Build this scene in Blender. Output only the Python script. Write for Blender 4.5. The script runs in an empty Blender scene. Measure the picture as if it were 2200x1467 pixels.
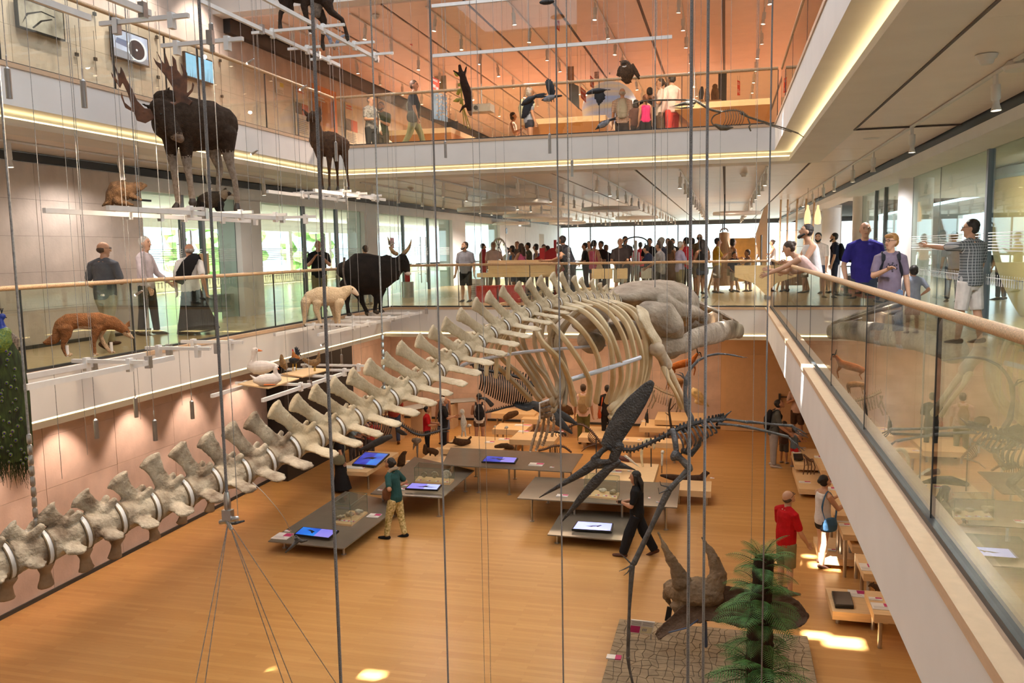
import bpy, math, random
import numpy as np
from mathutils import Vector, Matrix
from mathutils.bvhtree import BVHTree
R0 = random.Random(7)
C = bpy.context.scene.collection
V = Vector
PI = math.pi
rad = math.radians
# ---------------------------------------------------------------- camera
F, CX, CY, ZC = 1792.0, 1100.0, 733.5, 1.47
_D = V((459, -205.5, F)).normalized()
_T = V((-7030, -73.5, F))
_X = -(_T - _D * _T.dot(_D)).normalized()
_Z = -_D.cross(_X) if _D.cross(_X).y > 0 else _D.cross(_X)
CAM = V((0, 0, ZC))
cd = bpy.data.cameras.new('camera')
cd.sensor_width = 36
cd.lens = 36 * F / 2200
cd.clip_start = .05
cd.clip_end = 500
cam = bpy.data.objects.new('camera', cd)
C.objects.link(cam)
_R = Matrix((_X, _D, _Z))          # world <- cam(x right, y down, z fwd)
cam.matrix_world = Matrix.Translation(CAM) @ (_R @ Matrix(((1, 0, 0), (0, -1, 0), (0, 0, -1)))).to_4x4()
bpy.context.scene.camera = cam


def ray(px, py):
 return _R @ V(((px - CX) / F, (py - CY) / F, 1))


def atZ(px, py, z):
 d = ray(px, py)
 return CAM + d * ((z - ZC) / d.z)


def atY(px, py, y):
 d = ray(px, py)
 return CAM + d * (y / d.y)


def atX(px, py, x):
 d = ray(px, py)
 return CAM + d * (x / d.x)


# ---------------------------------------------------------------- sky, sun, big lights, exposure
sc = bpy.context.scene
w = bpy.data.worlds.new('sky')
sc.world = w
w.use_nodes = True
bg = w.node_tree.nodes['Background']
bg.inputs[0].default_value = (.80, .90, 1, 1)
bg.inputs[1].default_value = 4.0
sc.view_settings.view_transform = 'Standard'
sc.view_settings.look = 'None'
sc.view_settings.exposure = -0.22
sc.view_settings.gamma = 1
sc.view_settings.use_curve_mapping = False
sc.cycles.transparent_max_bounces = 32
sc.cycles.max_bounces = 8
sc.cycles.diffuse_bounces = 4
sc.cycles.glossy_bounces = 4
sc.cycles.sample_clamp_indirect = 6
sc.cycles.caustics_reflective = False
sc.cycles.caustics_refractive = False


def light(name, kind, loc, power, col=(1, 1, 1), size=1, size_y=None, rot=(0, 0, 0), **k):
 l = bpy.data.lights.new(name, kind)
 l.energy = power
 l.color = col
 if kind == 'AREA':
  l.shape = 'RECTANGLE'
  l.size = size
  l.size_y = size_y or size
 elif kind == 'SPOT':
  l.shadow_soft_size = size
  l.spot_size = rad(k.get('cone', 60))
  l.spot_blend = .6
 elif kind != 'SUN':
  l.shadow_soft_size = size
 o = bpy.data.objects.new(name, l)
 o.location = loc
 o.rotation_euler = rot
 C.objects.link(o)
 return o


SUN_DIR = V((.30, .42, -1)).normalized()
sun = light('sun', 'SUN', (0, 0, 30), 70, (1, .97, .92))
sun.data.angle = rad(.6)
sun.rotation_euler = SUN_DIR.to_track_quat('-Z', 'Y').to_euler()
WARM = (1, .70, .44)
light('skylight_stand_in', 'AREA', (-4, 9, 9.3), 1150, (.86, .93, 1), 9, 16)  # area lamp added under the closed roof in place of sky light
for x in (-9, -5.5, -2):
 light('hall_lamp', 'AREA', (x, 23.7, -.95), 95, WARM, 2.4, 3)
light('hall_lamp', 'AREA', (4, 14, -.95), 120, WARM, 3, 16)
for x, y in ((-6, 14), (-4, 5), (-2, 17.5), (-7, 9)):
 light('hall_lamp', 'AREA', (x, y, 2.8), 85, (1, .74, .5), .4, .4)
for x in (-8, -4.5, -1, 3):
 for y in (19.2, 27, 31, 36):
  light('gallery_lamp', 'SPOT', (x, y, 6.45), 700 if y < 20 else 3600, (1, .74, .60), .05, cone=165)
for y in (6.5, 8.5, 10.5, 12.5, 14.5, 16.5):
 light('wall_spot', 'SPOT', (-10.1, y, 7.6), 420, (1, .80, .66), .04, rot=(0, rad(24), 0), cone=75)
for y in (8.2, 10.0, 11.8, 13.6, 15.4, 17.2):
 light('wall_spot', 'SPOT', (-10.5, y, -.95), 210, (1, .72, .55), .04, rot=(0, rad(18), 0), cone=70)
for x, y in ((-8, 21.8), (-4, 21.8), (0, 21.8), (-8, 33), (-4, 33), (0, 33), (3, 30), (-8, 40), (-4, 40), (0, 40), (-6, 48), (0, 48)):
 light('foyer_lamp', 'SPOT', (x, y, 2.85), 260 if y < 25 else 2400, (1, .84, .73), .06, cone=165)
for y in (5, 10, 15, 20):
 light('foyer_lamp', 'SPOT', (2.62, y, 2.85), 430, (1, .95, .95), .08, cone=165)
for y in (8, 12, 16):
 light('foyer_lamp', 'SPOT', (-10.05, y, 2.85), 130, (1, .88, .8), .08, cone=165)
light('side_room_lamp', 'AREA', (-15, 25, 3.0), 330, (.86, .96, 1), 5, 24)
light('side_room_lamp', 'AREA', (7, 27, 2.8), 140, (1, .96, .9), 3, 10)
light('drum_fill', 'SPOT', (4.6, 14.2, 2.7), 700, (1, .88, .70), .06, rot=(rad(62), 0, rad(-38)), cone=110)  # added lamp to brighten the drum, with no fixture there

# ---------------------------------------------------------------- materials
_m = {}


def mat(name, col, rough=.6, var=.12, scale=6, bump=0, metal=0, emit=0, col2=None, coat=0, spec=.5, stretch=None, detail=4, bscale=None):
 if name in _m:
  return _m[name]
 m = bpy.data.materials.new(name)
 m.use_nodes = True
 nt = m.node_tree
 N, L = nt.nodes, nt.links
 b = N['Principled BSDF']
 b.inputs['Roughness'].default_value = rough
 b.inputs['Metallic'].default_value = metal
 b.inputs['Specular IOR Level'].default_value = spec
 if coat:
  b.inputs['Coat Weight'].default_value = coat
  b.inputs['Coat Roughness'].default_value = .15
 c = tuple(col) + (1,)
 b.inputs['Base Color'].default_value = c
 if emit:
  b.inputs['Emission Color'].default_value = c
  b.inputs['Emission Strength'].default_value = emit
 if var or bump:
  tc = N.new('ShaderNodeTexCoord')
  vec = tc.outputs['Object']
  if stretch:
   mp = N.new('ShaderNodeMapping')
   mp.inputs['Scale'].default_value = stretch
   L.new(vec, mp.inputs[0])
   vec = mp.outputs[0]
  n = N.new('ShaderNodeTexNoise')
  n.inputs['Scale'].default_value = scale
  n.inputs['Detail'].default_value = detail
  L.new(vec, n.inputs['Vector'])
  if var:
   mx = N.new('ShaderNodeMix')
   mx.data_type = 'RGBA'
   if col2 is None:
    lo = tuple(max(0, x * (1 - var)) for x in col) + (1,)
    hi = tuple(min(1, x * (1 + var)) for x in col) + (1,)
   else:
    lo, hi = c, tuple(col2) + (1,)
   cr = N.new('ShaderNodeMapRange')
   cr.inputs[1].default_value = .32
   cr.inputs[2].default_value = .68
   L.new(n.outputs[0], cr.inputs[0])
   L.new(cr.outputs[0], mx.inputs[0])
   mx.inputs[6].default_value = lo
   mx.inputs[7].default_value = hi
   L.new(mx.outputs[2], b.inputs['Base Color'])
  if bump:
   if bscale:
    n = N.new('ShaderNodeTexNoise')
    n.inputs['Scale'].default_value = bscale
    L.new(vec, n.inputs['Vector'])
   bp = N.new('ShaderNodeBump')
   bp.inputs['Strength'].default_value = bump
   bp.inputs['Distance'].default_value = .02
   L.new(n.outputs[0], bp.inputs['Height'])
   L.new(bp.outputs[0], b.inputs['Normal'])
 _m[name] = m
 return m


def glass_mat(name, tint, refl=1.0, alpha=0.0, rough=0.0):
 if name in _m:
  return _m[name]
 m = bpy.data.materials.new(name)
 m.use_nodes = True
 nt = m.node_tree
 N, L = nt.nodes, nt.links
 N.clear()
 out = N.new('ShaderNodeOutputMaterial')
 tr = N.new('ShaderNodeBsdfTransparent')
 tr.inputs[0].default_value = tuple(tint) + (1,)
 gl = N.new('ShaderNodeBsdfGlossy')
 gl.inputs['Roughness'].default_value = rough
 fr = N.new('ShaderNodeFresnel')
 ge = N.new('ShaderNodeNewGeometry')            # the same reflectance from either face of a pane
 ior = N.new('ShaderNodeMath')
 ior.operation = 'MULTIPLY_ADD'
 ior.inputs[1].default_value = 1 / 1.5 - 1.5
 ior.inputs[2].default_value = 1.5
 L.new(ge.outputs['Backfacing'], ior.inputs[0])
 L.new(ior.outputs[0], fr.inputs[0])
 mu = N.new('ShaderNodeMath')
 mu.operation = 'MULTIPLY_ADD'
 mu.inputs[1].default_value = refl
 mu.inputs[2].default_value = alpha
 mu.use_clamp = True
 L.new(fr.outputs[0], mu.inputs[0])
 mx = N.new('ShaderNodeMixShader')
 L.new(mu.outputs[0], mx.inputs[0])
 L.new(tr.outputs[0], mx.inputs[1])
 L.new(gl.outputs[0], mx.inputs[2])
 L.new(mx.outputs[0], out.inputs[0])
 _m[name] = m
 return m


def wood_floor(name, a, b_, plank=.085, length=1.3, rough=.32, axis_x=True, joint=.8):
 m = bpy.data.materials.new(name)
 m.use_nodes = True
 nt = m.node_tree
 N, L = nt.nodes, nt.links
 b = N['Principled BSDF']
 tc = N.new('ShaderNodeTexCoord')
 mp = N.new('ShaderNodeMapping')
 if not axis_x:
  mp.inputs['Rotation'].default_value = (0, 0, PI / 2)
 L.new(tc.outputs['Object'], mp.inputs[0])
 br = N.new('ShaderNodeTexBrick')
 br.offset = .37
 br.offset_frequency = 2
 br.inputs['Scale'].default_value = 1
 br.inputs['Brick Width'].default_value = length
 br.inputs['Row Height'].default_value = plank
 br.inputs['Mortar Size'].default_value = .0012
 br.inputs['Color1'].default_value = tuple(a) + (1,)
 br.inputs['Color2'].default_value = tuple(b_) + (1,)
 br.inputs['Mortar'].default_value = tuple(x * joint for x in a) + (1,)
 L.new(mp.outputs[0], br.inputs['Vector'])
 n = N.new('ShaderNodeTexNoise')
 mp2 = N.new('ShaderNodeMapping')
 mp2.inputs['Scale'].default_value = (1.5, 30, 1) if axis_x else (30, 1.5, 1)
 L.new(tc.outputs['Object'], mp2.inputs[0])
 L.new(mp2.outputs[0], n.inputs['Vector'])
 mx = N.new('ShaderNodeMix')
 mx.data_type = 'RGBA'
 mx.blend_type = 'MULTIPLY'
 mx.inputs[0].default_value = .22
 L.new(br.outputs['Color'], mx.inputs[6])
 L.new(n.outputs[0], mx.inputs[7])
 L.new(mx.outputs[2], b.inputs['Base Color'])
 b.inputs['Roughness'].default_value = rough
 _m[name] = m
 return m


WHITE = mat('white_plaster', (.78, .76, .74), .55, .03, 2)
CEIL = mat('ceiling_white', (.88, .79, .73), .38, .03, 2)
CEIL_UP = mat('ceiling_upper', (.90, .72, .63), .4, .03, 2)
STONE = mat('pale_stone', (.56, .49, .44), .75, .13, 2.2, .12, detail=8, bscale=25)
STONE2 = mat('rose_stone', (.62, .47, .40), .75, .12, 2.2, .12, detail=8, bscale=25)
JOINT = mat('stone_joint', (.16, .13, .11), .9, .1)
BLACK = mat('black_paint', (.012, .012, .013), .5, 0)
DARKMETAL = mat('dark_metal', (.06, .065, .07), .4, .05, metal=.6)
STEEL = mat('steel', (.55, .55, .56), .3, .06, 20, metal=1)
CABLE = mat('steel_cable', (.40, .40, .40), .45, .25, 60, metal=.7)
ALU = mat('aluminium_bar', (.82, .81, .80), .4, .04, 8)
TRIM = mat('oak_trim', (.62, .44, .29), .5, .05, 14, stretch=(1, 1, 4))
RAILW = mat('handrail_wood', (.60, .41, .24), .42, .3, 3, stretch=(40, 40, 40), detail=2)
FLOOR_L = wood_floor('floor_lower_wood', (.52, .27, .085), (.60, .33, .115))
FLOOR_U = wood_floor('floor_upper_wood', (.74, .52, .34), (.80, .58, .39), rough=.4)  # unseen floor, paled so it bounces more light up to the ceiling
FLOOR_M = wood_floor('floor_middle_wood', (.60, .45, .27), (.66, .50, .30), rough=.22)
BEECH = mat('beech_board', (.72, .50, .27), .5, .08, 4, stretch=(1, 12, 12))
LED = mat('led_strip', (1, .80, .42), .5, 0, emit=5)
LAMP = mat('lamp_lens', (1, .82, .60), .5, 0, emit=9)
GLASS = glass_mat('rail_glass', (.90, .93, .86), 1.35, .01)
GLASS_W = glass_mat('partition_glass', (.84, .94, .92), .6, .02)
GLASS_C = glass_mat('case_glass', (.90, .95, .92), .9, .01)



def roughen(o, amp, scale):
 """knead a worn, uneven surface into a solid"""
 from mathutils import noise
 me = o.data
 n = len(me.vertices)
 co, nr = np.empty(n * 3, 'f'), np.empty(n * 3, 'f')
 me.vertices.foreach_get('co', co)
 me.vertex_normals.foreach_get('vector', nr)
 co, nr = co.reshape(-1, 3), nr.reshape(-1, 3)
 f = noise.noise
 d = np.array([f(q) + .5 * f(q * 2.7) + .3 * f(q * 6.1) for q in [V(c) for c in co * scale]], 'f')
 me.vertices.foreach_set('co', (co + nr * (amp * d)[:, None]).ravel())
 me.update()
 return o


# ---------------------------------------------------------------- mesh helpers
class MB:
 def __init__(s):
  s.v, s.f, s.m = [], [], []

 def add(s, vs, fs, m=0):
  o = len(s.v)
  s.v += [tuple(v) for v in vs]
  s.f += [tuple(i + o for i in f) for f in fs]
  s.m += [m] * len(fs)
  return s

 def box(s, p0, p1, m=0, M=None):
  x0, y0, z0 = p0
  x1, y1, z1 = p1
  vs = [V(p) for p in ((x0, y0, z0), (x1, y0, z0), (x1, y1, z0), (x0, y1, z0), (x0, y0, z1), (x1, y0, z1), (x1, y1, z1), (x0, y1, z1))]
  if M:
   vs = [M @ v for v in vs]
  return s.add(vs, [(0, 3, 2, 1), (4, 5, 6, 7), (0, 1, 5, 4), (1, 2, 6, 5), (2, 3, 7, 6), (3, 0, 4, 7)], m)

 def tube(s, pts, r, n=8, m=0, up=(0, 0, 1), dome=True, M=None):
  """a tube along pts; r is one radius, or a list of radii or (side, up) pairs"""
  pts = [V(p) for p in pts]
  k = len(pts)
  rs = list(r) if isinstance(r, (list, tuple)) else [r] * k
  rs = [(a, a) if not isinstance(a, (tuple, list)) else a for a in rs]
  up = V(up)
  rings, fr = [], []
  side = None
  for i in range(k):
   t = (pts[min(i + 1, k - 1)] - pts[max(i - 1, 0)])
   t = t.normalized() if t.length > 1e-9 else V((0, 0, 1))
   sd = t.cross(up)
   if sd.length < .15:
    sd = side if side is not None else t.orthogonal()
   sd = (sd - t * sd.dot(t)).normalized()
   if side is not None and sd.dot(side) < 0:
    sd = -sd
   side = sd
   fr.append((pts[i], t, sd, sd.cross(t)))
  lst = [(p, sd, nn, a, b) for (p, t, sd, nn), (a, b) in zip(fr, rs)]
  if dome:
   p, t, sd, nn = fr[0]
   a, b = rs[0]
   h = min(a, b)
   lst = [(p - t * h * .85, sd, nn, a * .45, b * .45), (p - t * h * .5, sd, nn, a * .82, b * .82)] + lst
   p, t, sd, nn = fr[-1]
   a, b = rs[-1]
   h = min(a, b)
   lst += [(p + t * h * .5, sd, nn, a * .82, b * .82), (p + t * h * .85, sd, nn, a * .45, b * .45)]
  vs = []
  for p, sd, nn, a, b in lst:
   for j in range(n):
    an = 2 * PI * j / n
    vs.append(p + sd * (math.cos(an) * a) + nn * (math.sin(an) * b))
  K = len(lst)
  fs = [(i * n + j, i * n + (j + 1) % n, (i + 1) * n + (j + 1) % n, (i + 1) * n + j) for i in range(K - 1) for j in range(n)]
  fs.append(tuple(range(n - 1, -1, -1)))
  fs.append(tuple(range((K - 1) * n, K * n)))
  if M:
   vs = [M @ v for v in vs]
  return s.add(vs, fs, m)

 def ell(s, c, r, m=0, n=12, M=None):
  c = V(c)
  if not isinstance(r, (tuple, list)):
   r = (r, r, r)
  h = max(4, n // 2)
  vs = [c + V((0, 0, r[2]))]
  for i in range(1, h):
   a = PI * i / h
   for j in range(n):
    b = 2 * PI * j / n
    vs.append(c + V((r[0] * math.sin(a) * math.cos(b), r[1] * math.sin(a) * math.sin(b), r[2] * math.cos(a))))
  vs.append(c - V((0, 0, r[2])))
  fs = [(0, 1 + j, 1 + (j + 1) % n) for j in range(n)]
  for i in range(h - 2):
   for j in range(n):
    a, b = 1 + i * n + j, 1 + i * n + (j + 1) % n
    fs.append((a, a + n, b + n, b))
  l = len(vs) - 1
  fs += [(l, 1 + (h - 2) * n + (j + 1) % n, 1 + (h - 2) * n + j) for j in range(n)]
  if M:
   vs = [M @ (v - c) + c for v in vs]
  return s.add(vs, fs, m)

 def lathe(s, prof, c=(0, 0, 0), n=20, m=0, M=None):
  vs = []
  for r, z in prof:
   for j in range(n):
    a = 2 * PI * j / n
    vs.append(V((r * math.cos(a), r * math.sin(a), z)))
  K = len(prof)
  fs = [(i * n + j, i * n + (j + 1) % n, (i + 1) * n + (j + 1) % n, (i + 1) * n + j) for i in range(K - 1) for j in range(n)]
  fs.append(tuple(range(n - 1, -1, -1)))
  fs.append(tuple(range((K - 1) * n, K * n)))
  vs = [(M @ v if M else v) + V(c) for v in vs]
  return s.add(vs, fs, m)

 def prism(s, poly, d, m=0):
  """a solid: polygon of 3D points extruded by vector d"""
  n = len(poly)
  a = [V(p) for p in poly]
  d = V(d)
  vs = a + [p + d for p in a]
  fs = [tuple(range(n - 1, -1, -1)), tuple(range(n, 2 * n))] + [(i, (i + 1) % n, n + (i + 1) % n, n + i) for i in range(n)]
  return s.add(vs, fs, m)

 def mesh(s, name='m'):
  me = bpy.data.meshes.new(name)
  me.from_pydata(s.v, [], s.f)
  if s.m and max(s.m):
   me.polygons.foreach_set('material_index', s.m)
  return me

 def build(s, name, mats, parent=None, loc=None, smooth=40, remesh=None, sm=2):
  if remesh:
   me = voxel(s, remesh, sm)
  else:
   me = s.mesh(name)
  me.name = name
  return link(name, me, mats, parent, loc, 180 if remesh else smooth)


def link(name, me, mats, parent=None, loc=None, smooth=40):
 for x in (mats if isinstance(mats, (list, tuple)) else [mats]):
  me.materials.append(x)
 if smooth:
  me.polygons.foreach_set('use_smooth', [True] * len(me.polygons))
  if smooth < 179:
   me.set_sharp_from_angle(angle=rad(smooth))
 o = bpy.data.objects.new(name, me)
 if loc is not None:
  o.location = loc
 o.parent = parent
 C.objects.link(o)
 return o


_tmp = bpy.data.scenes.new('remesh_bench')


def voxel(mb, size, sm=2):
 """one continuous skin over the shapes in mb; faces keep the material of the nearest source shape"""
 me = mb.mesh('tmp')
 ob = bpy.data.objects.new('tmp', me)
 _tmp.collection.objects.link(ob)
 r = ob.modifiers.new('r', 'REMESH')
 r.mode = 'VOXEL'
 r.voxel_size = size
 r.adaptivity = 0
 if sm:
  q = ob.modifiers.new('s', 'SMOOTH')
  q.iterations = sm
  q.factor = .5
 vl = _tmp.view_layers[0]
 vl.update()
 dg = vl.depsgraph
 out = bpy.data.meshes.new_from_object(ob.evaluated_get(dg))
 out.materials.clear()
 if mb.m and max(mb.m):
  bv = BVHTree.FromPolygons(mb.v, mb.f)
  idx = []
  for p in out.polygons:
   h = bv.find_nearest(p.center)
   idx.append(mb.m[h[2]] if h[2] is not None else 0)
  out.polygons.foreach_set('material_index', idx)
 bpy.data.objects.remove(ob)
 bpy.data.meshes.remove(me)
 return out


def tag(o, label=None, cat=None, group=None, kind=None):
 if label:
  o['label'] = label
 if cat:
  o['category'] = cat
 if group:
  o['group'] = group
 if kind:
  o['kind'] = kind
 return o


def thing(name, label, cat, loc=(0, 0, 0), rz=0, group=None):
 o = bpy.data.objects.new(name, None)
 o.empty_display_size = .1
 o.location = loc
 o.rotation_euler = (0, 0, rz)
 C.objects.link(o)
 return tag(o, label, cat, group)


def struct(mb, name, mats, **k):
 return tag(mb.build(name, mats, **k), kind='structure')


def bez(pts, n=8):
 """Catmull-Rom through the points"""
 P = [V(p) for p in pts]
 P = [P[0] * 2 - P[1]] + P + [P[-1] * 2 - P[-2]]
 out = []
 for i in range(1, len(P) - 2):
  for k in range(n):
   t = k / n
   a, b, c, d = P[i - 1], P[i], P[i + 1], P[i + 2]
   out.append(.5 * ((2 * b) + (c - a) * t + (2 * a - 5 * b + 4 * c - d) * t * t + (3 * b - 3 * c + d - a) * t ** 3))
 out.append(P[-2])
 return out


def lerp(a, b, t):
 return a + (b - a) * t


def ramp(vals, n):
 """resample a list of numbers (or pairs) to n entries"""
 out = []
 for i in range(n):
  x = i * (len(vals) - 1) / max(1, n - 1)
  k = min(int(x), len(vals) - 2)
  t = x - k
  a, b = vals[k], vals[k + 1]
  out.append(tuple(lerp(p, q, t) for p, q in zip(a, b)) if isinstance(a, (tuple, list)) else lerp(a, b, t))
 return out
# ---------------------------------------------------------------- the setting
XL, XR, YF, YU, ZL, ZU, ZT = -8.57, .926, 20.54, 17.76, -4.28, 3.86, 6.8
WL = -11.2
struct(MB().box((-11.6, -4, ZL - .3), (8.5, 27.2, ZL)), 'floor', FLOOR_L)
struct(MB().box((-11.6, -4, -.2), (XL - .03, YF + .03, 0)).box((-11.6, YF + .0301, -.2), (9.9, 58, 0)).box((XR + .03, -4, -.2), (9.9, YF + .03, 0)), 'floor_middle', FLOOR_M)
struct(MB().box((-11.4, -4, ZU - .2), (XL - .03, YU + .03, ZU)).box((-11.4, YU + .0301, ZU - .2), (9, 42, ZU)).box((XR + .03, -4, ZU - .2), (9, YU + .03, ZU)), 'floor_upper', FLOOR_U)
# fascia and light cove along the three edges of each floor
ntrim = 0


def edge(z0, h, yf, name):
 """white fascia with a recessed cove below, mitred round three sides of the void"""
 global ntrim
 prof = [(0, -.012), (0, -h), (.62, -h), (.62, -h - .1), (.3, -h - .1), (.3, -h - .19), (.95, -h - .19), (.95, -.21), (.08, -.21), (.08, -.012)]
 cor = [(XL, -4, -1, 0), (XL, yf, -1, 1), (XR, yf, 1, 1), (XR, -4, 1, 0)]
 vs = [V((x + sx * d, y + sy * d, z0 + z)) for x, y, sx, sy in cor for d, z in prof]
 n = len(prof)
 fs = [(k * n + i, k * n + (i + 1) % n, (k + 1) * n + (i + 1) % n, (k + 1) * n + i) for k in range(3) for i in range(n)]
 b = MB()
 b.add(vs, fs)
 ntrim += 1
 o = struct(b, 'trim_%d' % ntrim, WHITE, smooth=0)
 tag(o, 'white fascia with recessed light cove round the %s floor opening' % name)
 s = MB()
 vs, P2 = [], [(.33, -h - .098), (.33, -h - .075), (.40, -h - .075), (.40, -h - .098)]
 vs = [V((x + sx * d, y + sy * d, z0 + z)) for x, y, sx, sy in cor for d, z in P2]
 fs = [(k * 4 + i, k * 4 + (i + 1) % 4, (k + 1) * 4 + (i + 1) % 4, (k + 1) * 4 + i) for k in range(3) for i in range(4)]
 s.add(vs, fs)
 tag(s.build('light_strip', LED, o), 'glowing warm light strip in the cove')
 t = MB()
 P3 = [(-.015, -.045), (-.015, .012), (.16, .012), (.16, -.045)]
 vs = [V((x + sx * d, y + sy * d, z0 + z)) for x, y, sx, sy in cor for d, z in P3]
 t.add(vs, [tuple(i for i in f) for f in fs])
 t.build('wood_edging', TRIM, o, smooth=0)
 return o


edge(0, .615, YF, 'middle')
edge(ZU, .51, YU, 'upper')


def panels(name, origin, ux, uz, nx, nz, px, pz, m, skip=None, gap=.004, depth=.03, back=JOINT, nrm=None):
 """a wall: dark backing with separate stone panels fixed on it"""
 o0, ux, uz = V(origin), V(ux), V(uz)
 nv = nrm or ux.cross(uz)
 b = MB()
 b.prism([o0 - nv * .25, o0 + ux * nx * px - nv * .25, o0 + ux * nx * px + uz * nz * pz - nv * .25, o0 + uz * nz * pz - nv * .25], nv * (.25 - depth * .3))
 w_ = struct(b, name, back, smooth=0)
 pm = MB().prism([V((0, 0, 0)) + ux * gap, ux * (px - gap), ux * (px - gap) + uz * (pz - gap), ux * gap + uz * (pz - gap)], nv * -depth).mesh('stone_panel')
 pm.materials.append(m)
 for i in range(nx):
  for k in range(nz):
   if skip and skip(i, k):
    continue
   p = bpy.data.objects.new('stone_panel', pm)
   p.location = o0 + ux * (i * px) + uz * (k * pz) + nv * R0.uniform(0, .004)
   p.parent = w_
   C.objects.link(p)
 return w_


# lower hall walls
panels('wall_left', (WL, -4, ZL + .02), (0, 1, 0), (0, 0, 1), 18, 4, 1.72, .9, STONE2, nrm=V((1, 0, 0)), skip=lambda i, k: False)
panels('wall_far', (-11.2, 26.75, ZL + .02), (1, 0, 0), (0, 0, 1), 10, 4, 1.11, .9, STONE2, nrm=V((0, -1, 0)))
PLAS = mat('orange_plaster', (.66, .43, .24), .6, .05, 2)
struct(MB().box((-.1, 26.55, ZL), (8.5, 26.9, -.75)), 'wall_far_plaster', PLAS)
struct(MB().box((8.2, -4, ZL), (8.5, 27, -.75)), 'wall_right', STONE2)
d1 = struct(MB().box((.05, 26.50, ZL + .01), (2.9, 26.56, ZL + 2.4)), 'door_1', mat('door_tan', (.64, .42, .24), .55, .04))
MB().box((1.62, 26.42, ZL + 1.0), (1.68, 26.50, ZL + 1.22)).tube([(1.65, 26.4, ZL + 1.13), (1.86, 26.4, ZL + 1.13)], .018).build('door_handle', DARKMETAL, d1)
struct(MB().box((WL - .4, -4, -.78), (XL - .9, YF + .9, -.70)).box((WL - .4, YF + .9, -.78), (9, 27.2, -.70)).box((XR + .9, -4, -.78), (9, YF + .9, -.70)), 'ceiling_lower', WHITE)
# black projection wall and dark portal on the left
bw = struct(MB().box((WL - .02, 18.6, ZL), (WL + .5, 22.6, -.82)), 'wall_left_black', BLACK)
struct(MB().box((WL, -4, ZL), (WL + .03, 26.7, ZL + .07)).box((WL, 26.7, ZL), (0, 26.76, ZL + .07)), 'baseboard_left', DARKMETAL)

# middle level, left: stone wall, then glazed partition with white piers
panels('wall_middle_left', (-10.95, -4, .06), (0, 1, 0), (0, 0, 1), 21, 5, .86, .59, STONE, nrm=V((1, 0, 0)))
struct(MB().box((-10.94, -4, 0), (-10.92, 14.06, .06)), 'baseboard_middle_left', DARKMETAL)
struct(MB().box((-11.6, 14.06, 2.74), (-11.05, 45, 3.17)).box((-11.35, -4, 3.01), (-10.97, 14.06, 3.17)), 'wall_middle_left_header', WHITE)
piers = [(17.6, 18.5), (24.6, 25.6), (33.4, 35.2), (41, 48)]
for a, b_ in piers:
 struct(MB().box((-11.65, a, 0), (-11.05, b_, 2.75)), 'pillar_left', WHITE)
struct(MB().box((-11.65, 48, 0), (-11.05, 50.2, 3.17)).box((-11.65, 51.6, 0), (-11.05, 58, 3.17)).box((-11.65, 50.2, 2.4), (-11.05, 51.6, 3.17)), 'wall_middle_far_left', WHITE)
struct(MB().box((-11.62, -4, 3.02), (-10.93, 58, 3.15)), 'trim_3', mat('vent_slot_dark', (.02, .02, .022), .6, 0))
FRIT = mat('frit_lines', (.62, .66, .66), .6, 0)
FRAME = mat('door_frame_grey', (.16, .17, .18), .4, 0, metal=.5)


def glazing(name, label, x, y0, y1, z1, splits, frames, fr=True, face=1):
 g = thing(name, label, 'partition', (x, y0, 0))
 g['kind'] = 'structure'
 ys = [y0] + splits + [y1]
 for a, b_ in zip(ys[:-1], ys[1:]):
  MB().box((-.01, a - y0 + .006, .02), (.01, b_ - y0 - .006, z1)).build('glass_pane', GLASS_W, g, smooth=0)
  MB().box((-.006, b_ - y0 - .008, 0), (.006, b_ - y0 + .008, z1)).build('pane_joint', FRAME, g, smooth=0)
 for a in frames:
  MB().box((-.05, a - y0 - .05, 0), (.05, a - y0 + .05, z1)).build('door_frame', FRAME, g, smooth=0)
 if fr:
  b = MB()
  for k in range(7):
   z = 1.32 + k * .045
   b.box((.011 * face - .001, .05, z), (.011 * face + .001, y1 - y0 - .05, z + .012))
  b.build('frit_stripe', FRIT, g, smooth=0)
  b = MB()                                     # the row of little people printed on the glass
  n = int((y1 - y0) / .11)
  for k in range(n):
   y = .1 + k * .11
   if y > y1 - y0 - .1:
    break
   f = .011 * face
   b.box((f - .001, y - .012, .86), (f + .001, y + .012, .93)).box((f - .001, y - .012, .94), (f + .001, y + .010, .965))
   b.box((f - .001, y - .045, .905), (f + .001, y + .045, .92)).box((f - .001, y - .02, .80), (f + .001, y - .006, .86)).box((f - .001, y + .006, .80), (f + .001, y + .02, .86))
  tag(b.build('people_frieze', FRIT, g, smooth=0), 'row of small printed people holding hands')
 return g


def pull(g, y, x=.06, z0=.3, z1=2.0):
 MB().tube([(x, y, z0), (x, y, z1)], .02).tube([(0, y, z0 + .3), (x, y, z0 + .3)], .012).tube([(0, y, z1 - .3), (x, y, z1 - .3)], .012).build('pull_handle', STEEL, g)


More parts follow.
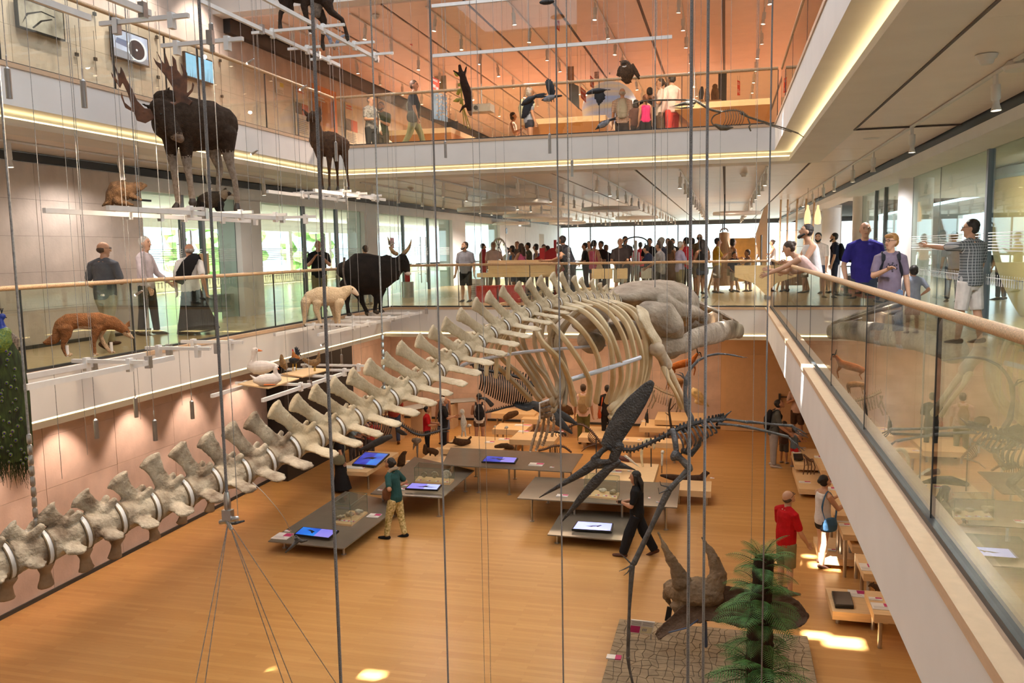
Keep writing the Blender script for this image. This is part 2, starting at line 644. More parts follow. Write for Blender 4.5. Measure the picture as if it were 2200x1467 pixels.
g = glazing('glass_partition', 'glass wall with a door beside the stone wall, on the middle left', -11.2, 14.06, 17.6, 2.74, [15.6, 16.3, 16.9], [15.6, 16.3])
pull(g, 1.35)
pull(g, 1.75)
MB().box((.012, 2.05, 1.05), (.03, 2.4, 1.5)).build('door_notice', mat('notice_brown', (.42, .27, .14), .6), g)
MB().box((-.4, 2.9, .15), (-.1, 3.5, .55)).build('floor_box', mat('grey_box', (.35, .36, .36), .6), g)
g = glazing('glass_partition', 'wide glass wall between the first two white piers on the left', -11.2, 18.5, 24.6, 2.74, [20.9, 23.3], [20.9, 22.9])
pull(g, 3.0)
pull(g, 3.5)
g = glazing('glass_partition', 'glass wall with tall doors behind the black ox', -11.2, 25.6, 33.4, 2.74, [27.8, 30.8], [28.2, 30.8])
pull(g, 4.2)
pull(g, 4.8)
glazing('glass_partition', 'narrow glass pane near the far left corner of the foyer', -11.2, 35.2, 41, 2.74, [], [])
# the side rooms behind the glass, with windows to the garden
struct(MB().box((-22, 8, -.2), (-11.6, 60, 0)), 'floor_side_room', FLOOR_M)
struct(MB().box((-22, 8, 3.17), (-11.6, 60, 3.3)), 'ceiling_side_room', WHITE)
sw = MB().box((-22.2, 8, 0), (-22, 60, .5)).box((-22.2, 8, 2.6), (-22, 60, 3.2)).box((-22.2, 8, 0), (-22, 17.5, 3.2))
for y in (17.5, 21.5, 26, 30.5, 35, 39.5, 44, 48.5, 53, 57.5):
 sw.box((-22.2, y, .5), (-22, y + .3, 2.6))
struct(sw, 'wall_side_room', WHITE)
struct(MB().box((-22, 13.7, 0), (-11.3, 14.0, 3.2)), 'wall_side_room_near', WHITE)
# middle level ceiling: separate panels between dark slots
SEAM = mat('ceiling_slot', (.05, .035, .03), .7, 0)
c0 = struct(MB().box((-11.3, YU + .94, 3.195), (9, 58, 3.3)).box((-11.6, -4, 3.195), (XL - .9, YF, 3.3)).box((XR + .9, -4, 3.195), (9, YF, 3.3)), 'ceiling_middle', SEAM)


def ceiling_panels(par, xs, y0, y1, py, z, m, gx=.06, gy=.006, th=.03):
 for a, b_ in zip(xs[:-1], xs[1:]):
  n = max(1, round((y1 - y0) / py))
  p_ = (y1 - y0) / n
  me = MB().box((0, 0, 0), (b_ - a - gx, p_ - gy, th)).mesh('ceiling_panel')
  me.materials.append(m)
  for k in range(n):
   o = bpy.data.objects.new('ceiling_panel', me)
   o.location = (a + gx / 2, y0 + k * p_, z + R0.uniform(0, .003))
   o.parent = par
   C.objects.link(o)


MX = [-11.0, -9.55, -7.65, -5.75, -3.85, -1.95, -.05, 1.7, 3.3]
ceiling_panels(c0, MX, YU + .95, 57, 1.6, 3.17, CEIL)
ceiling_panels(c0, [XR + .95, 3.3], -4, YU + .9, 2.3, 3.17, CEIL, gx=.02)
ceiling_panels(c0, [-10.95, XL - .95], -4, YU + .9, 2.3, 3.17, CEIL, gx=.02)
p = atZ(1835, 278, 3.165)
struct(MB().box((p.x, p.y - .03, 3.15), (3.3, p.y + .03, 3.168)).box((1.83, -4, 3.15), (1.86, p.y, 3.172)), 'trim_6', SEAM)
# right side of the middle level: vent slot, beam, round columns, glass
struct(MB().box((3.3, -4, 2.88), (3.95, 58, 3.04)).box((3.95, -4, 2.88), (9.9, 30, 2.95)), 'wall_middle_right_beam', WHITE)
vb = MB().box((3.34, -4, 3.03), (3.6, 58, 3.2))
struct(vb, 'trim_4', mat('vent_slot_dark', (.02, .02, .022), .6, 0))
for y in (20.5, 27.5, 36):
 struct(MB().lathe([(.36, 0), (.36, 2.9)], (4.1, y, 0), 24), 'column_right', WHITE)
g = glazing('glass_partition', 'glass wall on the right in front of the curved wooden drum', 3.95, 5, 20.0, 2.88, [9.5, 14.5, 17.6], [14.5], face=-1)
g = glazing('glass_partition', 'glass wall with a dark framed door beyond the round column on the right', 3.95, 21, 27.0, 2.88, [23.2, 24.6], [23.2, 24.6], face=-1)
struct(MB().box((9.7, 5, 0), (9.9, 20, 3.2)).box((9.7, 20, 2.6), (9.9, 40, 3.2)).box((9.7, 20, 0), (9.9, 40, .4)).box((9.7, 40, 0), (9.9, 58, 3.2)).box((9.7, 26, 0), (9.9, 26.3, 3)).box((9.7, 32, 0), (9.9, 32.3, 3)), 'wall_side_room_right', WHITE)
struct(MB().box((4.4, 40, 0), (5.0, 58, 3.2)), 'wall_middle_right_far', WHITE)
# far end of the foyer: windows down to the floor
fw = MB()
for x in (-9, -6, -3.1, -.2, 2.6, 5.4):
 fw.box((x - .04, 57.2, 0), (x + .04, 57.35, 3.0))
fw.box((-11.6, 57.2, 2.9), (9, 57.4, 3.2)).box((-11.6, 57.2, 0), (9, 57.35, .08))
w1 = struct(fw, 'window_1', FRAME)
for a, b_ in zip((-11.6, -9, -6, -3.1, -.2, 2.6, 5.4), (-9, -6, -3.1, -.2, 2.6, 5.4, 9)):
 MB().box((a + .05, 57.25, .08), (b_ - .05, 57.27, 2.9)).build('glass_pane', GLASS_C, w1, smooth=0)
struct(MB().box((-40, 58, -.6), (40, 120, -.1)).box((-60, 5, -.6), (-22.3, 120, -.1)).box((10, 5, -.6), (30, 120, -.1)), 'ground_outside', mat('pale_paving', (.62, .60, .56), .8))
# upper level: left stone wall, wood edged ceiling in panels
panels('wall_upper_left', (WL, -4, ZU + .05), (0, 1, 0), (0, 0, 1), 30, 4, 1.55, 1.3, STONE, nrm=V((1, 0, 0)))
struct(MB().box((-11.5, 42, ZU), (9, 42.3, 7)), 'wall_upper_far', mat('upper_far_wall', (.72, .62, .52), .6, .05))
struct(MB().box((8.8, -4, ZU), (9.1, 42, 7)), 'wall_upper_right', WHITE)
c1 = struct(MB().box((WL, YU - .2, ZT + .035), (9, 42.3, ZT + .2)), 'ceiling_upper', SEAM)
UX = [-10.95, -9.1, -7.3, -5.5, -3.7, -1.9, -.1, 1.7, 3.5, 5.3, 8.8]
ceiling_panels(c1, UX, YU - .2, 42, 1.0, ZT, CEIL_UP, gx=.07)
struct(MB().box((WL, YU - .2, ZT - .28), (-11.02, 42, ZT + .03)), 'trim_5', mat('vent_slot_dark', (.02, .02, .022), .6, 0))
struct(MB().box((WL - .4, YU - .6, ZT + .03), (9, YU - .2, 9.6)), 'wall_upper_bulkhead', WHITE)
struct(MB().box((XR + 3.2, -4, 6.9), (9, YU, 7.1)), 'ceiling_upper_right', CEIL)
# unseen roof; its gaps are placed to drop sun patches on the floor
sun_holes = []
for px, py, r in ((1812, 1380, .26), (1755, 1365, .17), (1690, 1205, .2), (1770, 1215, .22), (1740, 1195, .1), (1800, 1222, .2), (392, 1424, .13), (410, 1418, .11), (548, 1440, .13), (572, 1438, .1), (800, 1450, .15), (1905, 1388, .2), (1880, 1105, .16)):
 p = atZ(px, py, ZL)
 t = (9.6 - ZL) / -SUN_DIR.z
 q = p - SUN_DIR * t
 sun_holes.append((q.x, q.y, r))


def roof():
 b = MB()
 xs, ys = [-13, 14], [-25, 60]
 for x, y, r in sun_holes:
  xs += [x - r, x + r]
  ys += [y - r * .6, y + r * .6]
 xs, ys = sorted(xs), sorted(ys)
 for i in range(len(xs) - 1):
  for j in range(len(ys) - 1):
   cx, cy = (xs[i] + xs[i + 1]) / 2, (ys[j] + ys[j + 1]) / 2
   if any(abs(cx - x) < r and abs(cy - y) < r * .6 for x, y, r in sun_holes):
    continue
   b.add([(xs[i], ys[j], 9.6), (xs[i + 1], ys[j], 9.6), (xs[i + 1], ys[j + 1], 9.6), (xs[i], ys[j + 1], 9.6)], [(3, 2, 1, 0)])
 return b


struct(roof(), 'roof', WHITE, smooth=0)
struct(MB().box((-11.6, -4.4, ZL), (9, -4, 9.6)), 'wall_near', WHITE)
struct(MB().box((WL - .4, -4, 6.8 + 2.2), (WL, YU, 9.6)).box((8.8, -4, 6.9), (9.1, YU, 9.6)), 'wall_upper_clerestory', WHITE)


# ---------------------------------------------------------------- glass balustrades
def balustrade(label, p0, p1, joints, z, hr=1.1, rad_=.032, inset=(0, 0)):
 p0, p1 = V(p0), V(p1)
 L_ = (p1 - p0).length
 u = (p1 - p0) / L_
 g = thing('glass_balustrade', label, 'railing', (p0.x, p0.y, z), math.atan2(u.y, u.x))
 js = [0] + [j for j in joints if 0 < j < L_] + [L_]
 for a, b_ in zip(js[:-1], js[1:]):
  MB().box((a + .006, -.009, .012), (b_ - .006, .009, hr - .02)).build('glass_pane', GLASS, g, smooth=0)
  MB().box((b_ - .007, -.012, .012), (b_ + .007, .012, hr - .03)).build('pane_joint', DARKMETAL, g, smooth=0)
 MB().tube([(0, 0, hr), (L_, 0, hr)], rad_, 12, dome=False).build('handrail', RAILW, g)
 MB().box((0, -.03, 0), (L_, .03, .045)).build('base_channel', DARKMETAL, g, smooth=0)
 return g


def yX(px, py, x):
 return atX(px, py, x).y


gl = XL - .1
balustrade('glass balustrade with wooden handrail along the middle left gallery', (gl, -3.8, 0), (gl, YF + .1, 0), sorted(yX(px, 660, gl) + 3.8 for px in (45, 283, 461, 590, 690, 770)) + [], 0)
balustrade('glass balustrade across the far end of the middle opening', (gl + .07, YF + .1, 0), (XR + .05, YF + .1, 0), [1.9, 3.8, 5.7, 7.6], 0)
gr = XR + .13
balustrade('glass balustrade with thick wooden handrail close by on the middle right', (gr, .6, 0), (gr, YF + .1, 0), sorted(yX(px, 800, gr) - .6 for px in (2015, 1862, 1788, 1740, 1711, 1690)), 0, hr=1.12, rad_=.028)
balustrade('glass balustrade with wooden handrail along the upper left gallery', (gl, -3.8, 0), (gl, YU + .1, 0), sorted(yX(px, 140, gl) + 3.8 for px in (2, 245, 355, 425, 567, 635, 675)), ZU)
balustrade('glass balustrade across the far end of the upper opening', (gl + .07, YU + .1, 0), (XR + .05, YU + .1, 0), [1.0, 2.6, 4.3, 6, 7.7], ZU)
balustrade('glass balustrade along the upper right gallery', (gr, 2, 0), (gr, YU + .1, 0), [2.6, 5.2, 7.8, 10.4, 13], ZU)
# ---------------------------------------------------------------- the whale skeleton
WB, WC = .4, -6.1
WS = math.sqrt(1 + WB * WB)
_FW = _R @ V((0, 0, 1))
WW = V((1, -WB, 0)) / WS           # lateral, towards the right side of the whale
WH = V((WB, 1, 0)) / WS            # along the whale, towards its head


def onW(px, py, t=0.0):
 """the point on the upright plane through the spine (shifted t sideways) that stands at this place"""
 d = ray(px, py)
 return CAM + d * ((WC + t * WS) / (d.x - WB * d.y))


def pxm(p):
 """metres per pixel at p"""
 return (p - CAM).dot(_FW) / F


def mirW(p):
 k = p.dot(WW) - WC / WS
 return p - WW * (2 * k)


BONE = mat('whale_bone', (.70, .59, .41), .7, .3, 5, .5, col2=(.44, .34, .21), detail=8, bscale=40)
BONE_T = mat('whale_bone_tail', (.66, .57, .43), .75, .3, 7, .6, col2=(.17, .11, .065), detail=9, bscale=45)
BONE_D = mat('whale_bone_dark', (.22, .13, .07), .7, .3, 8, .5, col2=(.40, .28, .17), detail=8)
BONE_S = mat('whale_skull_bone', (.40, .33, .25), .8, .3, 3.5, 1.0, col2=(.22, .175, .13), detail=10, bscale=16)
BONE_R = mat('whale_rib_bone', (.72, .60, .38), .55, .3, 3, .3, col2=(.50, .36, .19), detail=7)
DISC = mat('white_disc', (.86, .85, .84), .6, .06, 10)
DISC_E = mat('disc_edge_brown', (.20, .14, .08), .8, .3, 12)
whale = thing('whale_skeleton', 'huge pale whale skeleton hanging diagonally across the hall', 'skeleton', onW(900, 800))
WO = V(whale.location)


def wpart(mb, name, m, rm=None, label=None, sm=2):
 o = mb.build(name, m, whale, remesh=rm, sm=sm)
 o.data.transform(Matrix.Translation(-WO))
 return tag(o, label) if label else o


discs = [(-75, 1237), (11, 1204), (93, 1175), (175, 1143), (250, 1114), (323, 1091), (393, 1061), (455, 1035), (517, 1015), (571, 991), (624, 964), (676, 941), (721, 920), (761, 900), (800, 879.5), (838, 857), (876, 837), (907, 818), (939, 797), (969, 775.4), (997, 755), (1027, 737), (1053, 717), (1080, 702), (1104, 688), (1127, 676), (1149, 665), (1172, 657), (1195, 651), (1215, 647), (1235, 644), (1252, 642), (1268, 641), (1284, 641), (1298, 642), (1312, 644), (1325, 647)]
tips = [(-65, 1175), (13.6, 1138.6), (93, 1100), (170, 1066), (250, 1027), (320, 984), (379, 961), (438, 940), (489, 918), (535, 899), (585, 876), (629, 862), (670, 840), (710, 823), (750, 806), (786, 785), (823, 768), (855, 745), (896, 729), (924, 711), (952, 694), (985, 673), (1018, 650), (1046, 634), (1076, 623), (1110, 612), (1134, 604), (1157, 600), (1185, 590), (1203, 589), (1232, 596), (1247, 600), (1271, 602), (1288, 609), (1300, 616), (1315, 628)]
rpx = np.interp([d[0] for d in discs], [-75, 11, 93, 323, 517, 676, 761, 838, 939, 1027, 1104, 1149, 1250, 1325], [40, 37, 35, 32, 29, 25, 22.5, 20.5, 18.5, 16.5, 15, 14, 12, 10])
tlen = np.interp(range(36), [0, 6, 9, 12, 16, 20, 25, 28, 35], [.02, .16, .26, .33, .36, .36, .34, .26, .12])
dp = [onW(*d) for d in discs]
for i in range(36):
 p0, p1, T = dp[i], dp[i + 1], onW(*tips[i])
 L_ = (p1 - p0).length
 a = (p1 - p0) / L_
 u = WW.cross(a)
 if u.z < 0:
  u = -u
 c = (p0 + p1) / 2
 r = rpx[i] * pxm(p0) * 1.08
 r1 = rpx[i + 1] * pxm(p1) * 1.08
 b = MB()
 b.tube([p0 + a * .10 * L_, p0 + a * .22 * L_, c, p1 - a * .16 * L_, p1 - a * .02 * L_], [r, r * .97, (r + r1) * .41, r1 * .98, r1], 16, up=WW, dome=False)
 tip_len = (T - c).length
 s0 = c + a * (L_ * .10) + u * (r * .55)
 mid = lerp(s0, T, .5) - a * (L_ * .02) + u * (L_ * .05)
 wd = L_ * .385
 th = max(.019, r * .2)
 b.tube([s0, lerp(s0, mid, .5), mid, lerp(mid, T, .6), T - (T - mid).normalized() * L_ * .05], [(th * 2.2, wd * .86), (th * 1.3, wd * .66), (th, wd * .60), (th, wd * .74), (th * 1.2, wd * .98)], 12, up=a)
 for sg in (-1, 1):                                # knobs either side of the arch, transverse processes
  k0 = c + a * (L_ * .12) + u * (r * .85) + WW * (sg * r * .34)
  b.tube([k0, k0 + a * (L_ * .34) + u * (r * .46) + WW * (sg * r * .10)], [(r * .22, r * .28), (r * .15, r * .26)], 8)
  tl = tlen[i]
  q = c - u * (r * .12)
  b.tube([q + WW * (sg * r * .55), q + WW * (sg * (r * .9 + tl * .35)) - u * (.02), q + WW * (sg * (r * .9 + tl * .8)) - u * .04 + a * .01, q + WW * (sg * (r * .9 + tl)) - u * .05], [(L_ * .30, r * .2), (L_ * .24, r * .18), (L_ * .29, r * .15), (L_ * .22, max(.015, r * .13))], 10, up=u)
 if i > 25:
  b.tube([c + u * r * .8, c + u * r * 1.15], r * .4, 8)
 roughen(wpart(b, 'vertebra', BONE_T if i < 10 else BONE, .012, sm=2), .006, 9)
 e = MB().tube([p1 - a * L_ * .06, p1 + a * L_ * .06], r1 * 1.04, 20, 0, up=WW, dome=False)
 e.tube([p1 + a * L_ * .06, p1 + a * L_ * .095], r1 * 1.09, 20, 1, up=WW, dome=False).tube([p1 - a * L_ * .095, p1 - a * L_ * .06], r1 * 1.08, 20, 1, up=WW, dome=False)
 wpart(e, 'disc', [DISC, DISC_E])
for (x0, y0), (x1, y1), s in (((15, 1240), (12, 1285), 1.1), ((95, 1208), (99, 1258), 1.0), ((178, 1178), (186, 1222), .95), ((250, 1150), (247, 1196), .9), ((325, 1122), (333, 1157), .82), ((394, 1092), (391, 1122), .75), ((455, 1064), (450, 1097), .72)):
 p, q = onW(x0, y0), onW(x1, y1)
 k = pxm(p) * s
 b = MB()
 b.tube([p + WW * .05, lerp(p, q, .4) + WW * .01, q], [(8 * k, 16 * k), (8 * k, 11 * k), (7 * k, 19 * k)], 10, up=WH)
 b.tube([p - WW * .05, lerp(p, q, .4) - WW * .01], [(8 * k, 16 * k), (7 * k, 11 * k)], 10, up=WH)
 b.tube([lerp(p, q, .8), q], [(7 * k, 15 * k), (8 * k, 21 * k)], 10, up=WH)
 wpart(b, 'chevron_bone', BONE_D, .012)
# ribs: right side traced point by point, left side mirrored across the spine
LT = (.06, .40, .62, .70, .66, .56, .44)
ribs = [
 [(1149, 680), (1161, 729), (1202, 773), (1224, 819), (1234, 868)],
 [(1166, 676), (1207, 721), (1245, 775), (1267, 822), (1281, 864)],
 [(1187, 668), (1229, 688), (1262, 724), (1284, 767), (1288, 811), (1281, 863)],
 [(1210, 657), (1252, 668), (1287, 700), (1309, 736), (1316, 778), (1316, 827), (1304, 863)],
 [(1233, 649), (1276, 669), (1306, 707), (1325, 751), (1334, 794), (1332, 827), (1316, 865)],
 [(1250, 644), (1301, 666), (1331, 705), (1347, 751), (1350, 800), (1339, 846), (1310, 879)],
 [(1270, 643), (1314, 664), (1345, 696), (1361, 746), (1365, 794), (1353, 841), (1312, 884)],
 [(1288, 643), (1336, 669), (1361, 705), (1377, 751), (1379, 794), (1364, 844), (1312, 897)],
 [(1303, 645), (1355, 669), (1380, 710), (1388, 751), (1386, 794), (1369, 844), (1334, 882)],
 [(1318, 648), (1364, 666), (1388, 707), (1396, 751), (1394, 794), (1377, 841), (1350, 874)]]
for k, rb in enumerate(ribs):
 n = len(rb)
 ts = [float(np.interp(j / (n - 1), np.linspace(0, 1, 7), LT)) * (.75 + .25 * min(1, k / 3)) for j in range(n)]
 P = [onW(x, y, t) for (x, y), t in zip(rb, ts)]
 if k == 1:
  P[-1] = P[-1] - WH * .2
 for sg in (1, -1):
  Q = [mirW(p) for p in P] if sg < 0 else P
  Q = bez(Q, 5)
  rr = ramp([(.03, .035), (.036, .026), (.038, .026), (.036, .027), (.038, .03), (.045, .034)], len(Q))
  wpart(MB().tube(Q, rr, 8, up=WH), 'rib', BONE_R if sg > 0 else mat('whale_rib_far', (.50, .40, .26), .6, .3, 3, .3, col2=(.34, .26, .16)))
for k, (x, y) in enumerate(((1125, 683), (1100, 695), (1080, 706), (1058, 716))):        # short hind ribs on the left side
 p = onW(x, y, -.18)
 q = p + V((0, 0, -.75 + .1 * k)) - WW * .22 - WH * .05
 wpart(MB().tube(bez([p, lerp(p, q, .5) - WW * .08, q], 5), ramp([.022, .024, .028], 11), 8), 'rib', BONE_R)
# skull
S = MB()
k = .0085
S.tube([onW(1330, 640), onW(1352, 636), onW(1385, 640), onW(1415, 650), onW(1440, 668)], [(.10, .05), (.38, .12), (.62, .26), (.66, .36), (.50, .30)], 20, up=WW.cross(WH))
for sg in (1, -1):
 def w_(px, py, t):
  p = onW(px, py, t)
  return p if sg > 0 else mirW(p)
 S.tube([w_(1392, 676, .40), w_(1425, 684, .62), w_(1440, 702, .70), w_(1447, 720, .68)], [(.20, .22), (.24, .20), (.20, .16), (.15, .10)], 14, up=WH)
 S.tube([w_(1425, 655, .45), w_(1462, 668, .62), w_(1495, 672, .66), w_(1511, 682, .62)], [(.16, .16), (.11, .11), (.10, .09), (.08, .10)], 12, up=(0, 0, 1))
S.tube(bez([onW(1412, 648), onW(1445, 638), onW(1485, 650), onW(1520, 664), onW(1552, 678), onW(1584, 694)], 4), ramp([(.46, .20), (.26, .09), (.17, .06), (.13, .05), (.09, .04), (.04, .03)], 21), 14, up=(0, 0, 1))
skull = roughen(wpart(S, 'skull', BONE_S, .022, sm=2), .013, 4)
for sg in (1, -1):                                    # upper jaw plates and lower jaws
 def w_(px, py, t):
  p = onW(px, py, t)
  return p if sg > 0 else mirW(p)
 wpart(MB().tube(bez([w_(1470, 642, .38), w_(1505, 656, .36), w_(1540, 672, .24), w_(1580, 693, .08)], 4), ramp([(.07, .03), (.08, .035), (.06, .03), (.03, .02)], 13), 10), 'upper_jaw', BONE_S)
 j = MB()
 j.tube(bez([w_(1432, 742, .62), w_(1462, 742, .78), w_(1496, 726, .82), w_(1535, 716, .66), w_(1570, 708, .38), w_(1592, 712, .10)], 5), ramp([(.12, .17), (.10, .13), (.09, .15), (.09, .17), (.085, .165), (.06, .13)], 26), 14)
 j.ell(w_(1438, 746, .62), (.20, .2, .17), n=14)
 j.tube([w_(1452, 728, .72), w_(1446, 712, .70)], [(.06, .12), (.03, .05)], 10)
 roughen(wpart(j, 'lower_jaw', BONE_S, .024, sm=2), .008, 4)
 wpart(MB().tube([w_(1515, 688, .5), w_(1530, 682, .45), w_(1550, 684, .3)], [(.02, .07), (.02, .10), (.02, .05)], 10), 'palate_bone', BONE_D)
# shoulder blades, flippers
for sg in (1, -1):
 def w_(px, py, t):
  p = onW(px, py, t)
  return p if sg > 0 else mirW(p)
 wpart(MB().tube([w_(1380, 664, .60), w_(1386, 690, .72), w_(1400, 715, .78), w_(1413, 738, .80)], [(.03, .12), (.03, .14), (.035, .10), (.06, .09)], 12, up=WH).tube([w_(1374, 668, .60), w_(1381, 705, .70)], [(.03, .07), (.03, .05)], 8, up=WH), 'shoulder_blade', BONE, .02)
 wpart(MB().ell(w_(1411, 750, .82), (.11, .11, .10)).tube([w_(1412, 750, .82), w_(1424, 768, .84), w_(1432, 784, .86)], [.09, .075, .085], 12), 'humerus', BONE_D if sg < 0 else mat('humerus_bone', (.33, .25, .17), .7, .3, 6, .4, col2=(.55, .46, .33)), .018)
 wpart(MB().tube([w_(1432, 786, .86), w_(1444, 806, .88), w_(1458, 836, .9), w_(1472, 872, .9)], [(.05, .055), (.035, .045), (.035, .04), (.05, .05)], 10), 'radius_bone', BONE)
 wpart(MB().tube([w_(1427, 789, .86), w_(1436, 815, .9), w_(1452, 845, .93), w_(1464, 876, .93)], [(.035, .05), (.022, .03), (.022, .03), (.035, .03)], 10), 'ulna_bone', BONE_R)
wr = onW(1174, 868, -.9)
b = MB()
for i in range(3):
 for j in range(3):
  b.ell(wr + WH * (.10 * (i - 1)) + V((0, 0, -.085 * j)) - WW * .01, (.045, .05, .035), m=0)
wpart(b, 'carpal_bones', BONE_D)
wpart(MB().tube([wr + WH * .17 + V((0, 0, .06)), wr - WH * .17 + V((0, 0, .04))], .014, 6).tube([wr + WH * .17 + V((0, 0, .06)), wr + WH * .15 + V((0, 0, -.24))], .01, 6).tube([wr - WH * .17 + V((0, 0, .04)), wr - WH * .17 + V((0, 0, -.22))], .01, 6), 'wrist_brace', DISC)
for ends in ([(1163, 886), (1155, 915), (1146, 945), (1140, 968)], [(1170, 890), (1166, 920), (1160, 945), (1152, 966)], [(1178, 890), (1178, 915), (1172, 940), (1166, 956)], [(1186, 888), (1190, 905), (1188, 925), (1186, 936)]):
 P = [onW(x, y, -.92) for x, y in ends]
 Q = bez(P, 3)
 f = MB()
 for a_, b_ in zip(Q[:-1], Q[1:]):
  f.tube([lerp(a_, b_, .06), lerp(a_, b_, .5), lerp(a_, b_, .90)], [.026, .017, .024], 8, 0)
  f.tube([lerp(a_, b_, .92), lerp(a_, b_, 1.06)], .02, 8, 1)
 wpart(f, 'finger', [BONE_D, DISC])
# aluminium straps and hangers
BAR = mat('support_bar_grey', (.62, .66, .72), .35, .04, metal=.4)
wpart(MB().tube(bez([onW(985, 790, -.05), onW(1020, 776, -.2), onW(1130, 756, -.45), onW(1300, 742, -.6)], 5), (.022), 8), 'support_bar', BAR)
wpart(MB().tube([onW(1224, 816, .42), onW(1300, 793, .66), onW(1376, 768, .76)], [(.018, .03)] * 3, 8), 'support_bar', BAR)


def up_cable(p, z=9.5, r=.008, name='suspension_cable', m=CABLE, par=whale, off=None):
 o = MB().tube([p, V((p.x, p.y, z))], r, 6, dome=False).build(name, m, par)
 o.data.transform(Matrix.Translation(-(off if off is not None else V(par.location))))
 return o


for (x, y, t, ch) in ((79, 1140, 0, 1), (826, 862, 0, 1), (1223, 640, 0, 1), (1407, 690, .3, 0)):
 p = onW(x, y, t)
 up_cable(p)
 f = MB()
 if ch:
  for q in range(9):
   f.tube([p + V((0, 0, .03 + q * .07)), p + V((0, 0, .075 + q * .07))], .016, 6)
 else:
  f.tube([p, p + V((0, 0, .22))], [.03, .018], 8).tube([p, p + V((0.1, 0, -.12))], .008, 6).tube([p, p + V((-.1, 0, -.12))], .008, 6)
 wpart(f, 'chain' if ch else 'cable_end', STEEL)
# ---------------------------------------------------------------- mounted animals
class Fig:
 """a figure worked out on an upright plane square to the line of sight at its own distance; sizes in steps of 1/s pixel"""

 def __init__(s, name, label, cat, ox, oy, sc_, base, Y, group=None):
  s.ox, s.oy, s.s = ox, oy, sc_
  bx, by = ox + base[0] / sc_, oy + base[1] / sc_
  s.o = atY(bx, by, Y)
  d = s.o - CAM
  s.n = V((d.x, d.y, 0)).normalized()
  s.k = d.dot(_FW) / F / sc_
  s.root = thing(name, label, cat, s.o, 0, group)
  s.mb = MB()

 def P(s, x, y, d=0):
  r = ray(s.ox + x / s.s, s.oy + y / s.s)
  return CAM + r * (((s.o - CAM).dot(s.n) + d * s.k) / r.dot(s.n))

 def L(s, p):
  return s.P(*p) - s.o

 def t(s, pts, r, m=0, n=10, mb=None, sm=0, dome=True):
  P = [s.L(p) for p in pts]
  if sm:
   P = bez(P, sm)
  if isinstance(r, (list, tuple)):
   r = [(a * s.k, b * s.k) for a, b in [(q if isinstance(q, (tuple, list)) else (q, q)) for q in r]]
   if len(r) != len(P):
    r = ramp(r, len(P))
  else:
   r = r * s.k
  (mb or s.mb).tube(P, r, n, m, up=s.n, dome=dome)
  return s

 def e(s, p, r, m=0, mb=None, n=12):
  r = r if isinstance(r, (tuple, list)) else (r, r, r)
  ang = math.atan2(s.n.y, s.n.x) - PI / 2
  (mb or s.mb).ell(s.L(p), tuple(q * s.k for q in r), m, n, Matrix.Rotation(ang, 4, 'Z'))
  return s

 def pr(s, poly, th, d=0, m=0, mb=None):
  (mb or s.mb).prism([s.L((x, y, d - th / 2)) for x, y in poly], s.n * th * s.k, m)
  return s

 def body(s, mats, vox, name='body', sm=2, label=None):
  o = s.mb.build(name, mats, s.root, remesh=vox * s.k if vox else None, sm=sm)
  s.mb = MB()
  return tag(o, label) if label else o

 def part(s, name, mats, mb=None, vox=None, label=None, par=None):
  o = (mb or s.mb).build(name, mats, par or s.root, remesh=vox * s.k if vox else None)
  if mb is None:
   s.mb = MB()
  return tag(o, label) if label else o

 def eyes(s, pts, r):
  for p in pts:
   s.e(p, r)
   s.part('eye', EYE)

 def hang(s, p, z=9.5, r=.0028):
  q = s.P(*p)
  o = MB().tube([q - s.o, V((q.x, q.y, z)) - s.o], r, 6, dome=False).build('suspension_cable', CABLE, s.root)
  return s


def fur(name, a, b_=None, sc_=18, bump=.9, var=.3):
 return mat('fur_' + name, a, .85, var, sc_, bump, col2=b_, detail=6, bscale=70, spec=.2)


EYE = mat('eye_glossy', (.01, .008, .006), .1, 0)
MOOSE = fur('moose', (.030, .017, .010), (.055, .033, .020))
MOOSE_L = fur('moose_leg', (.33, .28, .23), (.20, .15, .11))
HOOF = mat('hoof', (.035, .025, .018), .5, .1)
ANTLER = mat('antler', (.17, .065, .026), .45, .3, 9, .3, col2=(.055, .022, .010))


def beam(mb, p, q, w=.045, h=.055, m=0):
 p, q = V(p), V(q)
 t = (q - p).normalized()
 sd = t.cross(V((0, 0, 1))).normalized() * w / 2
 mb.prism([p - sd, p + sd, p + sd + V((0, 0, h)), p - sd + V((0, 0, h))], q - p, m)
 return mb


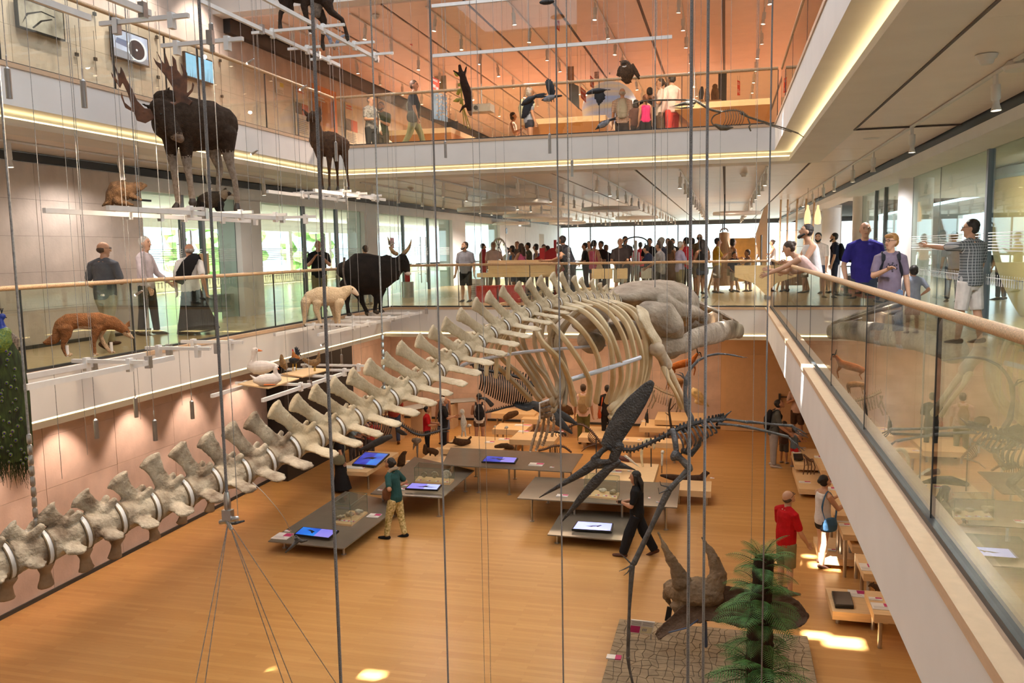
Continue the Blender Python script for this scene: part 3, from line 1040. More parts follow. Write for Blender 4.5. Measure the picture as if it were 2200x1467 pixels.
def platform(label, bars, crosses, cables, clamps=(), over=.18):
 """two long aluminium bars with cross bars clamped on, hung on thin steel cables"""
 ends = []
 for x0, y0, x1, y1, X in bars:
  a, b_ = atX(x0, y0, X), atX(x1, y1, X)
  ends.append((a, b_))
 zm = sum(a.z + b_.z for a, b_ in ends) / (2 * len(ends))
 o0 = V((ends[0][0].x, ends[0][0].y, zm))
 g = thing('hanging_platform', label, 'platform', o0)
 for a, b_ in ends:
  beam(MB(), V((a.x, a.y, zm)) - o0, V((b_.x, b_.y, zm)) - o0).build('long_bar', ALU, g, smooth=0)
 xs = sorted(a.x for a, b_ in ends)
 for y in crosses:
  beam(MB(), V((xs[0] - over, y, zm + .056)) - o0, V((xs[-1] + over, y, zm + .056)) - o0, .04, .04).build('cross_bar', ALU, g, smooth=0)
  for x in (xs[0], xs[-1]):
   MB().box((x - .025, y - .035, zm - .03), (x + .025, y + .035, zm + .115)).build('clamp', ALU, g, smooth=0).data.transform(Matrix.Translation(-o0))
 for i, y in cables:
  x = xs[i]
  c = MB().tube([(x, y, zm + .05), (x, y, 9.5)], .0038, 6, dome=False).build('suspension_cable', CABLE, g)
  c.data.transform(Matrix.Translation(-o0))
  MB().box((x - .03, y - .03, zm - .035), (x + .03, y + .03, zm + .10)).build('cable_clamp', STEEL, g, smooth=0).data.transform(Matrix.Translation(-o0))
 return g, zm


def stilts(g, pts, zm):
 for p in pts:
  p = V(p)
  MB().tube([p, V((p.x, p.y, zm + .05))], .02, 8, dome=False).build('stud', ALU, g).data.transform(Matrix.Translation(-V(g.location)))


# --- moose
f = Fig('moose', 'dark brown moose with broad antlers standing on a hanging platform', 'animal', 0, 0, 2.995, (1330, 1360), 11)
f.t([(1425, 800, 40), (1385, 800, 30), (1320, 805, 0), (1230, 800, -30), (1150, 790, -60), (1090, 800, -80)], [(120, 110), (150, 130), (158, 140), (170, 135), (165, 125), (110, 110)], n=14)
f.e((1090, 700, -60), (95, 80, 120)).e((1045, 640, -60), (58, 60, 55))
f.t([(1090, 740, -80), (1050, 720, -130), (1020, 690, -150)], [(105, 80), (85, 65), (60, 55)])
f.t([(1100, 860, -80), (1100, 945, -90)], [(45, 60), (30, 40)])
f.t([(1020, 690, -150), (1055, 760, -170), (1100, 820, -185), (1135, 865, -195)], [(52, 48), (56, 44), (48, 38), (42, 36)])
f.t([(1135, 870, -195), (1158, 893, -200)], [(42, 36), (28, 30)], 2)
f.t([(1075, 640, -130), (1088, 560, -120)], [(22, 8), (6, 4)]).t([(985, 700, -120), (915, 668, -110)], [(20, 8), (6, 4)])
for pts, rr, mm in (([(1098, 900, -60), (1105, 1000, -60)], [50, 32], 0), ([(1105, 1000, -60), (1122, 1090, -60), (1132, 1180, -60), (1148, 1300, -60)], [32, 25, 20, 19], 1),
     ([(1195, 900, -100), (1200, 1010, -105)], [50, 34], 0), ([(1200, 1010, -105), (1210, 1090, -110), (1226, 1190, -110), (1238, 1270, -110)], [34, 24, 19, 22], 1),
     ([(1380, 900, 60), (1385, 1000, 60)], [55, 40], 1), ([(1385, 1000, 60), (1415, 1090, 60), (1406, 1180, 60), (1402, 1300, 60)], [38, 24, 17, 17], 1),
     ([(1450, 860, -10), (1462, 960, -10)], [75, 48], 0), ([(1462, 960, -10), (1482, 1060, -5), (1510, 1160, -5), (1526, 1290, -5)], [44, 27, 20, 20], 1)):
 f.t(pts, rr, mm)
for x, y, d, l in ((1142, 1345, -60, -1), (1240, 1310, -110, 0), (1402, 1335, 60, 0), (1528, 1350, -5, 0)):
 f.t([(x, y - 30, d), (x + 12 * l, y, d - 5), (x + 26 * l, y + 10, d - 8)], [20, 27, 20], 3)
f.body([MOOSE, MOOSE_L, fur('moose_muzzle', (.20, .14, .10)), HOOF], 7)
f.pr([(1000, 312), (1045, 395), (1062, 412), (1062, 335), (1092, 425), (1112, 425), (1106, 352), (1132, 384), (1142, 448), (1172, 490), (1178, 470), (1160, 402), (1192, 440), (1206, 475), (1203, 600), (1232, 572), (1238, 527), (1250, 545), (1240, 585), (1206, 625), (1240, 650), (1218, 680), (1160, 690), (1112, 682), (1130, 650), (1112, 565), (1075, 502), (1002, 410), (984, 365), (1008, 395), (1040, 410)], 16, -135)
f.t([(1060, 672, -145), (1120, 672, -138)], [18, 16])
f.part('antler', ANTLER, vox=2.6)
f.pr([(727, 395), (748, 440), (764, 472), (772, 470), (776, 425), (796, 460), (816, 512), (850, 572), (882, 645), (930, 695), (985, 702), (1000, 720), (1035, 718), (985, 765), (935, 792), (880, 775), (862, 722), (805, 692), (778, 622), (780, 588), (802, 658), (852, 700), (822, 602), (788, 528), (772, 566), (722, 495), (711, 458), (768, 532), (742, 452)], 16, -165)
f.t([(985, 715, -150), (925, 725, -160)], [18, 16])
f.part('antler', ANTLER, vox=2.6)
f.eyes([(1035, 735, -208)], 7)
pl, zp = platform('long white bar platform carrying the moose, beaver and raccoon dog', [(95, 457, 537, 481, -7.2), (232, 453, 605, 471, -6.33)], [9.0, 10.1, 11.0, 11.9], [(0, 9.6), (1, 9.3), (1, 11.2)])
stilts(pl, [f.P(1142, 1360, -60), f.P(1240, 1330, -110), f.P(1528, 1365, -5), f.P(1402, 1350, 60)], zp)
# --- beaver, raccoon dog (zoom frame at 200,370)
f = Fig('beaver', 'brown beaver crouching on the platform beside the moose', 'animal', 200, 370, 6.47, (380, 465), 9.6)
f.t([(230, 420), (260, 330), (330, 270), (430, 250), (540, 235), (600, 200)], [(60, 70), (90, 110), (150, 140), (145, 140), (100, 100), (70, 70)], n=14)
f.t([(600, 195), (665, 180), (730, 185)], [(62, 60), (50, 50), (26, 30)]).t([(640, 230, -20), (700, 215, -20)], [(40, 40), (22, 25)])
f.e((605, 140, -50), 18).e((605, 140, 50), 18)
f.t([(540, 330, -70), (610, 355, -80), (665, 385, -85)], [45, 28, 18]).t([(540, 330, 60), (610, 350, 60), (660, 375, 60)], [45, 28, 18])
f.t([(330, 400, -90), (430, 425, -95), (560, 455, -95)], [60, 40, 14]).t([(330, 400, 80), (430, 430, 80), (540, 455, 80)], [60, 40, 14])
f.t([(240, 400), (180, 430), (125, 470)], [(50, 70), (30, 60), (8, 40)])
f.body([fur('beaver', (.13, .075, .038), (.06, .034, .018))], 10)
f.eyes([(690, 165, -48)], 7)
stilts(pl, [f.P(480, 466)], zp)
f = Fig('raccoon_dog', 'small dark raccoon dog under the belly of the moose', 'animal', 200, 370, 6.47, (1650, 560), 11)
f.t([(1530, 400), (1600, 390), (1700, 370), (1790, 340)], [(95, 80), (120, 90), (110, 85), (80, 70)], n=14)
f.t([(1790, 330, -20), (1840, 285, -30)], [(70, 60), (58, 55)], 1)
f.t([(1850, 290, -35), (1900, 300, -40)], [(45, 40), (26, 26)], 2).t([(1905, 305, -40), (1945, 315, -40)], [(18, 18), (12, 12)], 1)
f.e((1832, 240, -55), (18, 10, 24)).e((1842, 236, 10), (18, 10, 24))
for x, d in ((1530, -40), (1560, 50), (1780, -40), (1730, 45)):
 f.t([(x, 440, d), (x, 520, d), (x + 30, 550, d - 5)], [48, 32, 20], 2)
f.t([(1480, 400), (1475, 480), (1510, 540)], [40, 48, 26])
f.body([fur('raccoon_dog', (.055, .038, .022), (.022, .016, .011)), fur('raccoon_dog_pale', (.20, .15, .10)), fur('raccoon_dog_black', (.012, .010, .009))], 8)
f.eyes([(1868, 280, -75)], 6)
stilts(pl, [f.P(1800, 550, -40), f.P(1550, 560, -40)], zp)

# --- red deer hind
DEER = fur('deer', (.115, .060, .032), (.065, .036, .022))
f = Fig('deer', 'slender brown deer hind standing on a hanging platform in front of the corner', 'animal', 500, 0, 3.493, (740, 1430), 15.3)
f.t([(820, 1090, 10), (770, 1085), (700, 1080), (640, 1060)], [(66, 62), (92, 76), (98, 76), (72, 62)], n=14)
f.t([(640, 1050), (625, 980), (612, 900)], [(70, 52), (46, 38), (36, 33)])
f.t([(625, 890, -10), (600, 868, -30), (572, 890, -45)], [(46, 44), (40, 38), (20, 22)])
f.t([(560, 900, -48), (566, 905, -48)], [12, 12], 2)
for x0, x1, x2, d in ((640, 665, 676, -35), (725, 724, 726, -40), (765, 785, 790, 45), (830, 858, 870, -10)):
 f.t([(x0, 1110, d), (lerp(x0, x1, .7), 1210, d), (x1, 1300, d), (x2, 1400, d)], [38, 19, 10.5, 9.5])
 f.t([(x2, 1405, d), (x2 - 5, 1430, d - 4)], [12, 14], 2)
f.t([(845, 1060, 10), (855, 1110, 10)], [18, 10])
f.t([(655, 858, -10), (652, 800, -10)], [(20, 8), (6, 3)]).t([(560, 862, -10), (522, 815, 0)], [(18, 8), (6, 3)])
f.body([DEER, fur('deer_pale', (.28, .20, .14)), HOOF], 6)
f.eyes([(598, 858, -70)], 6)
pd, zp = platform('white bar platform carrying the deer hind', [(575, 416, 743, 433, -7.6), (675, 412, 827, 432, -6.8)], [14.2, 14.9, 15.6], [(0, 14.4), (1, 14.3), (1, 15.8), (0, 16)])
stilts(pd, [f.P(676, 1435, -35), f.P(726, 1440, -40), f.P(790, 1440, 45), f.P(870, 1435, -10)], zp)

# --- dingo
DING = fur('dingo', (.30, .13, .050), (.17, .075, .03))
CREAM = fur('dingo_cream', (.55, .40, .26))
f = Fig('dingo', 'reddish dingo with lowered head walking on a hanging platform', 'animal', 0, 600, 5.643, (1000, 920), 9.3)
f.t([(740, 560), (830, 520), (950, 500), (1070, 500), (1180, 510), (1270, 520)], [(85, 60), (105, 75), (92, 75), (95, 75), (115, 75), (100, 65)], n=14)
f.t([(950, 560), (1080, 570)], [(35, 55), (40, 55)], 1)
f.t([(1270, 520), (1370, 530), (1440, 560, -10)], [(100, 62), (85, 55), (66, 52)])
f.t([(1440, 570, -10), (1510, 610, -25), (1545, 640, -32)], [(66, 58), (55, 50), (36, 36)]).t([(1520, 640, -30), (1570, 680, -38), (1605, 708, -42)], [(44, 38), (30, 28), (18, 18)], 1)
f.t([(1612, 708, -43), (1620, 710, -43)], 12, 2)
f.t([(1470, 580, -60), (1460, 520, -62)], [(34, 14), (8, 5)]).t([(1545, 560, 20), (1585, 492, 25)], [(36, 14), (8, 5)])
f.t([(790, 590, -45), (800, 690, -45), (765, 780, -45), (760, 830, -45), (800, 915, -45)], [(95, 55), (58, 36), (26, 20), (20, 18), (18, 18)])
f.t([(770, 590, 45), (800, 690, 45), (785, 780, 45), (800, 830, 45), (830, 900, 45)], [(80, 50), (50, 36), (26, 20), (20, 18), (18, 18)], 1)
f.t([(1180, 580, -45), (1150, 690, -45), (1135, 780, -45), (1145, 890, -45)], [(65, 45), (40, 34), (27, 24), (24, 22)])
f.t([(1240, 590, 40), (1210, 690, 40), (1260, 780, 40), (1325, 870, 40)], [(60, 45), (36, 32), (24, 22), (22, 22)], 1)
for x, y, d in ((835, 918, -45), (1165, 905, -45), (1365, 878, 40), (850, 905, 45)):
 f.t([(x - 30, y, d), (x + 18, y + 4, d)], [22, 16], 1)
f.t([(690, 530), (680, 620), (690, 690), (640, 735), (560, 765), (525, 765)], [(26, 26), (40, 36), (58, 48), (58, 46), (34, 30), (12, 12)], sm=2)
f.body([DING, CREAM, HOOF], 9)
f.eyes([(1538, 632, -72), (1580, 630, 5)], 9)
pz, zp = platform('white bar platform carrying the dingo', [(50, 808, 312, 778, -6.75), (55, 838, 372, 769, -6.2)], [7.6, 8.8, 9.5], [(1, 9.2), (1, 7.9), (0, 9.0), (0, 7.7)])
stilts(pz, [f.P(820, 935, -45), f.P(1150, 925, -45), f.P(1355, 890, 40)], zp)

# --- sheep and ox
WOOL = mat('wool', (.60, .45, .28), .95, .2, 30, 1.0, col2=(.70, .56, .38), bscale=60)
f = Fig('sheep', 'cream woolly sheep standing on a hanging platform beside the black ox', 'animal', 630, 490, 6.667, (400, 1400), 15.2)
f.t([(240, 990), (350, 980), (480, 975), (600, 970), (690, 955)], [(95, 90), (135, 120), (140, 120), (130, 110), (105, 90)], n=14)
f.t([(690, 940), (760, 900), (800, 875)], [(95, 75), (82, 66), (62, 56)])
f.t([(800, 870), (850, 890, -10)], [(58, 52), (52, 42)]).t([(860, 895, -12), (905, 935, -15), (922, 955, -15)], [(48, 38), (32, 26), (22, 20)], 1)
f.t([(800, 880, -50), (790, 930, -55)], [(22, 12), (8, 8)])
for x, x2, x3, d in ((180, 170, 160, -50), (350, 330, 395, -60), (575, 585, 610, 50), (660, 640, 660, -50)):
 f.t([(x, 1060, d), (x2, 1180, d), (lerp(x2, x3, .6), 1280, d), (x3, 1370, d)], [75, 45, 27, 20])
 f.t([(x3, 1380, d), (x3 + 12, 1395, d)], 20, 2)
f.t([(160, 1000), (130, 1120), (135, 1260)], [30, 24, 12])
f.body([WOOL, mat('sheep_face', (.62, .50, .38), .8), HOOF], 9)
f.eyes([(848, 870, -52)], 9)
sheep = f
f = Fig('bull', 'massive black ox with upturned horns on a hanging platform', 'animal', 630, 490, 6.667, (1000, 1230), 17.5)
OX = fur('ox', (.012, .010, .009), (.022, .017, .014), sc_=5)
f.t([(740, 600, -20), (830, 610, -10), (950, 640), (1080, 650), (1200, 650, 10), (1310, 620, 20), (1400, 600, 25)], [(130, 150), (250, 210), (285, 220), (285, 215), (270, 205), (230, 170), (185, 140)], n=16)
f.t([(1400, 580, 20), (1480, 540, 20), (1550, 500, 10)], [(190, 120), (140, 95), (95, 80)])
f.e((1340, 480, 20), (110, 80, 100))
f.t([(1540, 450, 0), (1600, 520, -5), (1630, 600, -10)], [(105, 78), (78, 62), (52, 50)])
f.t([(1640, 640, -10), (1662, 655, -12)], [(44, 46), (28, 34)], 1)
f.t([(1560, 440, -70), (1500, 470, -110)], [(26, 14), (10, 8)])
f.t([(1440, 700, 20), (1500, 720, 15)], [(60, 40), (30, 25)])
for pts in ([(770, 800, -60), (770, 960, -70), (775, 1090, -70), (790, 1210, -70)], [(920, 880, 60), (960, 990, 60), (1000, 1090, 60), (1055, 1200, 60)], [(1180, 880, 30), (1200, 990, 30), (1180, 1090, 30), (1170, 1170, 30)], [(1230, 880, 90), (1235, 990, 90), (1250, 1090, 90), (1250, 1160, 90)]):
 f.t(pts, [(110, 90), (52, 48), (30, 28), (30, 28)])
 x, y, d = pts[-1]
 f.t([(x, y + 20, d), (x + 35, y + 40, d)], [34, 30], 2)
f.t([(1000, 900, 0), (1180, 890, 10)], [(60, 90), (60, 90)])
f.body([OX, mat('ox_muzzle', (.72, .62, .55), .6), HOOF], 11)
f.t([(735, 430, -170), (715, 600, -180), (740, 780, -170), (760, 830, -165)], [16, 14, 12, 16], sm=3)
f.part('tail', fur('ox_tail', (.16, .13, .11)))
HORN = mat('horn', (.42, .26, .11), .4, .3, 6, col2=(.05, .03, .02))
f.t([(1480, 370, -20), (1430, 340, -30), (1390, 270, -35), (1372, 190, -30), (1350, 125, -30)], [30, 30, 24, 15, 5], sm=3)
f.part('horn', HORN)
f.t([(1560, 390, 10), (1600, 350, 15), (1650, 290, 20), (1680, 220, 15), (1692, 155, 10)], [32, 30, 24, 14, 4], sm=3)
f.part('horn', HORN)
f.eyes([(1605, 470, -72)], 11)
po, zp = platform('white bar platform carrying the sheep and the ox', [(590, 722, 780, 690, -7.85), (684, 723, 905, 668, -7.0)], [14.9, 15.6, 16.7, 17.8], [(1, 16.9), (0, 15.2), (0, 17.6), (1, 19.0)])
stilts(po, [f.P(805, 1270, -70), f.P(1075, 1250, 60), f.P(1175, 1220, 30), sheep.P(160, 1400, -50), sheep.P(400, 1400, -60), sheep.P(660, 1385, -50)], zp)

# --- geese and hens on two boards
pg, zp = platform('white bar platform with two wooden boards carrying geese and hens', [(455, 858, 560, 828, -7.6), (564, 862, 734, 801, -6.6)], [12.0, 12.9, 13.6, 14.2], [(1, 12.3), (0, 12.4), (1, 14.0), (0, 14.0)])
for pts in ([(100, 885), (700, 970), (1310, 775), (720, 715)], [(960, 680), (1370, 748), (1925, 590), (1480, 565)]):
 q = [atZ(500 + x / 9.167, 730 + y / 9.167, zp + .10) - V(pg.location) for x, y in pts]
 MB().prism(q, V((0, 0, .018))).build('board', BEECH, pg, smooth=0)


def board_y(x, y):
 return atZ(500 + x / 9.167, 730 + y / 9.167, zp + .118).y


WHF = mat('white_feathers', (.74, .66, .60), .8, .06, 14, .4)
BEAK = mat('orange_beak', (.75, .20, .04), .5, .1)
f = Fig('goose', 'white goose standing tall with a long upright neck', 'animal', 500, 730, 9.167, (600, 790), board_y(600, 790))
f.t([(330, 540), (420, 550), (560, 545), (700, 530), (830, 510), (900, 515)], [(60, 60), (125, 110), (140, 120), (115, 100), (55, 60), (14, 30)], n=14)
f.t([(370, 500), (400, 400), (415, 300), (425, 220)], [(80, 70), (52, 48), (46, 44), (56, 50)])
f.e((440, 205), (66, 50, 60))
f.body([WHF], 9)
f.t([(500, 205), (545, 212), (580, 216)], [(28, 24), (18, 18), (8, 8)])
f.part('beak', BEAK)
for d in (-30, 30):
 f.t([(580 + d, 650, d), (580 + d, 700, d)], 14)
 f.part('leg', BEAK)
f.eyes([(462, 185, -46)], 9)
f = Fig('goose', 'white goose sitting on the board in front of the standing goose', 'animal', 500, 730, 9.167, (680, 905), board_y(680, 905))
f.t([(450, 800), (540, 800), (680, 790), (820, 785), (900, 770)], [(60, 60), (110, 100), (125, 115), (120, 110), (70, 70)], n=14)
f.t([(470, 790), (400, 740), (340, 690)], [(50, 50), (26, 30), (6, 14)])
f.t([(890, 740), (850, 660), (835, 590), (850, 550)], [(70, 60), (45, 42), (44, 42), (46, 44)])
f.body([WHF], 9)
f.t([(880, 560), (910, 580)], [18, 8])
f.part('beak', BEAK)
f.t([(620, 885, -110), (830, 880, -110)], [(14, 20), (10, 16)])
f.part('foot', BEAK)
HENF = mat('hen_feathers', (.30, .17, .06), .8, .3, 40, .5, col2=(.12, .07, .03))
f = Fig('hen', 'brown hen bending down to peck', 'animal', 500, 730, 9.167, (1000, 655), board_y(1000, 655))
f.t([(960, 300), (965, 390), (1000, 480), (1040, 540)], [(26, 20), (50, 40), (78, 66), (52, 50)], n=12)
f.t([(1045, 540, -10), (1050, 590, -10)], [22, 12])
f.body([HENF], 8)
for x in (960, 1010):
 f.t([(x + 5, 560), (x, 645)], 8)
 f.part('leg', DARKMETAL)
f = Fig('rooster', 'rooster with orange neck, red comb and arched black tail', 'animal', 500, 730, 9.167, (1230, 610), board_y(1230, 610))
f.t([(1150, 400), (1210, 400), (1270, 390)], [(55, 50), (85, 75), (50, 50)], 1, n=12)
f.t([(1215, 370), (1205, 300), (1190, 240)], [(66, 55), (45, 38), (22, 22)], 0)
f.t([(1240, 330), (1290, 360)], [(50, 44), (36, 40)], 0)
f.body([mat('rooster_orange', (.50, .17, .02), .7, .4, 30, .4, col2=(.22, .06, .01)), mat('rooster_black', (.010, .012, .016), .5)], 8)
f.t([(1190, 235), (1178, 185)], [(16, 8), (10, 5)])
f.part('comb', mat('comb_red', (.55, .02, .02), .5))
for k, (x, y) in enumerate(((1225, 150), (1250, 135), (1280, 150), (1310, 190), (1330, 250), (1340, 320))):
 f.t([(1270, 380), (1255 + k * 8, 270), (x, y)], [(22, 8), (20, 6), (8, 3)], sm=3)
f.part('tail', mat('rooster_tail', (.012, .018, .028), .35))
for x in (1188, 1250):
 f.t([(x, 470), (x, 600)], 9)
 f.part('leg', mat('leg_yellow', (.62, .38, .03), .6))
f = Fig('hen', 'golden brown hen standing with raised tail at the end of the board', 'animal', 500, 730, 9.167, (1610, 620), board_y(1610, 620))
f.t([(1530, 440), (1610, 460), (1670, 430)], [(50, 45), (85, 75), (60, 55)], n=12)
f.t([(1540, 450), (1470, 420), (1385, 380)], [(60, 50), (50, 30), (36, 16)])
f.t([(1680, 420), (1690, 340), (1695, 280)], [(58, 50), (36, 32), (24, 22)])
f.t([(1715, 285), (1728, 292)], [8, 4])
f.body([HENF], 8)
f.t([(1690, 262), (1705, 255)], [8, 5])
f.part('comb', mat('comb_red', (.55, .02, .02), .5))
for x in (1605, 1625):
 f.t([(x, 530), (x, 610)], 8)
 f.part('leg', mat('leg_yellow', (.62, .38, .03), .6))
# --- peacock at the left edge
f = Fig('peacock', 'peacock with blue neck and long green eyed train hanging down at the left edge', 'animal', 0, 640, 3.336, (30, 300), 6.6)
f.t([(-20, 330), (10, 290), (30, 250)], [(90, 75), (85, 70), (52, 50)], 1)
f.t([(25, 250), (12, 200), (5, 160)], [(46, 44), (26, 24), (18, 18)], 0)
f.e((15, 133), (26, 18, 24), 0)
f.t([(60, 260), (100, 300), (120, 370)], [(30, 20), (36, 20), (12, 12)], 2)
f.body([mat('peacock_blue', (.010, .040, .30), .4, .2, 30), mat('peacock_scale', (.20, .26, .03), .45, .4, 60, .6, col2=(.06, .14, .04)), mat('peacock_wing', (.30, .24, .19), .7, .4, 60, col2=(.08, .06, .05))], 6)
f.t([(38, 138), (48, 142)], [6, 3])
f.part('beak', HOOF)
for a in (-.6, -.2, .2, .6):
 f.t([(12, 112), (12 + 22 * math.sin(a), 80 - 6 * math.cos(a))], 2)
f.part('crest', mat('rooster_tail', (.012, .018, .028), .35))
f.t([(0, 320), (30, 500), (55, 700), (80, 900), (110, 1080), (120, 1170)], [(90, 40), (130, 36), (140, 30), (130, 24), (115, 18), (90, 10)], n=14)
f.t([(-90, 330), (-80, 700), (-30, 1150)], [(110, 36), (150, 28), (100, 10)], n=12)
tr = f.part('train', mat('peacock_train', (.045, .075, .014), .7, .5, 22, .8, col2=(.012, .016, .006), stretch=(1.6, 1.6, .35)))
G1 = mat('train_ring', (.09, .16, .03), .5, .3, 40)
G2 = mat('train_copper', (.22, .10, .03), .5, .2, 40)
G3 = mat('train_spot', (.008, .02, .16), .35, .2, 40)
rr = random.Random(5)
for k in range(64):
 y = 380 + 820 * (k / 64)
 x = -60 + rr.random() * (165 + 80 * (k / 64)) + 20 * (k / 64)
 if x > 95 + (y - 380) * .12:
  continue
 a = .75 + .4 * rr.random()
 d = -44 + (y - 380) * .018
 b = MB()
 f.e((x, y, d), (13 * a, 5, 15 * a), 0, b, 8)
 f.e((x, y + 1, d - 3), (8.5 * a, 4, 9.5 * a), 1, b, 8)
 f.e((x, y + 2, d - 5), (6.5 * a, 3.5, 7 * a), 2, b, 8)
 f.part('eye_feather', [G1, G2, G3], b, par=tr)
b = MB()
for k in range(130):
 x = -40 + rr.random() * 230
 y0 = 1080 + rr.random() * 80
 f.t([(x, y0, rr.uniform(-12, 12)), (x + rr.uniform(-10, 25), y0 + 70, rr.uniform(-14, 14)), (x + rr.uniform(-30, 60), y0 + rr.uniform(120, 230), rr.uniform(-14, 14))], [2.4, 2, .8], 0, 4, b, dome=False)
for k in range(160):
 t = rr.random()
 x, y = 125 + t * 100, 400 + t * 760
 f.t([(x - 10, y, rr.uniform(-14, 14)), (x + rr.uniform(4, 16), y + 40, rr.uniform(-14, 14)), (x + rr.uniform(2, 24), y + 80, 0)], [2, 1.6, .7], 0, 4, b, dome=False)
tag(f.part('barbs', mat('train_barb', (.030, .045, .012), .7, .4, 30), b, par=tr), kind='stuff')
f.hang((210, 1100))
for q in range(9):
 f.t([(215 + q * 3, 1140 + q * 36), (217 + q * 3, 1162 + q * 36)], 5, 0, 6)
f.part('chain', STEEL)

# --- wild goat at the top, seen from below
f = Fig('wild_goat', 'dark wild goat with long legs on a platform at the top edge', 'animal', 540, 0, 7.333, (900, 470), 12.2)
f.t([(560, -170), (700, -150), (900, -120), (1080, -80), (1190, -40)], [(130, 120), (190, 160), (190, 160), (190, 160), (130, 130)], n=14)
f.t([(560, -150), (520, -20), (600, 60)], [(110, 90), (95, 80), (72, 62)]).t([(590, 40), (625, 130), (650, 200)], [(62, 60), (48, 42), (28, 28)])
f.t([(1020, 60), (1040, 230)], [(120, 90), (50, 50)], 1)
for pts in ([(500, -40, -60), (525, 110, -70), (462, 210, -70), (450, 330, -70), (455, 430, -70)], [(880, -20, -60), (830, 100, -70), (870, 280, -70), (905, 380, -70), (920, 450, -70)], [(1060, 200, 60), (1140, 330, 60), (1140, 450, 60), (1120, 620, 60), (1125, 720, 60)], [(1190, 40, -60), (1260, 190, -60), (1430, 310, -60), (1480, 450, -60), (1510, 580, -60)]):
 f.t(pts, [95, 58, 38, 28, 34])
 x, y, d = pts[-1]
 f.t([(x, y, d), (x + 15, y + 60, d)], [38, 26], 2)
f.body([fur('goat', (.030, .017, .011), (.05, .03, .02)), fur('goat_belly', (.20, .16, .13)), HOOF], 12)
for d in (-30, 30):
 f.t([(560, 20, d), (470, -40, d), (440, -160, d), (500, -260, d)], [30, 28, 20, 8], sm=4)
 f.part('horn', HORN)
pt, zp = platform('white bar platform at the top carrying the wild goat', [(420, -65, 813, 132, -5.9), (430, 0, 729, 140, -6.75)], [11.9, 13.0, 13.8], [(1, 13.9), (0, 13.4), (0, 11.6), (1, 11.6)], over=.35)
stilts(pt, [f.P(458, 495, -70), f.P(930, 505, -70), f.P(1130, 780, 60), f.P(1530, 660, -60)], zp)
platform('white bar platform at the top left corner', [(-60, -62, 193, 53, -5.6), (120, -42, 322, 42, -5.0)], [7.0, 7.9], [(0, 7.0), (1, 7.6), (1, 6.6)])
f = Fig('swallow', 'small bird with raised slim wings perched on the goat platform', 'animal', 540, 0, 7.333, (1300, 770), 13.3)
f.t([(1285, 670), (1300, 720), (1310, 770)], [(22, 22), (40, 36), (22, 22)], n=10)
f.body([mat('swallow_body', (.30, .20, .13), .7, .3, 30)], 6)
for pts in ([(1270, 730), (1240, 620), (1180, 540), (1115, 480)], [(1330, 730), (1370, 630), (1440, 570), (1525, 530)]):
 f.t(pts, [(26, 8), (28, 6), (20, 5), (5, 3)], sm=3)
 f.part('wing', mat('swallow_wing', (.20, .22, .28), .6, .4, 30))

# --- birds and an otter in the upper void
CROW = mat('crow_black', (.014, .015, .020), .5, .3, 30)
CROWG = mat('crow_grey', (.20, .21, .24), .7, .2, 30)
LA = 'animal'


def wing(f, root, tips, wr=26, th=4, m=CROW):
 for p in tips:
  mid = tuple(lerp(a, b_, .55) for a, b_ in zip(root, p))
  f.t([root, mid, p], [(wr, th), (wr * .8, th * .7), (wr * .3, th * .4)], n=6)
 f.part('wing', m)


f = Fig('crow', 'black crow with one drooping spread wing in front of the woman on the phone', LA, 940, 120, 7.333, (1440, 780), 16.2)
f.t([(1370, 740), (1450, 690), (1540, 640)], [(40, 40), (56, 50), (26, 30)], n=10)
f.body([CROW], 8)
wing(f, (1440, 700), [(1330, 980), (1355, 985), (1385, 970), (1415, 930), (1450, 870), (1490, 790), (1520, 740), (1340, 900), (1320, 780)], 46)
wing(f, (1530, 640), [(1720, 600), (1690, 590), (1740, 640)], 26)
f.hang((1440, 690))
f = Fig('hooded_crow', 'grey and black crow landing with one wing raised high', LA, 940, 120, 7.333, (1780, 660), 16.2)
f.t([(1690, 690), (1760, 670), (1840, 640)], [(34, 32), (56, 48), (30, 30)], n=10)
f.t([(1680, 690), (1635, 700)], [(26, 24), (6, 6)], 1)
f.t([(1850, 640), (1955, 628)], [(24, 30), (14, 26)], 1)
f.body([CROWG, CROW], 8)
wing(f, (1790, 620), [(1705, 400), (1720, 375), (1745, 362), (1775, 370), (1800, 400), (1830, 460), (1850, 540)], 40)
for x in (1790, 1830):
 f.t([(x, 680), (x + 5, 725)], 6)
 f.part('leg', HOOF)
f.hang((1780, 640))
f = Fig('crow', 'black crow flying with lowered fingered wing in front of the bright globe', LA, 1220, 110, 8.15, (500, 720), 16.4)
f.t([(350, 735), (430, 705), (540, 690), (640, 680)], [(30, 30), (46, 44), (50, 44), (24, 24)], n=10)
f.t([(340, 738), (308, 752)], [(18, 16), (4, 4)]).t([(640, 678), (745, 674)], [(10, 24), (6, 20)])
f.body([CROW], 8)
wing(f, (530, 700), [(545, 945), (520, 900), (575, 915), (600, 890), (620, 860), (645, 840), (650, 790), (480, 840), (630, 720)], 52)
f.hang((530, 690))
f = Fig('hooded_crow', 'slim grey bodied bird with black head diving above the fascia', LA, 1220, 110, 8.15, (650, 1270), 16.6)
f.t([(560, 1310), (620, 1280), (690, 1240), (730, 1210)], [(44, 42), (58, 50), (44, 42), (24, 24)], n=10)
f.t([(550, 1315), (520, 1345), (475, 1375)], [(38, 36), (24, 22), (5, 5)], 1)
f.t([(730, 1210), (830, 1165)], [(20, 30), (12, 24)], 1).t([(740, 1215), (850, 1195)], [(12, 20), (8, 16)], 1)
f.t([(560, 1280, -20), (640, 1240, -25), (720, 1210, -20)], [(30, 8), (36, 8), (20, 6)], 1)
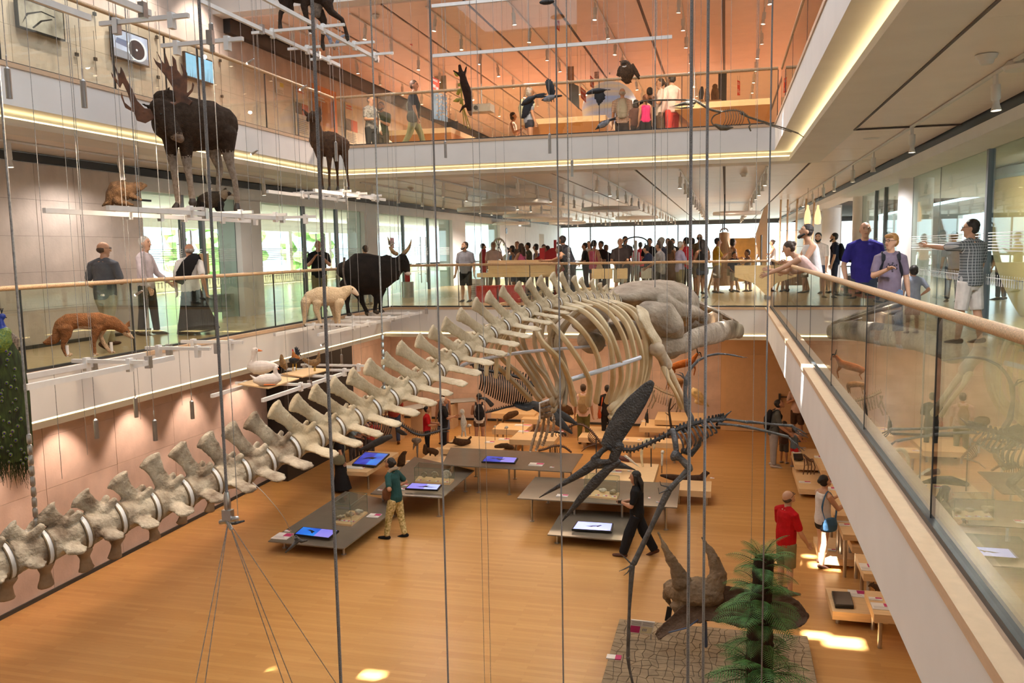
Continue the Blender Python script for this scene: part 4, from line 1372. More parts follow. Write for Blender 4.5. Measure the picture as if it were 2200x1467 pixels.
f.body([CROWG, CROW], 8)
f.hang((640, 1250))
OWL = mat('owl_brown', (.13, .065, .025), .85, .5, 40, .6, col2=(.035, .02, .012))
f = Fig('owl', 'large brown eagle owl with half open wings hanging above the far rail', LA, 1220, 110, 8.15, (1020, 350), 16.4)
f.t([(1010, 240), (1030, 330), (1040, 430), (1040, 520)], [(90, 80), (125, 100), (120, 95), (70, 60)], n=14)
f.e((990, 220, -20), (72, 66, 66))
f.t([(935, 185, -20), (892, 180, -20)], [14, 5]).t([(1010, 170, -20), (1030, 150, -20)], [14, 5])
f.body([OWL], 9)
wing(f, (940, 280), [(860, 430), (880, 440), (870, 360), (905, 450)], 42, 8, OWL)
wing(f, (1110, 240), [(1250, 490), (1255, 440), (1230, 400), (1190, 380), (1150, 400)], 44, 8, OWL)
f.t([(960, 270, -90), (990, 275, -95), (1020, 262, -90)], [10, 13, 10])
f.part('throat', mat('owl_throat', (.75, .68, .62), .8))
f.eyes([(962, 215, -82), (1000, 212, -84)], 11)
for x in (950, 1070):
 f.t([(x, 500), (x + 40, 545)], [20, 8])
 f.part('leg', OWL)
f.hang((1000, 160))
f = Fig('otter', 'dark brown otter diving head down among yellow kelp', LA, 940, 120, 7.333, (470, 600), 16)
f.t([(395, 300), (410, 400), (450, 520), (480, 640), (495, 760), (510, 860)], [(46, 46), (62, 56), (70, 62), (68, 60), (60, 54), (44, 42)], n=14)
f.t([(395, 310), (360, 230), (345, 145)], [(40, 26), (34, 18), (24, 12)]).t([(420, 300), (440, 230), (455, 170)], [(22, 20), (18, 10), (12, 8)]).t([(370, 320), (310, 270), (250, 235)], [(24, 20), (18, 12), (14, 8)])
f.t([(470, 770), (400, 810), (350, 890)], [(30, 24), (24, 14), (10, 8)])
f.t([(510, 870), (525, 925)], [(42, 40), (28, 28)], 1)
f.body([fur('otter', (.045, .020, .012), (.025, .012, .008)), fur('otter_muzzle', (.22, .13, .08))], 9)
f.hang((460, 400))
f = Fig('kelp', 'bunch of yellow green kelp hanging behind the diving otter', 'seaweed', 940, 120, 7.333, (360, 600), 16.3)
KELP = mat('kelp', (.42, .33, .02), .5, .4, 12, col2=(.20, .18, .03))
rr = random.Random(3)
for k in range(14):
 x, y = 300 + rr.random() * 110, 260 + rr.random() * 480
 b = MB()
 f.t([(360, y, 0), (x, y + 30, rr.uniform(-15, 15)), (x + rr.uniform(-70, 20), y + rr.uniform(-20, 60), 0)], [(8, 3), (34, 4), (5, 2)], 0, 8, b, 3)
 f.part('frond', KELP, b)
for x in (420, 525, 480):
 b = MB()
 f.t([(370, 300, 0), (385, 700, 0), (x, 1120 + (x - 420) * .4, 0)], [7, 9, 6], 0, 6, b, 4)
 f.part('stem', KELP, b)
f.hang((360, 300))
# ---------------------------------------------------------------- lower hall: tables, screens, cases, plinths
TOPG = mat('smoked_glass_top', (.17, .15, .12), .12, .05, 3)
CARD = mat('card_white', (.80, .78, .76), .6, .03)
MAG = mat('card_magenta', (.50, .03, .16), .6, .05)
CARDB = mat('card_beige', (.75, .68, .45), .6, .05)


def card(par, px, py, z, w_=.22, d=.15, off=None, mag=.5):
 """a small printed card: white with a magenta block and lines of print"""
 p = atZ(px, py, z) - (off if off is not None else V(par.location))
 b = MB()
 b.box((p.x - w_ / 2, p.y - d / 2, p.z), (p.x + w_ / 2, p.y + d / 2, p.z + .012), 0)
 b.box((p.x + w_ * (.5 - mag), p.y - d * .05, p.z + .0122), (p.x + w_ * .49, p.y + d * .46, p.z + .0126), 1)
 for k in range(3):
  b.box((p.x - w_ * .44, p.y - d * (.38 - .13 * k), p.z + .0122), (p.x + w_ * (.30 - .08 * k), p.y - d * (.34 - .13 * k), p.z + .0126), 2)
 b.build('label_card', [CARD, MAG, mat('print_grey', (.35, .33, .33), .7, 0)], par, smooth=0)


def table(label, quad, z, legs, name='glass_table', m=None, th=.022, lr=.024, cards=()):
 q = [atZ(x, y, z) for x, y in quad]
 o0 = V((sum(p.x for p in q) / 4, sum(p.y for p in q) / 4, ZL))
 g = thing(name, label, 'table', o0)
 MB().prism([p - o0 - V((0, 0, th)) for p in q], V((0, 0, th))).build('table_top', m or TOPG, g, smooth=0)
 for u, v in legs:
  p = lerp(lerp(q[0], q[1], u), lerp(q[3], q[2], u), v) - o0
  MB().tube([(p.x, p.y, 0), (p.x, p.y, z - ZL - th)], lr, 10, dome=False).tube([(p.x, p.y, 0), (p.x, p.y, .012)], lr * 2.2, 12, dome=False).build('leg', STEEL, g)
 for c in cards:
  card(g, *c[:2], z + .001, *c[2:])
 return g, q


LG = [(.1, .1), (.9, .1), (.9, .9), (.1, .9)]
tA = table('low smoked glass table at the front left with a screen and a fossil case', [(576, 1162), (739, 1178), (868, 1080), (742, 1055)], ZL + .24, LG, cards=[(608, 1152, .34, .34), (618, 1141, .12, .08), (804, 1108, .26, .24)])
tB = table('middle height smoked glass table behind the woman in flowered trousers', [(796, 1060), (950, 1069), (1019, 1010), (891, 981)], ZL + .50, LG, cards=[(816, 1053, .10, .07), (868, 1042, .2, .16), (864, 1051, .14, .10)])
tC = table('tallest smoked glass table at the back, longest of the stepped set', [(950, 998), (1227, 1014), (1253, 975), (968, 961)], ZL + .68, [(.07, .1), (.28, .1), (.52, .1), (.75, .1), (.93, .1), (.2, .9), (.5, .9), (.92, .9)], cards=[(1152, 998, .34, .26), (1186, 1004, .10, .06)])
tD = table('wide smoked glass table with a fossil case in front of the dolphin plinth', [(1111, 1070), (1455, 1090), (1461, 1038), (1150, 1024)], ZL + .55, [(.08, .12), (.36, .1), (.66, .1), (.93, .12), (.1, .9), (.9, .9)], cards=[(1208, 1065, .24, .16), (1413, 1079, .07, .05), (1395, 1070, .05, .06)])
tE = table('lowest smoked glass table with a pale blue screen beside the woman in black', [(1176, 1148), (1354, 1162), (1359, 1101), (1210, 1093)], ZL + .22, LG)
SCR_F = mat('screen_frame', (.012, .012, .014), .35, 0)


def screen_mat(name, a, b_, s=3):
 if name in _m:
  return _m[name]
 m = mat(name, a, .3, .3, s, col2=b_, detail=1)
 nt = m.node_tree
 bs = nt.nodes['Principled BSDF']
 nt.links.new(bs.inputs['Base Color'].links[0].from_socket, bs.inputs['Emission Color'])
 bs.inputs['Emission Strength'].default_value = 1.0
 return m


SB1 = screen_mat('screen_blue', (.01, .05, .42), (.02, .20, .70), 2)
SB2 = screen_mat('screen_violet', (.16, .16, .62), (.22, .20, .60), 2)
SB3 = screen_mat('screen_lilac', (.33, .40, .85), (.40, .46, .90), 2)
SB4 = screen_mat('screen_deep_blue', (.01, .02, .30), (.03, .06, .45), 3)


def monitor(label, quad, z0, z1, m1, m2, anim=None):
 """a touch screen in a thick black housing, tipped towards its viewer; a dark animal swims on the picture"""
 q = [atZ(x, y, z) for (x, y), z in zip(quad, (z0, z0, z1, z1))]
 o0 = lerp(lerp(q[0], q[2], .5), lerp(q[1], q[3], .5), .5)
 n = (q[1] - q[0]).cross(q[3] - q[0]).normalized()
 if n.z < 0:
  n = -n
 g = thing('touch_screen', label, 'screen', o0)
 L_ = [p - o0 for p in q]

 def B(u, v, h=0):
  return lerp(lerp(L_[0], L_[1], u), lerp(L_[3], L_[2], u), v) + n * h
 MB().prism([p - n * .04 for p in L_], n * .04).build('housing', SCR_F, g, smooth=0)
 MB().prism([B(.25, .2, -.041), B(.75, .2, -.041), B(.75, .8, -.041), B(.25, .8, -.041)], V((0, 0, -max(.02, (z0 + z1) / 2 - z0 - .02)))).build('foot', SCR_F, g, smooth=0)
 b = MB()
 b.prism([B(.035, .05), B(.55, .05), B(.55, .95), B(.035, .95)], n * .003, 0)
 b.prism([B(.55, .05), B(.965, .05), B(.965, .95), B(.55, .95)], n * .003, 1)
 b.build('display', [m1, m2], g, smooth=0)
 if anim:
  b = MB()
  P = [B(u, v, .004) for u, v in anim]
  b.prism(P, n * .0006)
  b.build('display_picture', BLACK, g, smooth=0)
 return g


FISH = [(.22, .62), (.30, .58), (.36, .50), (.40, .36), (.46, .30), (.44, .42), (.48, .50), (.42, .58), (.36, .66), (.28, .70)]
LIZ = [(.30, .45), (.42, .48), (.48, .54), (.60, .56), (.68, .66), (.72, .62), (.66, .50), (.62, .40), (.58, .48), (.50, .44), (.46, .38)]
GRAV = [(.25, .40), (.45, .34), (.75, .36), (.92, .46), (.75, .46), (.45, .46)]
zA, zB, zC, zD, zE = ZL + .24, ZL + .50, ZL + .68, ZL + .55, ZL + .22
monitor('blue touch screen with a swimming reptile on the front left glass table', [(631, 1147), (707, 1156), (728, 1139), (650, 1131)], zA + .07, zA + .14, SB1, SB2, FISH)
monitor('violet touch screen on the middle glass table behind the standing woman', [(870, 1049), (940, 1052), (949, 1041), (884, 1037)], zB + .07, zB + .14, SB2, SB3, GRAV)
monitor('dark blue touch screen on the tallest glass table at the back', [(1034, 991), (1106, 994), (1113, 983), (1045, 979)], zC + .07, zC + .14, SB4, SB2, [(.15, .6), (.30, .56), (.5, .42), (.58, .5), (.4, .64), (.25, .7)])
monitor('pale lilac touch screen with a small lizard on the lowest glass table', [(1228, 1136), (1314, 1141), (1318, 1124), (1240, 1119)], zE + .06, zE + .13, SB3, SB3, LIZ)


def glass_case(label, quad, z, h, nrm=None):
 q = [atZ(x, y, z) for x, y in quad]
 o0 = (q[0] + q[1] + q[2] + q[3]) / 4
 g = thing('display_case', label, 'display case', o0)
 L_ = [p - o0 for p in q]
 MB().prism(L_, V((0, 0, .04))).build('base_board', BEECH, g, smooth=0)
 up = V((0, 0, h))
 k = V((0, 0, .04))
 for i in range(4):
  a, b_ = L_[i], L_[(i + 1) % 4]
  MB().add([a + k, b_ + k, b_ + up, a + up], [(0, 1, 2, 3)]).build('glass_pane', GLASS_C, g, smooth=0)
  MB().tube([a + k, a + up], .004, 4, dome=False).tube([a + up, b_ + up], .004, 4, dome=False).build('glass_edge', mat('glass_edge', (.10, .16, .13), .3, 0), g)
 MB().add([p + up for p in L_], [(0, 1, 2, 3)]).build('glass_lid', GLASS_C, g, smooth=0)
 for t in (.12, .38, .62, .88):
  p = lerp(lerp(L_[0], L_[3], .2), lerp(L_[1], L_[2], .2), t)
  MB().box((p.x - .045, p.y - .03, p.z + .041), (p.x + .045, p.y + .03, p.z + .05), 0).box((p.x, p.y - .028, p.z + .0502), (p.x + .043, p.y + .028, p.z + .0506), 1).build('label_card', [CARD, MAG], g, smooth=0)
 return g, q


FOS = mat('fossil', (.30, .24, .16), .8, .4, 20, .8, col2=(.50, .43, .32))
FOS_W = mat('fossil_pale', (.62, .58, .50), .8, .2, 20, .6)


def fossil(label, p, r, kind=0, m=FOS):
 o0 = V(p)
 b = MB()
 if kind == 0:                                     # a coiled ammonite standing on edge
  P = []
  for k in range(46):
   a = k * .34
   q = r * (1 - k / 50)
   P.append(V((math.cos(a) * q * .72, 0, r + math.sin(a) * q * .72)))
  b.tube(P, ramp([(r * .28, r * .24), (r * .08, r * .07)], 46), 8, up=(0, 1, 0))
  o = b.build('fossil', m)
 else:
  rr_ = random.Random(int(r * 1e4) + kind)
  for k in range(5):
   c = V((rr_.uniform(-r, r) * .6, rr_.uniform(-r, r) * .4, r * .45 + rr_.uniform(0, r) * .4))
   b.ell(c, (r * rr_.uniform(.4, .7), r * rr_.uniform(.3, .5), r * rr_.uniform(.3, .5)))
  o = b.build('fossil', m, remesh=r * .1)
 o.location = o0
 return tag(o, label, 'fossil')


cA, q = glass_case('long glass case of fossils on the front left table', [(716, 1127), (755, 1131), (790, 1103), (752, 1100)], zA, .44)
fossil('dark coiled fossil lying nearest in the left hand case', lerp(q[0], q[2], .22) + V((0, 0, .04)), .10, 3)
fossil('pale branching fossil at the back of the left hand case', lerp(q[0], q[2], .75) + V((0, 0, .04)), .12, 4, FOS_W)
fossil('long brown fossil in the middle of the left hand case', lerp(q[1], q[3], .5) + V((0, 0, .04)), .11, 5)
cB, q = glass_case('glass case of three ammonites on the middle glass table', [(891, 1037), (966, 1042), (976, 1032), (900, 1026)], zB, .36)
for t, r, l, m_ in ((.2, .085, 'smallest dark ammonite at the left end of the ammonite case', FOS), (.5, .10, 'round grey brown ammonite in the centre of the ammonite case', FOS), (.84, .125, 'large pale ammonite at the right end of the ammonite case', FOS_W)):
 fossil(l, lerp(lerp(q[0], q[3], .6), lerp(q[1], q[2], .6), t) + V((0, 0, .04)), r, 0, m_)
cD, q = glass_case('glass case of pale fossils on the wide glass table', [(1256, 1068), (1326, 1075), (1331, 1062), (1262, 1054)], zD, .40)
for t, r, l, m_, k in ((.12, .13, 'pointed grey fossil at the left end of the pale fossil case', FOS, 7), (.5, .09, 'rounded cream shell in the middle of the pale fossil case', FOS_W, 8), (.85, .10, 'knobbly brown fossil at the right end of the pale fossil case', FOS, 9)):
 fossil(l, lerp(lerp(q[0], q[3], .6), lerp(q[1], q[2], .6), t) + V((0, 0, .04)), r, k, m_)


def plinth(label, fl, bl, width, zt, th=.13, legs=True, cards=(), name='plinth'):
 a, b_ = atZ(*fl, zt), atZ(*bl, zt)
 x, y0, y1 = (a.x + b_.x) / 2, a.y, b_.y
 o0 = V((x, y0, ZL))
 g = thing(name, label, 'plinth', o0)
 MB().box((0, 0, zt - ZL - th), (width, y1 - y0, zt - ZL)).build('board', BEECH, g, smooth=0)
 for u, v in ((.12, .15), (.88, .15), (.88, .85), (.12, .85)):
  if zt - th - ZL > .02:
   MB().tube([(width * u, (y1 - y0) * v, 0), (width * u, (y1 - y0) * v, zt - ZL - th)], .03, 8, dome=False).build('leg', STEEL if legs else BLACK, g)
 for c in cards:
  card(g, *c[:2], zt + .001, *c[2:])
 return g


# plinths under the right hand gallery, from near to far
plinth('low beech plinth with a tablet in the near row under the right gallery', (1789, 1313), (1774, 1262), .78, ZL + .24, cards=[(1842, 1276, .26, .26)])
plinth('raised beech plinth overlapping the tablet plinth under the right gallery', (1876, 1319), (1859, 1268), .9, ZL + .55, .12, cards=[(1881, 1287, .18, .1), (1900, 1304, .34, .22)])
plinth('beech plinth with a dark bird skin under the right gallery', (1856, 1232), (1837, 1189), .8, ZL + .62, .12, cards=[(1865, 1219, .24, .3)])
plinth('very low beech plinth beside the woman with the blue bag', (1765, 1198), (1744, 1152), .62, ZL + .2, .12, cards=[(1787, 1182, .14, .10)])
plinth('narrow beech plinth with several cards beyond the low one', (1829, 1173), (1815, 1132), .8, ZL + .62, .12, cards=[(1828, 1142, .24, .26), (1834, 1156, .24, .2)])
plinth('beech plinth with white labels farther under the right gallery', (1812, 1148), (1797, 1115), .5, ZL + .80, .1, cards=[(1812, 1119, .26, .18), (1814, 1128, .18, .12)])
plinth('tall beech plinth in front of the woman reading a tablet', (1788, 1107), (1775, 1062), .9, ZL + .9, .12)
plinth('beech plinth with cards at elbow height under the gallery', (1783, 1068), (1774, 1036), .9, ZL + .75, .12, cards=[(1782, 1037, .16, .12), (1786, 1050, .2, .2)])
plinth('low beech plinth holding a small brown skeleton under the gallery', (1716, 1050), (1703, 1003), .62, ZL + .22, .12, cards=[(1729, 1036, .26, .14)])
plinth('beech plinth with a dark screen beside the two small children', (1707, 998), (1698, 962), 1.1, ZL + .42, .12, cards=[(1711, 971, .2, .2)])
plinth('far beech plinth under the end of the right gallery', (1762, 1010), (1752, 975), .8, ZL + .62, .12, cards=[(1759, 982, .2, .2)])
# plinths across the back of the hall
plinth('beech table with a large blue touch screen near the black wall', (734, 1012), (776, 968), .86, ZL + .50, .10, cards=[(762, 1004, .5, .24, None, .1)])
monitor('large blue touch screen where children gather', [(756, 997), (808, 1001), (837, 974), (784, 970)], ZL + .56, ZL + .66, SB4, SB1, [(.2, .4), (.4, .5), (.6, .45), (.7, .6), (.5, .62), (.3, .55)])
plinth('beech plinth with a brown hare behind the flowered trousers', (838, 1012), (860, 988), .75, ZL + .25, .12, cards=[(882, 991, .2, .12)])
plinth('beech plinth with small mounted animals before the red shirt child', (908, 995), (925, 960), 1.0, ZL + .28, .14)
plinth('beech plinth with a marmot and pale skulls on rods', (955, 965), (975, 935), 1.7, ZL + .45, .14, cards=[(1052, 950, .25, .2), (1083, 944, .3, .2)])
plinth('low beech plinth in front of the woman with the black backpack', (1040, 958), (1048, 945), 1.0, ZL + .30, .14)
plinth('beech plinth with a small dark lizard skeleton under the black paddles', (1098, 944), (1110, 926), 1.25, ZL + .62, .14, cards=[(1125, 927, .3, .2), (1205, 927, .15, .1)])
plinth('long beech plinth behind the woman with the black backpack', (1062, 922), (1070, 908), 1.0, ZL + .55, .15, cards=[(1124, 914, .5, .2)])
plinth('beech plinth with a brown furry mount near the far wall', (1125, 900), (1132, 884), 1.6, ZL + .55, .15, cards=[(1200, 894, .2, .1)])
plinth('beech plinth with books and fossils against the far wall', (1060, 888), (1066, 876), 1.4, ZL + .62, .15)
plinth('beech plinth under the black dolphin head and narwhal jaw', (1254, 1033), (1268, 990), 1.62, ZL + .50, .15, cards=[(1322, 1013, .3, .16), (1353, 1012, .1, .08)])
plinth('low beech plinth under the brown seal', (1450, 1052), (1452, 1030), .80, ZL + .35, .14, cards=[(1530, 1027, .1, .06)])
plinth('beech plinth with a pale arched tusk behind the flying reptile', (1335, 948), (1340, 938), 1.6, ZL + .55, .14, cards=[(1345, 944, .15, .1), (1375, 945, .12, .1), (1416, 941, .12, .1)])
plinth('stepped beech plinth with birds near the tan door', (1375, 918), (1380, 900), 1.45, ZL + .50, .14, cards=[(1385, 905, .2, .1)])
plinth('beech plinth with a pale skeleton beside the tan door', (1408, 902), (1412, 884), 1.4, ZL + .68, .14)
plinth('small beech plinth behind the green trousers visitor', (1250, 940), (1254, 915), 1.1, ZL + .35, .14)
# grey curved bench and display wall at the left back
bench = thing('curved_bench', 'long grey counter along the back left beneath the whale', 'counter', (-8, 25, ZL))
P = [V((x, y, ZL)) - V(bench.location) for x, y in ((-9.9, 23.5), (-9.4, 24.6), (-8.8, 25.5), (-8.0, 26.0))]
b = MB().tube([p + V((0, 0, .85)) for p in P], [(.32, .05)] * 4, 8, up=(0, 0, 1), dome=False)
b.build('counter_top', mat('counter_grey', (.34, .36, .38), .4, .05), bench)
for p in P[:-1]:
 MB().box((p.x - .2, p.y - .25, 0), (p.x + .3, p.y + .3, .8)).build('cabinet', mat('counter_front', (.55, .40, .26), .6, .05), bench, smooth=0)

# ---------------------------------------------------------------- dark flying reptile skeleton
DARKB = mat('dark_fossil_bone', (.020, .019, .020), .5, .4, 14, .8, col2=(.060, .058, .056), detail=8, bscale=50, stretch=(1, 1, 1))
DARKB2 = mat('grey_fossil_bone', (.055, .055, .058), .5, .4, 14, .6, col2=(.12, .12, .125), detail=6, bscale=50)
f = Fig('flying_reptile_skeleton', 'dark grey flying reptile skeleton with long crest and open beak', 'skeleton', 0, 0, 1, (1470, 960), 8)
f.t([(1308, 960), (1322, 930), (1345, 893), (1372, 858), (1392, 832), (1401, 820)], [(20, 7), (23, 6), (25, 5), (20, 4), (13, 3.5), (7, 2.5)], n=14)
f.t([(1330, 955), (1318, 985)], [(12, 9), (11, 8)])
f.t([(1310, 955), (1292, 970), (1276, 988)], [(8, 6), (6, 6), (9, 7)]).t([(1325, 988), (1304, 992), (1280, 994)], [(8, 6), (6, 6), (9, 7)])
f.t([(1284, 990), (1255, 1012), (1215, 1036), (1180, 1056), (1158, 1069)], [(12, 8), (10, 7), (6, 5), (3.5, 3), (1.2, 1.2)])
f.t([(1304, 958), (1316, 966)], [(5, 8), (5, 8)])
f.part('skull', DARKB, vox=1.4)
f.t([(1328, 992), (1306, 1008), (1280, 1034), (1250, 1068), (1222, 1102), (1204, 1124)], [(7, 7), (9, 7), (12, 6), (9, 5), (4.5, 4), (1.2, 1.2)])
f.part('lower_jaw', DARKB, vox=1.4)
f.e((1309, 962, -8), (6.5, 2, 5.5))
f.part('eye_socket', BLACK)
N = bez([f.L((1336, 964)), f.L((1358, 966)), f.L((1385, 956)), f.L((1412, 944)), f.L((1440, 930))], 3)
for a, b_ in zip(N[:-1], N[1:]):
 m_ = lerp(a, b_, .5)
 k = f.k
 MB().tube([a, lerp(a, b_, .85)], 4.2 * k, 8).tube([m_, m_ + V((0, 0, 9 * k))], [(2.5 * k, 2 * k), (1.5 * k, 1.5 * k)], 6).tube([m_, m_ - V((0, 0, 6 * k))], 2.2 * k, 6).build('neck_vertebra', DARKB, f.root, remesh=None)
S_ = bez([f.L((1436, 932)), f.L((1465, 918)), f.L((1500, 908)), f.L((1535, 901)), f.L((1556, 897))], 4)
for i, (a, b_) in enumerate(zip(S_[:-1], S_[1:])):
 m_ = lerp(a, b_, .5)
 MB().tube([a, lerp(a, b_, .88)], 5 * f.k, 8).tube([m_, m_ + V((0, 0, 9 * f.k))], [(4 * f.k, 1.5 * f.k), (3 * f.k, 1.5 * f.k)], 6).build('back_vertebra', DARKB, f.root)
for i in range(9):
 x, y = 1452 + i * 9, 926 - i * 3
 for d in (-1, 1):
  f.t([(x, y, 0), (x + 10, y + 15, 22 * d), (x + 16, y + 34 - i, 24 * d), (x + 12, y + 48 - i * 2.5, 14 * d)], 1.9, 0, 6, sm=3)
  f.part('rib', DARKB2)
f.t([(1468, 968, 0), (1485, 975, 0), (1502, 955, 0), (1506, 940, 0)], [(6, 14), (7, 12), (5, 9), (2, 4)])
f.part('breastbone', DARKB)
f.t([(1530, 903, 0), (1556, 901, 0), (1540, 912, 0)], [(5, 10), (6, 12), (3, 8)])
f.part('pelvis', DARKB)
f.t([(1556, 897), (1562, 890), (1571, 883)], [2.5, 2, 1])
f.part('tail', DARKB)
for P, d in (([(1552, 900), (1580, 903), (1607, 907)], 8), ([(1608, 906), (1655, 911), (1702, 915)], 8), ([(1545, 910), (1575, 913), (1603, 917)], -10), ([(1604, 917), (1650, 927), (1692, 938)], -10)):
 f.t([(x, y, d) for x, y in P], [3.6, 2.4, 3.4], 0, 8)
 f.part('leg_bone', DARKB2)
for P in ([(1702, 915), (1716, 928), (1736, 940)], [(1702, 915), (1720, 924), (1734, 934)], [(1702, 916), (1712, 930), (1727, 938)], [(1692, 938), (1706, 950), (1728, 968)], [(1692, 938), (1708, 956), (1722, 970)], [(1692, 938), (1715, 962), (1731, 962)]):
 f.t(P, [1.6, 1.3, .7], 0, 6)
 f.part('toe', DARKB2)
for P, r in (([(1470, 925, 6), (1486, 905, 14), (1476, 880, 16)], [6, 7, 6]), ([(1476, 880, 16), (1472, 845, 18), (1474, 815, 20)], [6.5, 4, 5.5]), ([(1474, 815, 20), (1484, 792, 24), (1500, 774, 26)], [4.5, 3.4, 3.4]), ([(1500, 774, 26), (1522, 764, 26), (1544, 760, 26)], [3.2, 2.6, 2.8]), ([(1544, 760, 26), (1562, 761, 26), (1580, 764, 26)], [2.5, 2, 2.2]), ([(1580, 764, 26), (1594, 767, 26), (1606, 768, 26)], [1.9, 1.4, .6]),
             ([(1445, 925, -14), (1450, 945, -22), (1453, 968, -26)], [6, 6.5, 6]), ([(1450, 978, -28), (1462, 985, -28), (1480, 1004, -30)], [(14, 10), (7, 7), (9, 8)]), ([(1482, 1006, -30), (1462, 1026, -32), (1438, 1052, -34)], [(8, 7), (5.5, 5), (7, 6)]), ([(1478, 1018, -34), (1445, 1046, -36)], [2.5, 2.5]),
             ([(1435, 1056, -34), (1400, 1130, -38), (1362, 1210, -40)], [(8, 7), (5.5, 5), (6.5, 6)]), ([(1358, 1216, -40), (1352, 1310, -42), (1349, 1408, -42)], [(6.5, 6), (3.6, 3.6), (4.4, 4)]), ([(1349, 1412, -42), (1354, 1445, -42), (1372, 1520, -42)], [(4.5, 4), (3, 3), (3, 3)])):
 f.t(P, r, 0, 10, sm=3)
 f.part('wing_bone', DARKB2, vox=1.0)
for P in ([(1434, 1052, -40), (1416, 1060, -44), (1414, 1048, -48)], [(1436, 1046, -40), (1420, 1042, -46), (1418, 1034, -48)], [(1357, 1214, -42), (1342, 1222, -46), (1330, 1227, -48)], [(1358, 1216, -44), (1348, 1230, -48), (1340, 1236, -50)], [(1357, 1212, -42), (1340, 1195, -46), (1332, 1190, -48)], [(1472, 815, 18), (1462, 806, 14), (1452, 803, 12)], [(1472, 818, 18), (1466, 802, 14), (1459, 800, 12)]):
 f.t(P, [2, 1.4, .6], 0, 6)
 f.part('claw', DARKB2)
for p in ((1309, 950), (1500, 908), (1474, 800, 20), (1432, 1060, -34)):
 f.hang(p if len(p) == 3 else (*p, 0), r=.002)

# --- small pale long winged skeleton in the upper void (zoom frame at 1340,170)
BB = mat('small_skeleton_bone', (.17, .14, .10), .6, .3, 20, .4, col2=(.08, .065, .045))
f = Fig('small_flying_skeleton', 'small beige flying reptile skeleton with toothed beak near the upper right corner', 'skeleton', 1340, 170, 5.5, (1260, 450), 12)
f.t([(830, 265), (780, 280), (700, 290), (620, 315), (535, 330)], [(36, 26), (28, 20), (22, 14), (12, 8), (3, 3)])
f.part('skull', BB, vox=5)
f.t([(820, 315), (760, 335), (680, 345), (610, 338), (540, 336)], [(14, 20), (12, 14), (8, 10), (5, 6), (2, 2)])
f.part('lower_jaw', BB)
for k in range(14):
 x = 560 + k * 17
 f.t([(x, 318 - k * .5, -6), (x + 2, 332 - k * .5, -6)], [3, 1], 0, 5)
f.part('teeth', FOS_W)
tag(f.root.children[-1], kind='stuff')
Q = bez([f.L((830, 250)), f.L((930, 300)), f.L((1040, 370)), f.L((1150, 385)), f.L((1260, 370)), f.L((1370, 380)), f.L((1470, 440))], 5)
for a, b_ in zip(Q[:-1], Q[1:]):
 m_ = lerp(a, b_, .5)
 MB().tube([a, lerp(a, b_, .85)], 9 * f.k, 6).tube([m_, m_ + V((0, 0, 22 * f.k))], [6 * f.k, 3 * f.k], 5).build('vertebra', BB, f.root)
for i in range(8):
 x = 1200 + i * 30
 for d in (-1, 1):
  f.t([(x, 385, 0), (x + 10, 450, 55 * d), (x - 10, 520, 50 * d), (x - 30, 545, 15 * d)], 5, 0, 5, sm=2)
  f.part('rib', BB)
f.t([(1080, 540), (1150, 575), (1220, 580), (1290, 570)], [(14, 40), (34, 50), (28, 40), (8, 20)])
f.part('breastbone', BB, vox=6)
for d in (-1, 1):
 f.t([(1140, 400, 20 * d), (1070, 430, 40 * d), (1035, 490, 40 * d), (1060, 540, 30 * d), (1100, 565, 20 * d)], 8, 0, 6, sm=3)
 f.part('shoulder_bone', BB)
for P, r in (([(1140, 390, -40), (1000, 350, -60), (850, 250, -80)], 10), ([(850, 248, -80), (600, 245, -90), (340, 250, -95)], 8), ([(340, 250, -95), (210, 260, -95), (110, 295, -95)], 6),
             ([(1380, 400, 40), (1480, 450, 60), (1580, 480, 80)], 10), ([(1580, 480, 80), (1680, 510, 90), (1760, 540, 95)], 8), ([(1760, 540, 95), (1900, 580, 95), (2060, 640, 95)], 7), ([(2060, 640, 95), (2125, 685, 95)], 4), ([(1500, 460, 60), (1680, 530, 80), (1980, 625, 90)], 4), ([(1470, 470, 0), (1495, 540, 0), (1480, 560, 0), (1500, 610, 0)], 7)):
 f.t(P, r * 1.25, 0, 6, sm=2)
 f.part('limb_bone', BB)
f.hang((835, 250))
f.hang((1260, 370))
f.hang((1560, 475, 70))

# --- black marine reptile skeleton behind the whale ribs (zoom frame at 820,560)
BLK = mat('black_fossil_bone', (.014, .013, .013), .55, .4, 14, .6, col2=(.035, .032, .030))
f = Fig('marine_reptile_skeleton', 'black marine reptile skeleton with barrel ribs hung behind the whale', 'skeleton', 820, 560, 3.667, (1000, 1000), 18)
Q = bez([f.L((760, 850)), f.L((860, 870)), f.L((980, 890)), f.L((1120, 935)), f.L((1250, 1010))], 6)
for a, b_ in zip(Q[:-1], Q[1:]):
 m_ = lerp(a, b_, .5)
 MB().tube([a, lerp(a, b_, .8)], 14 * f.k, 6).tube([m_, m_ + V((0, 0, 52 * f.k)) + (b_ - a) * .3], [(9 * f.k, 4 * f.k), (7 * f.k, 4 * f.k)], 6).build('vertebra', BLK, f.root)
for i in range(24):
 t = i / 23
 x, y0, y1 = 775 + 400 * t, 865 + 70 * t + 40 * t * t, 1010 + 120 * math.sin(t * 2.2)
 for d in (-1, 1):
  f.t([(x, y0, 0), (x + 8, lerp(y0, y1, .25), 95 * d), (x + 6, lerp(y0, y1, .65), 105 * d), (x - 5, y1, 30 * d)], 6.5, 0, 5, sm=2)
  f.part('rib', BLK)
